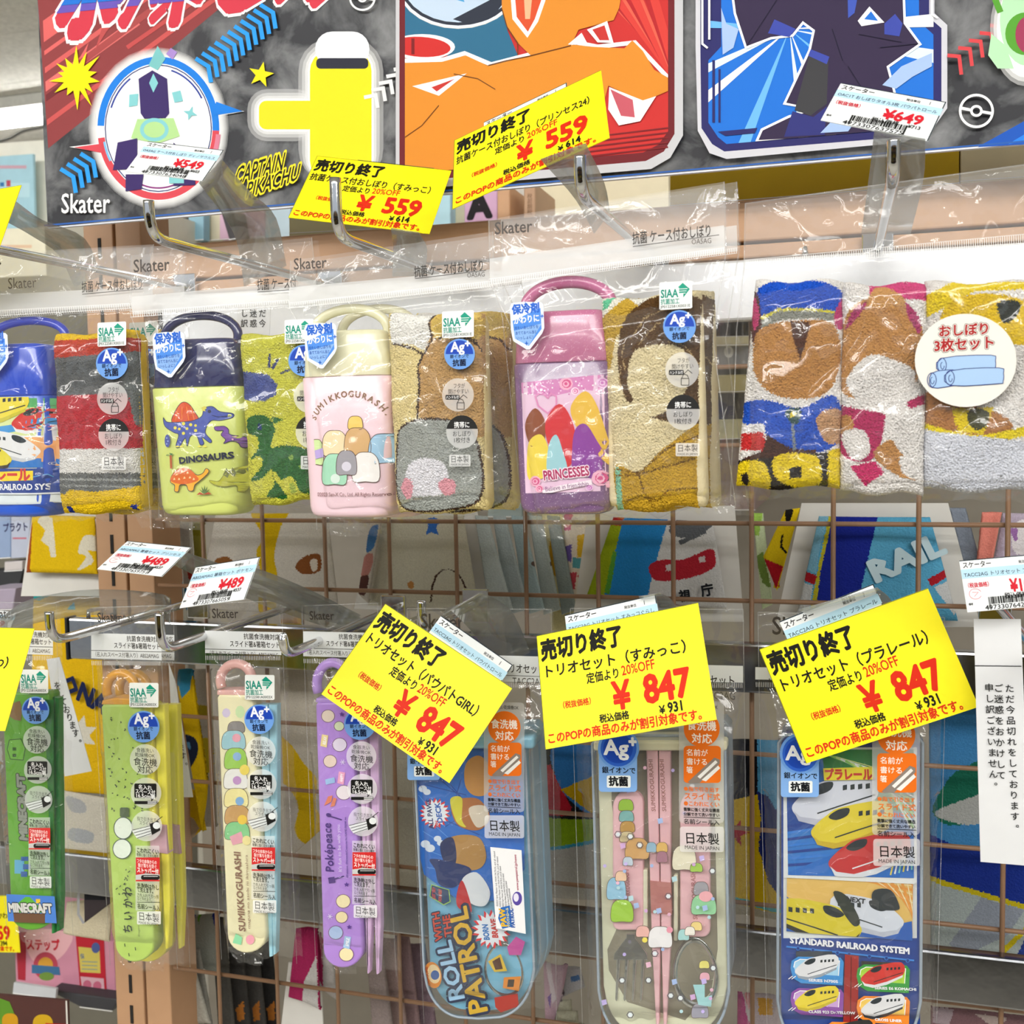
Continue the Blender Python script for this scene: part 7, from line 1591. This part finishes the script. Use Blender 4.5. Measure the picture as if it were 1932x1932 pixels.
hang('cream towel with a brown outlined arch and blue star behind the mesh', [(716, 972), (876, 972), (905, 1152), (694, 1142)], .91, 'cbc8b6', [(SP([(806, 980), (820, 976), (832, 982), (826, 996), (830, 1008), (816, 1004), (806, 1008), (810, 994)]), '3a6ec0'), (SP([(770, 1100), (780, 1096), (782, 1108), (774, 1110)]), 'b8824a')]+[([(a[0]-2, a[1]), (a[0]+2, a[1]), (b[0]+2, b[1]), (b[0]-2, b[1])], '4a342c') for a, b in (((815, 1136), (818, 1105)), ((818, 1105), (826, 1085)), ((826, 1085), (838, 1074)), ((838, 1074), (852, 1073)), ((852, 1073), (866, 1080)), ((866, 1080), (876, 1095)), ((876, 1095), (886, 1120)), ((886, 1120), (890, 1150)))], card=[(705, 960), (896, 960), (928, 1160), (664, 1150)])
hang('folded towel side with pink and brown pattern beside the cream arch towel', [(700, 982), (722, 975), (696, 1140), (676, 1120)], .90, 'c4beb4', [(SP([(700, 1000), (716, 990), (708, 1030), (694, 1040)]), '4a78b0'), (SP([(690, 1050), (706, 1045), (700, 1080), (684, 1085)]), 'b88078'), (SP([(682, 1090), (698, 1086), (692, 1120), (678, 1118)]), '5a3c38')], wave=.001)
for i in range(5):
    x = 896+i*34
    hang('blue grey towel card, %s of five fanned out under the pink case' % ('first', 'second', 'third', 'fourth', 'last')[i], [(x, 972), (x+24, 974), (x+72-i*4, 1150), (x+28, 1160)], .92+i*.012, ('b9c4c4', 'aab6b8', '9fb2b6', 'a9b4b2', '8e9a98')[i], [([(x+40, 1060), (x+60, 1055), (x+62, 1064), (x+42, 1068)], '5a4a44')] if i > 1 else [], wave=.001, name='towel_card', cat='towel card', group='fanned towel cards')
hang('pale yellow towel with an orange patch, behind the purple glitter case', [(1022, 970), (1082, 970), (1112, 1190), (1040, 1190)], .985, 'd8cf9c', [(SP([(1038, 1022), (1055, 1018), (1068, 1040), (1064, 1085), (1042, 1080)]), 'cf9f2c'), (SP([(1056, 1140), (1064, 1138), (1064, 1152)]), 'cfa03c')])
hang('multicoloured towel with yellow, red and teal blocks beside the pale yellow one', [(1062, 965), (1120, 965), (1112, 1130), (1072, 1130)], .975, 'd8cdbc', [([(1066, 970), (1082, 966), (1078, 1000), (1066, 1000)], 'c8547c'), ([(1090, 1010), (1112, 1006), (1110, 1050), (1090, 1052)], 'd0a82c'), ([(1082, 1050), (1108, 1056), (1106, 1075), (1082, 1070)], '5a9ca4'), ([(1072, 1080), (1090, 1078), (1086, 1110), (1072, 1110)], 'c04c58'), ([(1090, 1085), (1110, 1080), (1106, 1110)], 'c05a5a'), ([(1068, 1030), (1080, 1026), (1080, 1060), (1070, 1056)], '6a5aa0')])
hang('blue towel with green edge and red rounded shapes on a white card', [(1158, 975), (1345, 985), (1372, 1150), (1108, 1122)], .90, 'd6d6d6', [([(1150, 970), (1180, 972), (1140, 1130), (1100, 1125)], '9cb020'), ([(1154, 970), (1178, 972), (1176, 992), (1150, 990)], 'b42c2c'), ([(1180, 970), (1262, 975), (1228, 1100), (1222, 1140), (1140, 1130)], '2a86cc'), ([(1158, 1040), (1166, 1040), (1152, 1120), (1142, 1118)], '5aa03c'), (SP([(1226, 1066), (1250, 1056), (1290, 1055), (1340, 1035), (1350, 1050), (1345, 1072), (1300, 1090), (1250, 1096), (1230, 1088)]), 'b42a38'), ([(1256, 1066), (1270, 1064), (1274, 1074), (1258, 1078)], 'd0c8c8'), ([(1318, 1052), (1330, 1048), (1332, 1058), (1320, 1062)], 'd0c8c8'), (SP([(1262, 1000), (1290, 975), (1340, 985), (1335, 1000), (1290, 1015)]), '62666c'), ([(1280, 1020), (1332, 1000), (1334, 1006), (1284, 1028)], '62666c')], card=[(1108, 955), (1385, 955), (1402, 1175), (1078, 1172)], text=lambda c: [c.text('視', (1282, 1134), (1304, 1132), 24, '23262c', .04), c.text('庁', (1324, 1124), (1348, 1120), 25, '23262c', .04)])
hang('yellow and red folded towel with a black curved line, left of the railway towel', [(1482, 962), (1510, 958), (1466, 1115), (1440, 1050)], .93, 'ddc01c', [([(1440, 1052), (1478, 1068), (1462, 1120), (1436, 1110)], 'b8202c'), (SP([(1482, 962), (1496, 960), (1492, 980), (1484, 984)]), '1c1a18'), ([(1474, 1010), (1478, 1008), (1476, 1030), (1486, 1042), (1483, 1044), (1472, 1032)], '1c1a18')], wave=.001)
hang('light blue towel with navy band and the word RAIL on a white card', [(1545, 974), (1755, 976), (1808, 1172), (1502, 1165)], .89, '5aa6cc', [([(1570, 970), (1656, 975), (1640, 1040), (1622, 1120), (1615, 1180), (1535, 1180), (1545, 1080)], '1c2a8c'), ([(1564, 970), (1572, 970), (1548, 1080), (1536, 1180), (1524, 1180), (1542, 1080)], 'b8b02c'), ([(1535, 970), (1564, 970), (1548, 1030), (1540, 1080), (1520, 1075)], '7fb8d4'), ([(1512, 1074), (1542, 1086), (1536, 1104), (1512, 1092)], 'a8222c'), ([(1500, 1096), (1534, 1104), (1524, 1180), (1495, 1180)], 'c9ccce'), ([(1750, 1092), (1788, 1072), (1792, 1086), (1756, 1106)], 'a8222c'), ([(1762, 1108), (1800, 1090), (1815, 1150), (1800, 1160)], 'c9ccce')], card=[(1512, 950), (1790, 950), (1852, 1185), (1462, 1185)], text=lambda c: [c.text('RAIL', (1650, 1100), (1786, 1042), 62, 'c2dbe6', .05, res=1)])
hang('salmon pink towel at the right edge behind the mesh', [(1852, 966), (1890, 966), (1872, 1062), (1842, 1062)], .93, 'e0897c', [])
hang('lilac towel with white shape at the right edge behind the mesh', [(1892, 968), (2000, 968), (2000, 1070), (1872, 1070)], .94, 'b9adc0', [(SP([(1912, 990), (1950, 980), (1950, 1040), (1912, 1040)]), 'e4e0e4'), (SP([(1905, 1000), (1918, 996), (1916, 1022)]), '9c70ac')])
hang('green and white leaf patterned towel left of the yellow and red one', [(1420, 968), (1440, 968), (1458, 1140), (1438, 1150)], .95, 'cfe0b8', [([(1418, 960), (1440, 970), (1432, 1010), (1422, 1010)], '9cc45a'), ([(1424, 1050), (1440, 1040), (1456, 1110), (1440, 1100)], '7a9a4c')], wave=.001)
hang('dark grey towel edge right of the railway towel', [(1790, 958), (1822, 958), (1850, 1060), (1815, 1060)], .94, '7f8896', [], wave=.001)
# cards between post and lime case
for i in range(4):
    x = 300+i*24
    hang('slim %s card right of the slotted post' % ('yellow tipped', 'navy tipped', 'red tipped', 'olive')[i]+(' with blue end' if i != 3 else ' with pale end'), [(x-8, 985), (x+14, 985), (x+22, 1128), (x+4, 1160-i*4)], .90+i*.014, ('c9c4b8', 'bdbab2', 'c8c6be', '9a9440')[i], [([(x-10, 980), (x+16, 980), (x+16, 1010), (x-8, 1010)], ('c8ac20', '262e70', 'c8c4bc', '8a8428')[i]), ([(x+4, 1060), (x+20, 1050), (x+22, 1100), (x+10, 1090)], ('c0483c', 'c04038', 'b84038', '9a9440')[i]), ([(x, 1112), (x+24, 1096), (x+24, 1170), (x, 1170)], ('2f84b8', '2f84b8', '3a90c4', 'c4c8c0')[i])], wave=.001, name='towel_card', cat='towel card', group='slim cards right of the post')
hang('yellow towel with a black motif and blue tip, behind the lime green case', [(332, 1262), (362, 1262), (392, 1480), (384, 1570), (340, 1560)][:4], .90, 'd2ae10', [([(330, 1255), (366, 1255), (360, 1300), (348, 1316), (342, 1290), (334, 1310)], '3a8cb4'), (SP([(352, 1385), (368, 1390), (376, 1412), (368, 1440), (356, 1450), (354, 1420)]), '20263a'), (SP([(355, 1400), (362, 1398), (364, 1412)]), '4a7a9c')])
hang('yellow towel corner with tan back below the black motif towel', [(338, 1480), (388, 1500), (386, 1562), (340, 1600)], .91, 'd0ac14', [([(338, 1530), (370, 1545), (380, 1560), (350, 1600), (336, 1600)], 'a9957e')])
hang('grey beige card hanging between the lime green and the cream case', [(362, 1262), (398, 1262), (410, 1560), (385, 1560)], .97, '9c978a', [([(362, 1325), (400, 1332), (400, 1352), (364, 1350)], '8a7a1c'), (SP([(376, 1400), (400, 1395), (402, 1450), (380, 1455)]), 'a09020')], wave=.001)
hang('white towel with yellow wave hanging between the cream and lilac cases', [(530, 1262), (606, 1262), (612, 1560), (540, 1625)], .91, 'b9b2a6', [(SP([(526, 1390), (550, 1400), (575, 1440), (600, 1470), (598, 1520), (620, 1560), (600, 1610), (560, 1570), (565, 1520), (545, 1480), (526, 1470)]), 'c8a614')])
hang('beige towel hanging between the lilac case and the sky blue set', [(738, 1430), (792, 1430), (800, 1700), (744, 1690)], .92, 'a7a294', [])
hang('towel with blue oval, red side and green hem behind the sky blue set', [(1014, 1404), (1124, 1404), (1122, 1700), (1016, 1690)], .90, 'a9a7a0', [([(1014, 1404), (1126, 1404), (1126, 1545), (1014, 1545)], '1c1c20'), ([(1022, 1445), (1040, 1440), (1080, 1520), (1078, 1536), (1030, 1536)], 'a41c2c'), (SP([(1046, 1404), (1130, 1390), (1140, 1480), (1130, 1540), (1080, 1510), (1050, 1460)]), '2f6fb0'), ([(1060, 1486), (1124, 1462), (1124, 1540)], 'b8960c'), ([(1034, 1540), (1124, 1545), (1124, 1585), (1036, 1598)], '7fa018'), ([(1036, 1596), (1124, 1583), (1124, 1590), (1036, 1602)], '3f94b0'), (SP([(1000, 1420), (1024, 1450), (1024, 1500), (1010, 1520)]), 'c9c6c0'), (SP([(1008, 1560), (1032, 1580), (1030, 1640), (1008, 1660)]), 'c9c6c0')])
hang('yellow towel with a red star and black top left of the railroad set', [(1376, 1395), (1470, 1395), (1474, 1735), (1384, 1725)], .90, 'c0a010', [([(1370, 1390), (1480, 1390), (1480, 1480), (1420, 1500), (1370, 1510)], '15151a'), ([(1428, 1390), (1480, 1390), (1480, 1545), (1460, 1530), (1430, 1490)], '4a8cb4'), ([(1428, 1490), (1450, 1500), (1480, 1550), (1480, 1700), (1450, 1660), (1432, 1600), (1436, 1540)], '1a2560'), (star(1390, 1570, 26, 10, 5, .3), 'a01c24'), ([(1384, 1690), (1480, 1712), (1480, 1722), (1384, 1700)], '4a9aa0'), ([(1384, 1702), (1480, 1724), (1480, 1740), (1384, 1740)], '9c9684')])
hang('blue towel with green and white oval and navy band behind the white notice', [(1752, 1262), (2010, 1262), (2010, 1850), (1756, 1800)], .90, '3f7fb4', [(SP([(1760, 1530), (1775, 1490), (1810, 1450), (1900, 1420), (1920, 1480), (1850, 1540), (1790, 1555)]), '1c6450'), (SP([(1764, 1530), (1850, 1495), (1900, 1470), (1900, 1530), (1850, 1552), (1800, 1550)]), 'a9acaa'), ([(1750, 1572), (1800, 1592), (1830, 1600), (2010, 1560), (2010, 1740), (1930, 1708), (1750, 1650)], '1b2f80'), ([(1750, 1650), (1930, 1702), (2010, 1735), (2010, 1745), (1930, 1712), (1750, 1660)], 'b8a81c'), ([(1750, 1660), (1930, 1712), (2010, 1745), (2010, 1860), (1750, 1860)], '9ba5a4'), ([(1850, 1690), (1932, 1713), (1900, 1760), (1820, 1800), (1790, 1780)], '858c98'), ([(1932, 1745), (1938, 1752), (1890, 1800), (1880, 1796)], 'b8a81c'), ([(1940, 1750), (2010, 1760), (2010, 1860), (1890, 1860)], '2a3c80')], wave=.002)
# slanting cards at the bottom of the picture
LOW = [(322, 1850, 60, 'a7a49a', 1932), (345, 1830, 46, '8f8d86', 1960), (400, 1800, 34, '4c4a46', 1990), (428, 1800, 36, '3a3836', 1990), (458, 1810, 36, '454341', 1990), (486, 1815, 34, '2f2e2e', 1990), (690, 1850, 44, '8c7f7c', 1990), (720, 1840, 40, '9a8480', 1990), (745, 1835, 40, '8e7678', 1990), (772, 1850, 44, '84707a', 1990)]  # the four darkest colours paint the shade of the gap onto cards
names_ = ('pale grey', 'mid grey', 'shade-painted grey', 'shade-painted blackish', 'shade-painted charcoal', 'shade-painted deep black', 'dusty brown', 'rosy brown', 'dim rose', 'dull mauve')
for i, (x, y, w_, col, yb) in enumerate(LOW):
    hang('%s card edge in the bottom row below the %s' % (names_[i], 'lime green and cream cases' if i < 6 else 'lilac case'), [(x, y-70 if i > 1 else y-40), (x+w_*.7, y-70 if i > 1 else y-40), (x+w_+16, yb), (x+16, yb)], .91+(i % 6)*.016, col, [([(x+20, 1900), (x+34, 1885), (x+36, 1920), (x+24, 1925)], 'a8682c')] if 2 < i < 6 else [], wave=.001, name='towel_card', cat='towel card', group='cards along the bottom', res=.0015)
hang('pale blue and green towel hanging behind the lower end of the lime green case', [(352, 1724), (412, 1724), (420, 1850), (345, 1800)], .94, '8e9088', [([(360, 1722), (372, 1722), (372, 1760), (362, 1750)], '1f2e80'), ([(400, 1722), (412, 1722), (412, 1770)], '1f2e80'), ([(376, 1722), (382, 1722), (380, 1740)], '5a8a2c')])
hang('magenta and white towel bunched on a pale card below the lilac case', [(560, 1750), (600, 1750), (606, 1905), (545, 1880)], .90, 'a62c5c', [([(575, 1850), (600, 1800), (604, 1910), (570, 1900)], 'c9c6c4')], card=[(540, 1820), (600, 1830), (608, 1990), (520, 1990)])
hang('white checked towel tip with magenta beside the bunched one', [(598, 1756), (625, 1790), (640, 1890), (600, 1860)], .915, 'b9b5b2', [([(598, 1756), (612, 1770), (612, 1860), (602, 1840)], 'a02a58')], wave=.001)
hang('pink and white striped towel below the gap beside the sky blue set', [(1024, 1816), (1072, 1820), (1060, 1880), (1030, 1990)], .90, 'b89aa8', [([(1030, 1816), (1040, 1816), (1052, 1880), (1044, 1890)], 'd0c4cc'), ([(1034, 1880), (1042, 1870), (1040, 1900)], '6a4a94')])
hang('white towel with small blue stripes beside the pink striped one', [(1068, 1822), (1095, 1824), (1104, 1862), (1062, 1880)], .91, 'b8b6b8', [([(1078, 1840), (1094, 1836), (1096, 1846), (1080, 1850)], '5a7aa8')], wave=.001)
for i in range(3): hang('cream box card, %s of three stacked below the sky blue set gap' % ('top', 'middle', 'lowest')[i], [(1044+i*6, 1885+i*22), (1078+i*12, 1885+i*22), (1086+i*14, 2000), (1048+i*4, 2000)], .90-i*.012, ('a9a692', 'a3a08c', '9b9884')[i], [], wave=.0005, name='towel_card', cat='towel card', group='cream cards at the bottom', res=.002)
hang('magenta patterned towel at the bottom edge left of the railroad set', [(1392, 1868), (1476, 1880), (1476, 2000), (1390, 2000)], .91, 'b0a4a8', [(SP([(1392, 1870), (1404, 1876), (1412, 1920), (1430, 1940), (1395, 1945)]), 'a01c6c'), ([(1430, 1880), (1458, 1884), (1458, 1914), (1432, 1912)], 'b4883c'), ([(1404, 1870), (1420, 1872), (1414, 1900)], 'c07c80')])
hang('dull rose towel along the bottom right under the polished bar', [(1756, 1900), (2010, 1920), (2010, 2010), (1756, 2010)], .91, '8a6a70', [([(1760, 1900), (1800, 1905), (1790, 1932), (1760, 1930)], 'b4a4ac'), ([(1840, 1912), (1900, 1916), (1880, 1940)], 'c4b4b0')])

# ================================================================== shelf goods seen past the left end and above the rail
def carton(label, q, Y, depth, col, draw=None, name='carton', cat='box', group=None, bev=.002, zb=None):
    fr = wallfr(q[0][0], q[0][1], Y); t = thing(name, fr, label, cat, group); P_ = ploc(fr, q)
    if zb is not None: P_[2] = (P_[2][0], zb-fr.O[2]); P_[3] = (P_[3][0], zb-fr.O[2])
    prism('carton_body', P_, -depth, 0, mat('card '+col, col, .5, 0, .03), t, bev)
    c = PC(fr, .0002); (draw or (lambda c: c.line([q[3], q[2]], 1.5, 'ffffff')))(c); c.build('carton_print', PRINT, t)
    return t
def dpink(c):
    c.poly([(30, 1758), (50, 1758), (48, 1850), (34, 1848)], 'a82c3c'); c.poly(SP([(52, 1756), (132, 1760), (128, 1790), (100, 1815), (60, 1810)]), 'e8b4bc'); c.text('ステップ', (50, 1790), (114, 1792), 19, 'c02434', .05)
    c.ell(86, 1822, 23, 26, 'b84458'); c.ell(86, 1820, 14, 14, 'd8a03c'); c.poly([(60, 1820), (112, 1824), (114, 1840), (60, 1836)], '3c6a94'); c.ell(88, 1842, 14, 8, '6a8a3c')
    c.poly([(142, 1756), (196, 1768), (202, 1882), (152, 1874)], 'b82434'); c.poly([(148, 1786), (188, 1790), (190, 1836), (152, 1834)], 'd0c060'); c.text('保', (152, 1808), (160, 1808), 9, '4a6a94', .02)
    for i in range(3): c.line([(155, 1814+i*7), (184, 1815+i*7)], 1.5, '6a8a9c')
    c.poly([(152, 1842), (196, 1846), (198, 1874), (156, 1870)], 'dcb0bc'); c.ell(165, 1858, 8, 9, 'c86a84'); c.ell(184, 1860, 8, 9, 'c86a84'); c.ell(181, 1788, 8, 10, '4c5c94')
carton('pink and red carton with red lettering at the lower left', [(26, 1750), (214, 1776), (220, 1890), (30, 1855)], 1.15, .10, 'cf8ca4', dpink)
carton('black plastic tray below the pink carton', [(96, 1868), (222, 1886), (212, 1908), (150, 1900)], 1.13, .06, '34343a', name='tray', cat='tray')
carton('narrow white shelf label strip under the pink carton', [(26, 1854), (106, 1866), (104, 1884), (24, 1874)], 1.11, .004, 'c9ccd2', name='label_strip', cat='label', bev=.0002)
def dbrown(c): c.line([(125, 1888), (127, 1940)], 3, 'dcd8d0'); c.poly([(-10, 1880), (18, 1890), (30, 1920), (32, 1950), (-10, 1950)], '5a8a28'); c.poly(rrect(4, 1912, 34, 1950, 12), 'c8941c'); c.poly(rrect(62, 1914, 100, 1960, 16), 'c8a01c'); c.poly([(86, 1930), (126, 1932), (128, 1950), (86, 1950)], 'b82020')
carton('dark brown card with green and yellow patches in the lower left corner', [(-30, 1874), (127, 1888), (130, 2000), (-30, 2000)], .90, .003, '4a2420', dbrown, name='display_card', cat='card', bev=.0003)
t, f8 = yellow_card([(-105, 1690), (26, 1690), (41, 1797), (-100, 1796)], '抗菌箸箱セット（ちいかわ）', '359', '394', 'small yellow 359 yen card at the left edge above the pink carton', group=G1)
carton('steel rimmed clip plate with painted dark reflection between the green and the lime green case', [(156, 1628), (212, 1606), (214, 1700), (158, 1742)], .86, .004, '2c2228', lambda c: (c.poly([(159, 1632), (196, 1618), (198, 1698), (160, 1698)], '16181f'), c.line([(156, 1628), (148, 1650), (148, 1725), (158, 1742)], 5, '9c9ca0')), name='clip_plate', cat='plate')  # plum and black colours paint a dark reflection on the steel plate
for i, (q, col, dr, lb) in enumerate((
    ([(-40, 968), (20, 966), (20, 1052), (-40, 1056)], '8fa4c8', None, 'blue packet at the left edge behind the yellow star towel'),
    ([(20, 968), (57, 966), (54, 1052), (20, 1054)], 'b9c0d4', lambda c: (c.text('プラクト', (6, 1003), (54, 1000), 15, '2c2c58', .03), c.rect(24, 1014, 50, 1017, 'c87080')), 'pale lilac packet with dark lettering left of the yellow star towel'),
    ([(8, 1060), (42, 1058), (42, 1076), (8, 1078)], 'cfc8c8', None, 'small white shelf tag at the left edge'),
    ([(-40, 1078), (44, 1074), (30, 1128), (-40, 1130)], '2a2c30', None, 'dark shelf board at the left edge under the blue packet'),
    ([(-40, 1112), (30, 1110), (24, 1150), (-40, 1152)], 'a89cb0', None, 'mauve packet just above the left yellow card'))):
    carton(lb, q, 1.15 if i < 4 else 1.0, .05 if i != 3 else .2, col, dr, name='packet' if i < 2 or i == 4 else ('shelf_tag' if i == 2 else 'shelf_board'), cat='packet' if i < 2 or i == 4 else 'shelf')
# upper left: bright goods by the poster
carton('tall white carton on a far shelf at the left edge of the poster', [(-120, 278), (110, 262), (114, 438), (-120, 452)], 1.75, .3, 'f2efe2', None)
carton('pale blue information sheet on the tall white carton', [(-20, 296), (62, 290), (66, 440), (-20, 446)], 1.72, .006, 'a9d4e4', lambda c: (c.rect(-15, 312, 50, 318, 'd0a8b8'), c.rect(-15, 345, 56, 372, 'c0e4f0'), c.rect(12, 340, 20, 352, 'c05060'), c.rect(0, 344, 8, 352, '3a78b0')), name='information_sheet', cat='sheet')
carton('cream white carton below the pale blue sheet at the left edge', [(-120, 436), (84, 428), (88, 520), (-120, 530)], 1.5, .25, 'efe9d0', lambda c: (c.rect(-10, 462, 60, 468, 'e8c8a8'),))
carton('dark grey shelf gap board beside the tall white carton', [(60, 430), (180, 420), (180, 560), (60, 570)], 2.1, .05, '8a8474', None, name='shelf_board', cat='shelf')
UP = [([(165, 400), (285, 392), (285, 466), (165, 470)], 1.55, '8f8a7a', 'grey beige back board left of the dinosaur set hook'), ([(285, 400), (305, 398), (305, 462), (285, 464)], 1.3, 'dcd8c8', 'thin cream post above the rail behind the dinosaur set hook'),
      ([(306, 405), (375, 400), (375, 452), (306, 456)], 1.4, '22262c', 'black packet above the rail right of the dinosaur set hook'), ([(355, 402), (384, 400), (384, 452), (355, 454)], 1.38, '8cb8cc', 'light blue packet above the rail, by the clear strip'),
      ([(384, 400), (416, 398), (416, 452), (384, 454)], 1.4, 'd8cfb4', 'cream packet above the rail, left of the mauve one'), ([(414, 396), (500, 388), (500, 446), (414, 452)], 1.4, 'dcb4cc', 'mauve pink packet above the rail'),
      ([(416, 398), (438, 396), (446, 450), (432, 452)], 1.36, '2a2428', 'narrow black packet against the mauve pink one'), ([(500, 388), (548, 384), (548, 446), (500, 450)], 1.4, 'b8ccd8', 'pale blue packet left of the lower 559 yen card'),
      ([(545, 408), (700, 396), (700, 432), (545, 440)], 1.1, 'd8d4a8', 'pale yellow flat box on the rail under the lower 559 yen card'), ([(800, 356), (850, 352), (850, 428), (790, 432)], 1.4, 'b4dcea', 'pale blue packet between the two 559 yen cards'),
      ([(850, 370), (878, 368), (878, 424), (850, 426)], 1.42, 'd8d4b4', 'cream packet right of the pale blue one under the upper 559 yen card'), ([(876, 360), (938, 352), (938, 416), (876, 420)], 1.4, 'd4a8cc', 'lilac pink packet printed with a big black letter'),
      ([(938, 352), (962, 350), (962, 415), (938, 417)], 1.3, 'd8a880', 'beige upright strip right of the lilac pink packet'), ([(962, 350), (990, 348), (990, 412), (962, 414)], 1.42, 'c8c4bc', 'pale grey packet above the rail by the princesses set'),
      ([(988, 348), (1010, 346), (1010, 410), (988, 412)], 1.3, 'c8a080', 'beige price strip above the rail with small writing'), ([(1010, 330), (1262, 310), (1262, 392), (1010, 412)], 1.45, 'e4d8b8', 'long cream carton above the rail behind the princesses set'),
      ([(1264, 290), (1810, 262), (1810, 345), (1264, 388)], 1.0, 'dcb80c', 'long mustard yellow board under the poster on the right'), ([(1812, 262), (2050, 250), (2050, 325), (1812, 342)], 1.02, 'f0e4bc', 'cream carton at the right edge under the poster')]
zt_rail = at(1365, 378, YM-.02)[2]
for q, Y, col, lb in UP:
    d = None
    if 'black letter' in lb: d = lambda c: c.text('A', (884, 412), (926, 408), 62, '201c20', .06)
    if 'small writing' in lb: d = lambda c: c.vtextp('税前期税', (994, 374), (994, 404), 10, '8a6a50')
    nm = 'mustard_board' if 'mustard' in lb else ('upright_strip' if 'strip' in lb or 'post' in lb else ('back_board' if 'board' in lb else 'packet'))
    onr = Y < 1.2; ydp = .02 if onr else (1.396-Y if Y < 1.4 else 1.618-Y)
    carton(lb, q, .868 if onr else Y, ydp, col, d, zb=zt_rail if onr else None, name=nm, cat='board' if 'board' in nm else ('strip' if 'strip' in nm else 'packet'))
# gadgets on the shelf glimpsed between the upper sets
SH = [([(1325, 608), (1420, 606), (1420, 634), (1325, 636)], 1.3, '15161a', 'black shelf edge between the princesses set and the towel pack'), ([(1325, 636), (1420, 634), (1420, 650), (1325, 652)], 1.28, 'd0c8a4', 'cream shelf lip under the black shelf edge'),
      ([(1325, 650), (1420, 648), (1420, 692), (1325, 695)], 1.3, 'a4a6ac', 'silver grey gadget box with a small white light, between the upper packs'), ([(1325, 708), (1420, 706), (1420, 738), (1325, 740)], 1.28, 'c8bc84', 'cream shelf board below the silver grey gadget box'),
      ([(1325, 738), (1420, 736), (1420, 792), (1325, 795)], 1.32, '4a4644', 'dark rounded goods below the cream shelf board'), ([(1325, 792), (1420, 790), (1420, 826), (1325, 830)], 1.28, 'd8d4a8', 'pale cream drawer front between the upper packs'), ([(1325, 830), (1425, 828), (1425, 962), (1325, 962)], 1.32, '94807e', 'mauve brown panel below the pale cream drawer front'),
      ([(925, 690), (985, 688), (985, 798), (925, 800)], 1.4, 'a48a78', 'brown striped packet between the pink and the purple case sets'), ([(925, 800), (985, 798), (985, 830), (925, 832)], 1.35, 'd8d0a8', 'cream shelf lip between the pink and the purple case sets'), ([(920, 850), (985, 848), (985, 975), (920, 975)], 1.3, 'a4b4b4', 'blue grey carton between the pink and the purple case sets'), ([(925, 612), (985, 610), (985, 690), (925, 692)], 1.42, 'b4b0a8', 'pale grey carton high between the pink and the purple case sets')]
for q, Y, col, lb in SH:
    d = (lambda c: (c.ell(1375, 664, 9, 11, 'f4f6f8'), c.ell(1375, 662, 4, 6, 'c8ccd4'))) if 'light' in lb else ((lambda c: [c.line([(930+i*9, 695), (930+i*9, 795)], 2.5, '7a6458') for i in range(6)]) if 'striped' in lb else None)
    carton(lb, q, Y, 1.618-Y, col, d, name='shelf_lip' if 'lip' in lb or 'edge' in lb else 'carton', cat='shelf' if 'shelf' in lb else 'box')
# white board behind the mesh in the middle and the stand it belongs to
carton('broad grey beige panel of the shelf unit standing beyond the mesh', [(330, 330), (2200, 230), (2200, 2150), (400, 2050)], 1.62, .03, '8a8378', None, name='shelf_unit_back', cat='shelf')
carton('pale back panel of the far shelf unit beyond the left end of the rail', [(-260, 470), (345, 440), (365, 2080), (-260, 1990)], 2.06, .03, '787468', None, name='shelf_unit_back', cat='shelf')
# unseen stand added behind the viewer to darken chrome reflections and low light
t = thing('added_dark_stand', (0, -1.75, 0), 'unseen dark stand added across the aisle to darken chrome and low light', 'shelf')
DK = mat('dark stand panel', '3a3836', .6, 0, .1, 4); box('stand_back', -2.4, 2.4, -.05, 0, 0, 1.75, DK, t); box('base', -2.4, 2.4, 0, .35, 0, .18, mat('stand base', '24231f', .6), t)
for z in (.45, .8, 1.15, 1.5): box('shelf', -2.4, 2.4, 0, .3, z, z+.02, mat('stand shelf', '6a6862', .5), t, .002)
r_ = random.Random(8)
for z in (.2, .47, .82, 1.17, 1.52):
    x = -2.3
    while x < 2.2:
        w_ = r_.uniform(.08, .22)
        if r_.random() < .85: box('goods', x, x+w_-.01, .03, .03+r_.uniform(.15, .24), z, z+r_.uniform(.12, .22), mat('goods %d' % r_.randrange(6), r_.choice(('2b3c5a', '7a2f2a', 'b8a020', '3c4a3a', '8a8a8c', '1c1c20')), .5), t, .003)
        x += w_
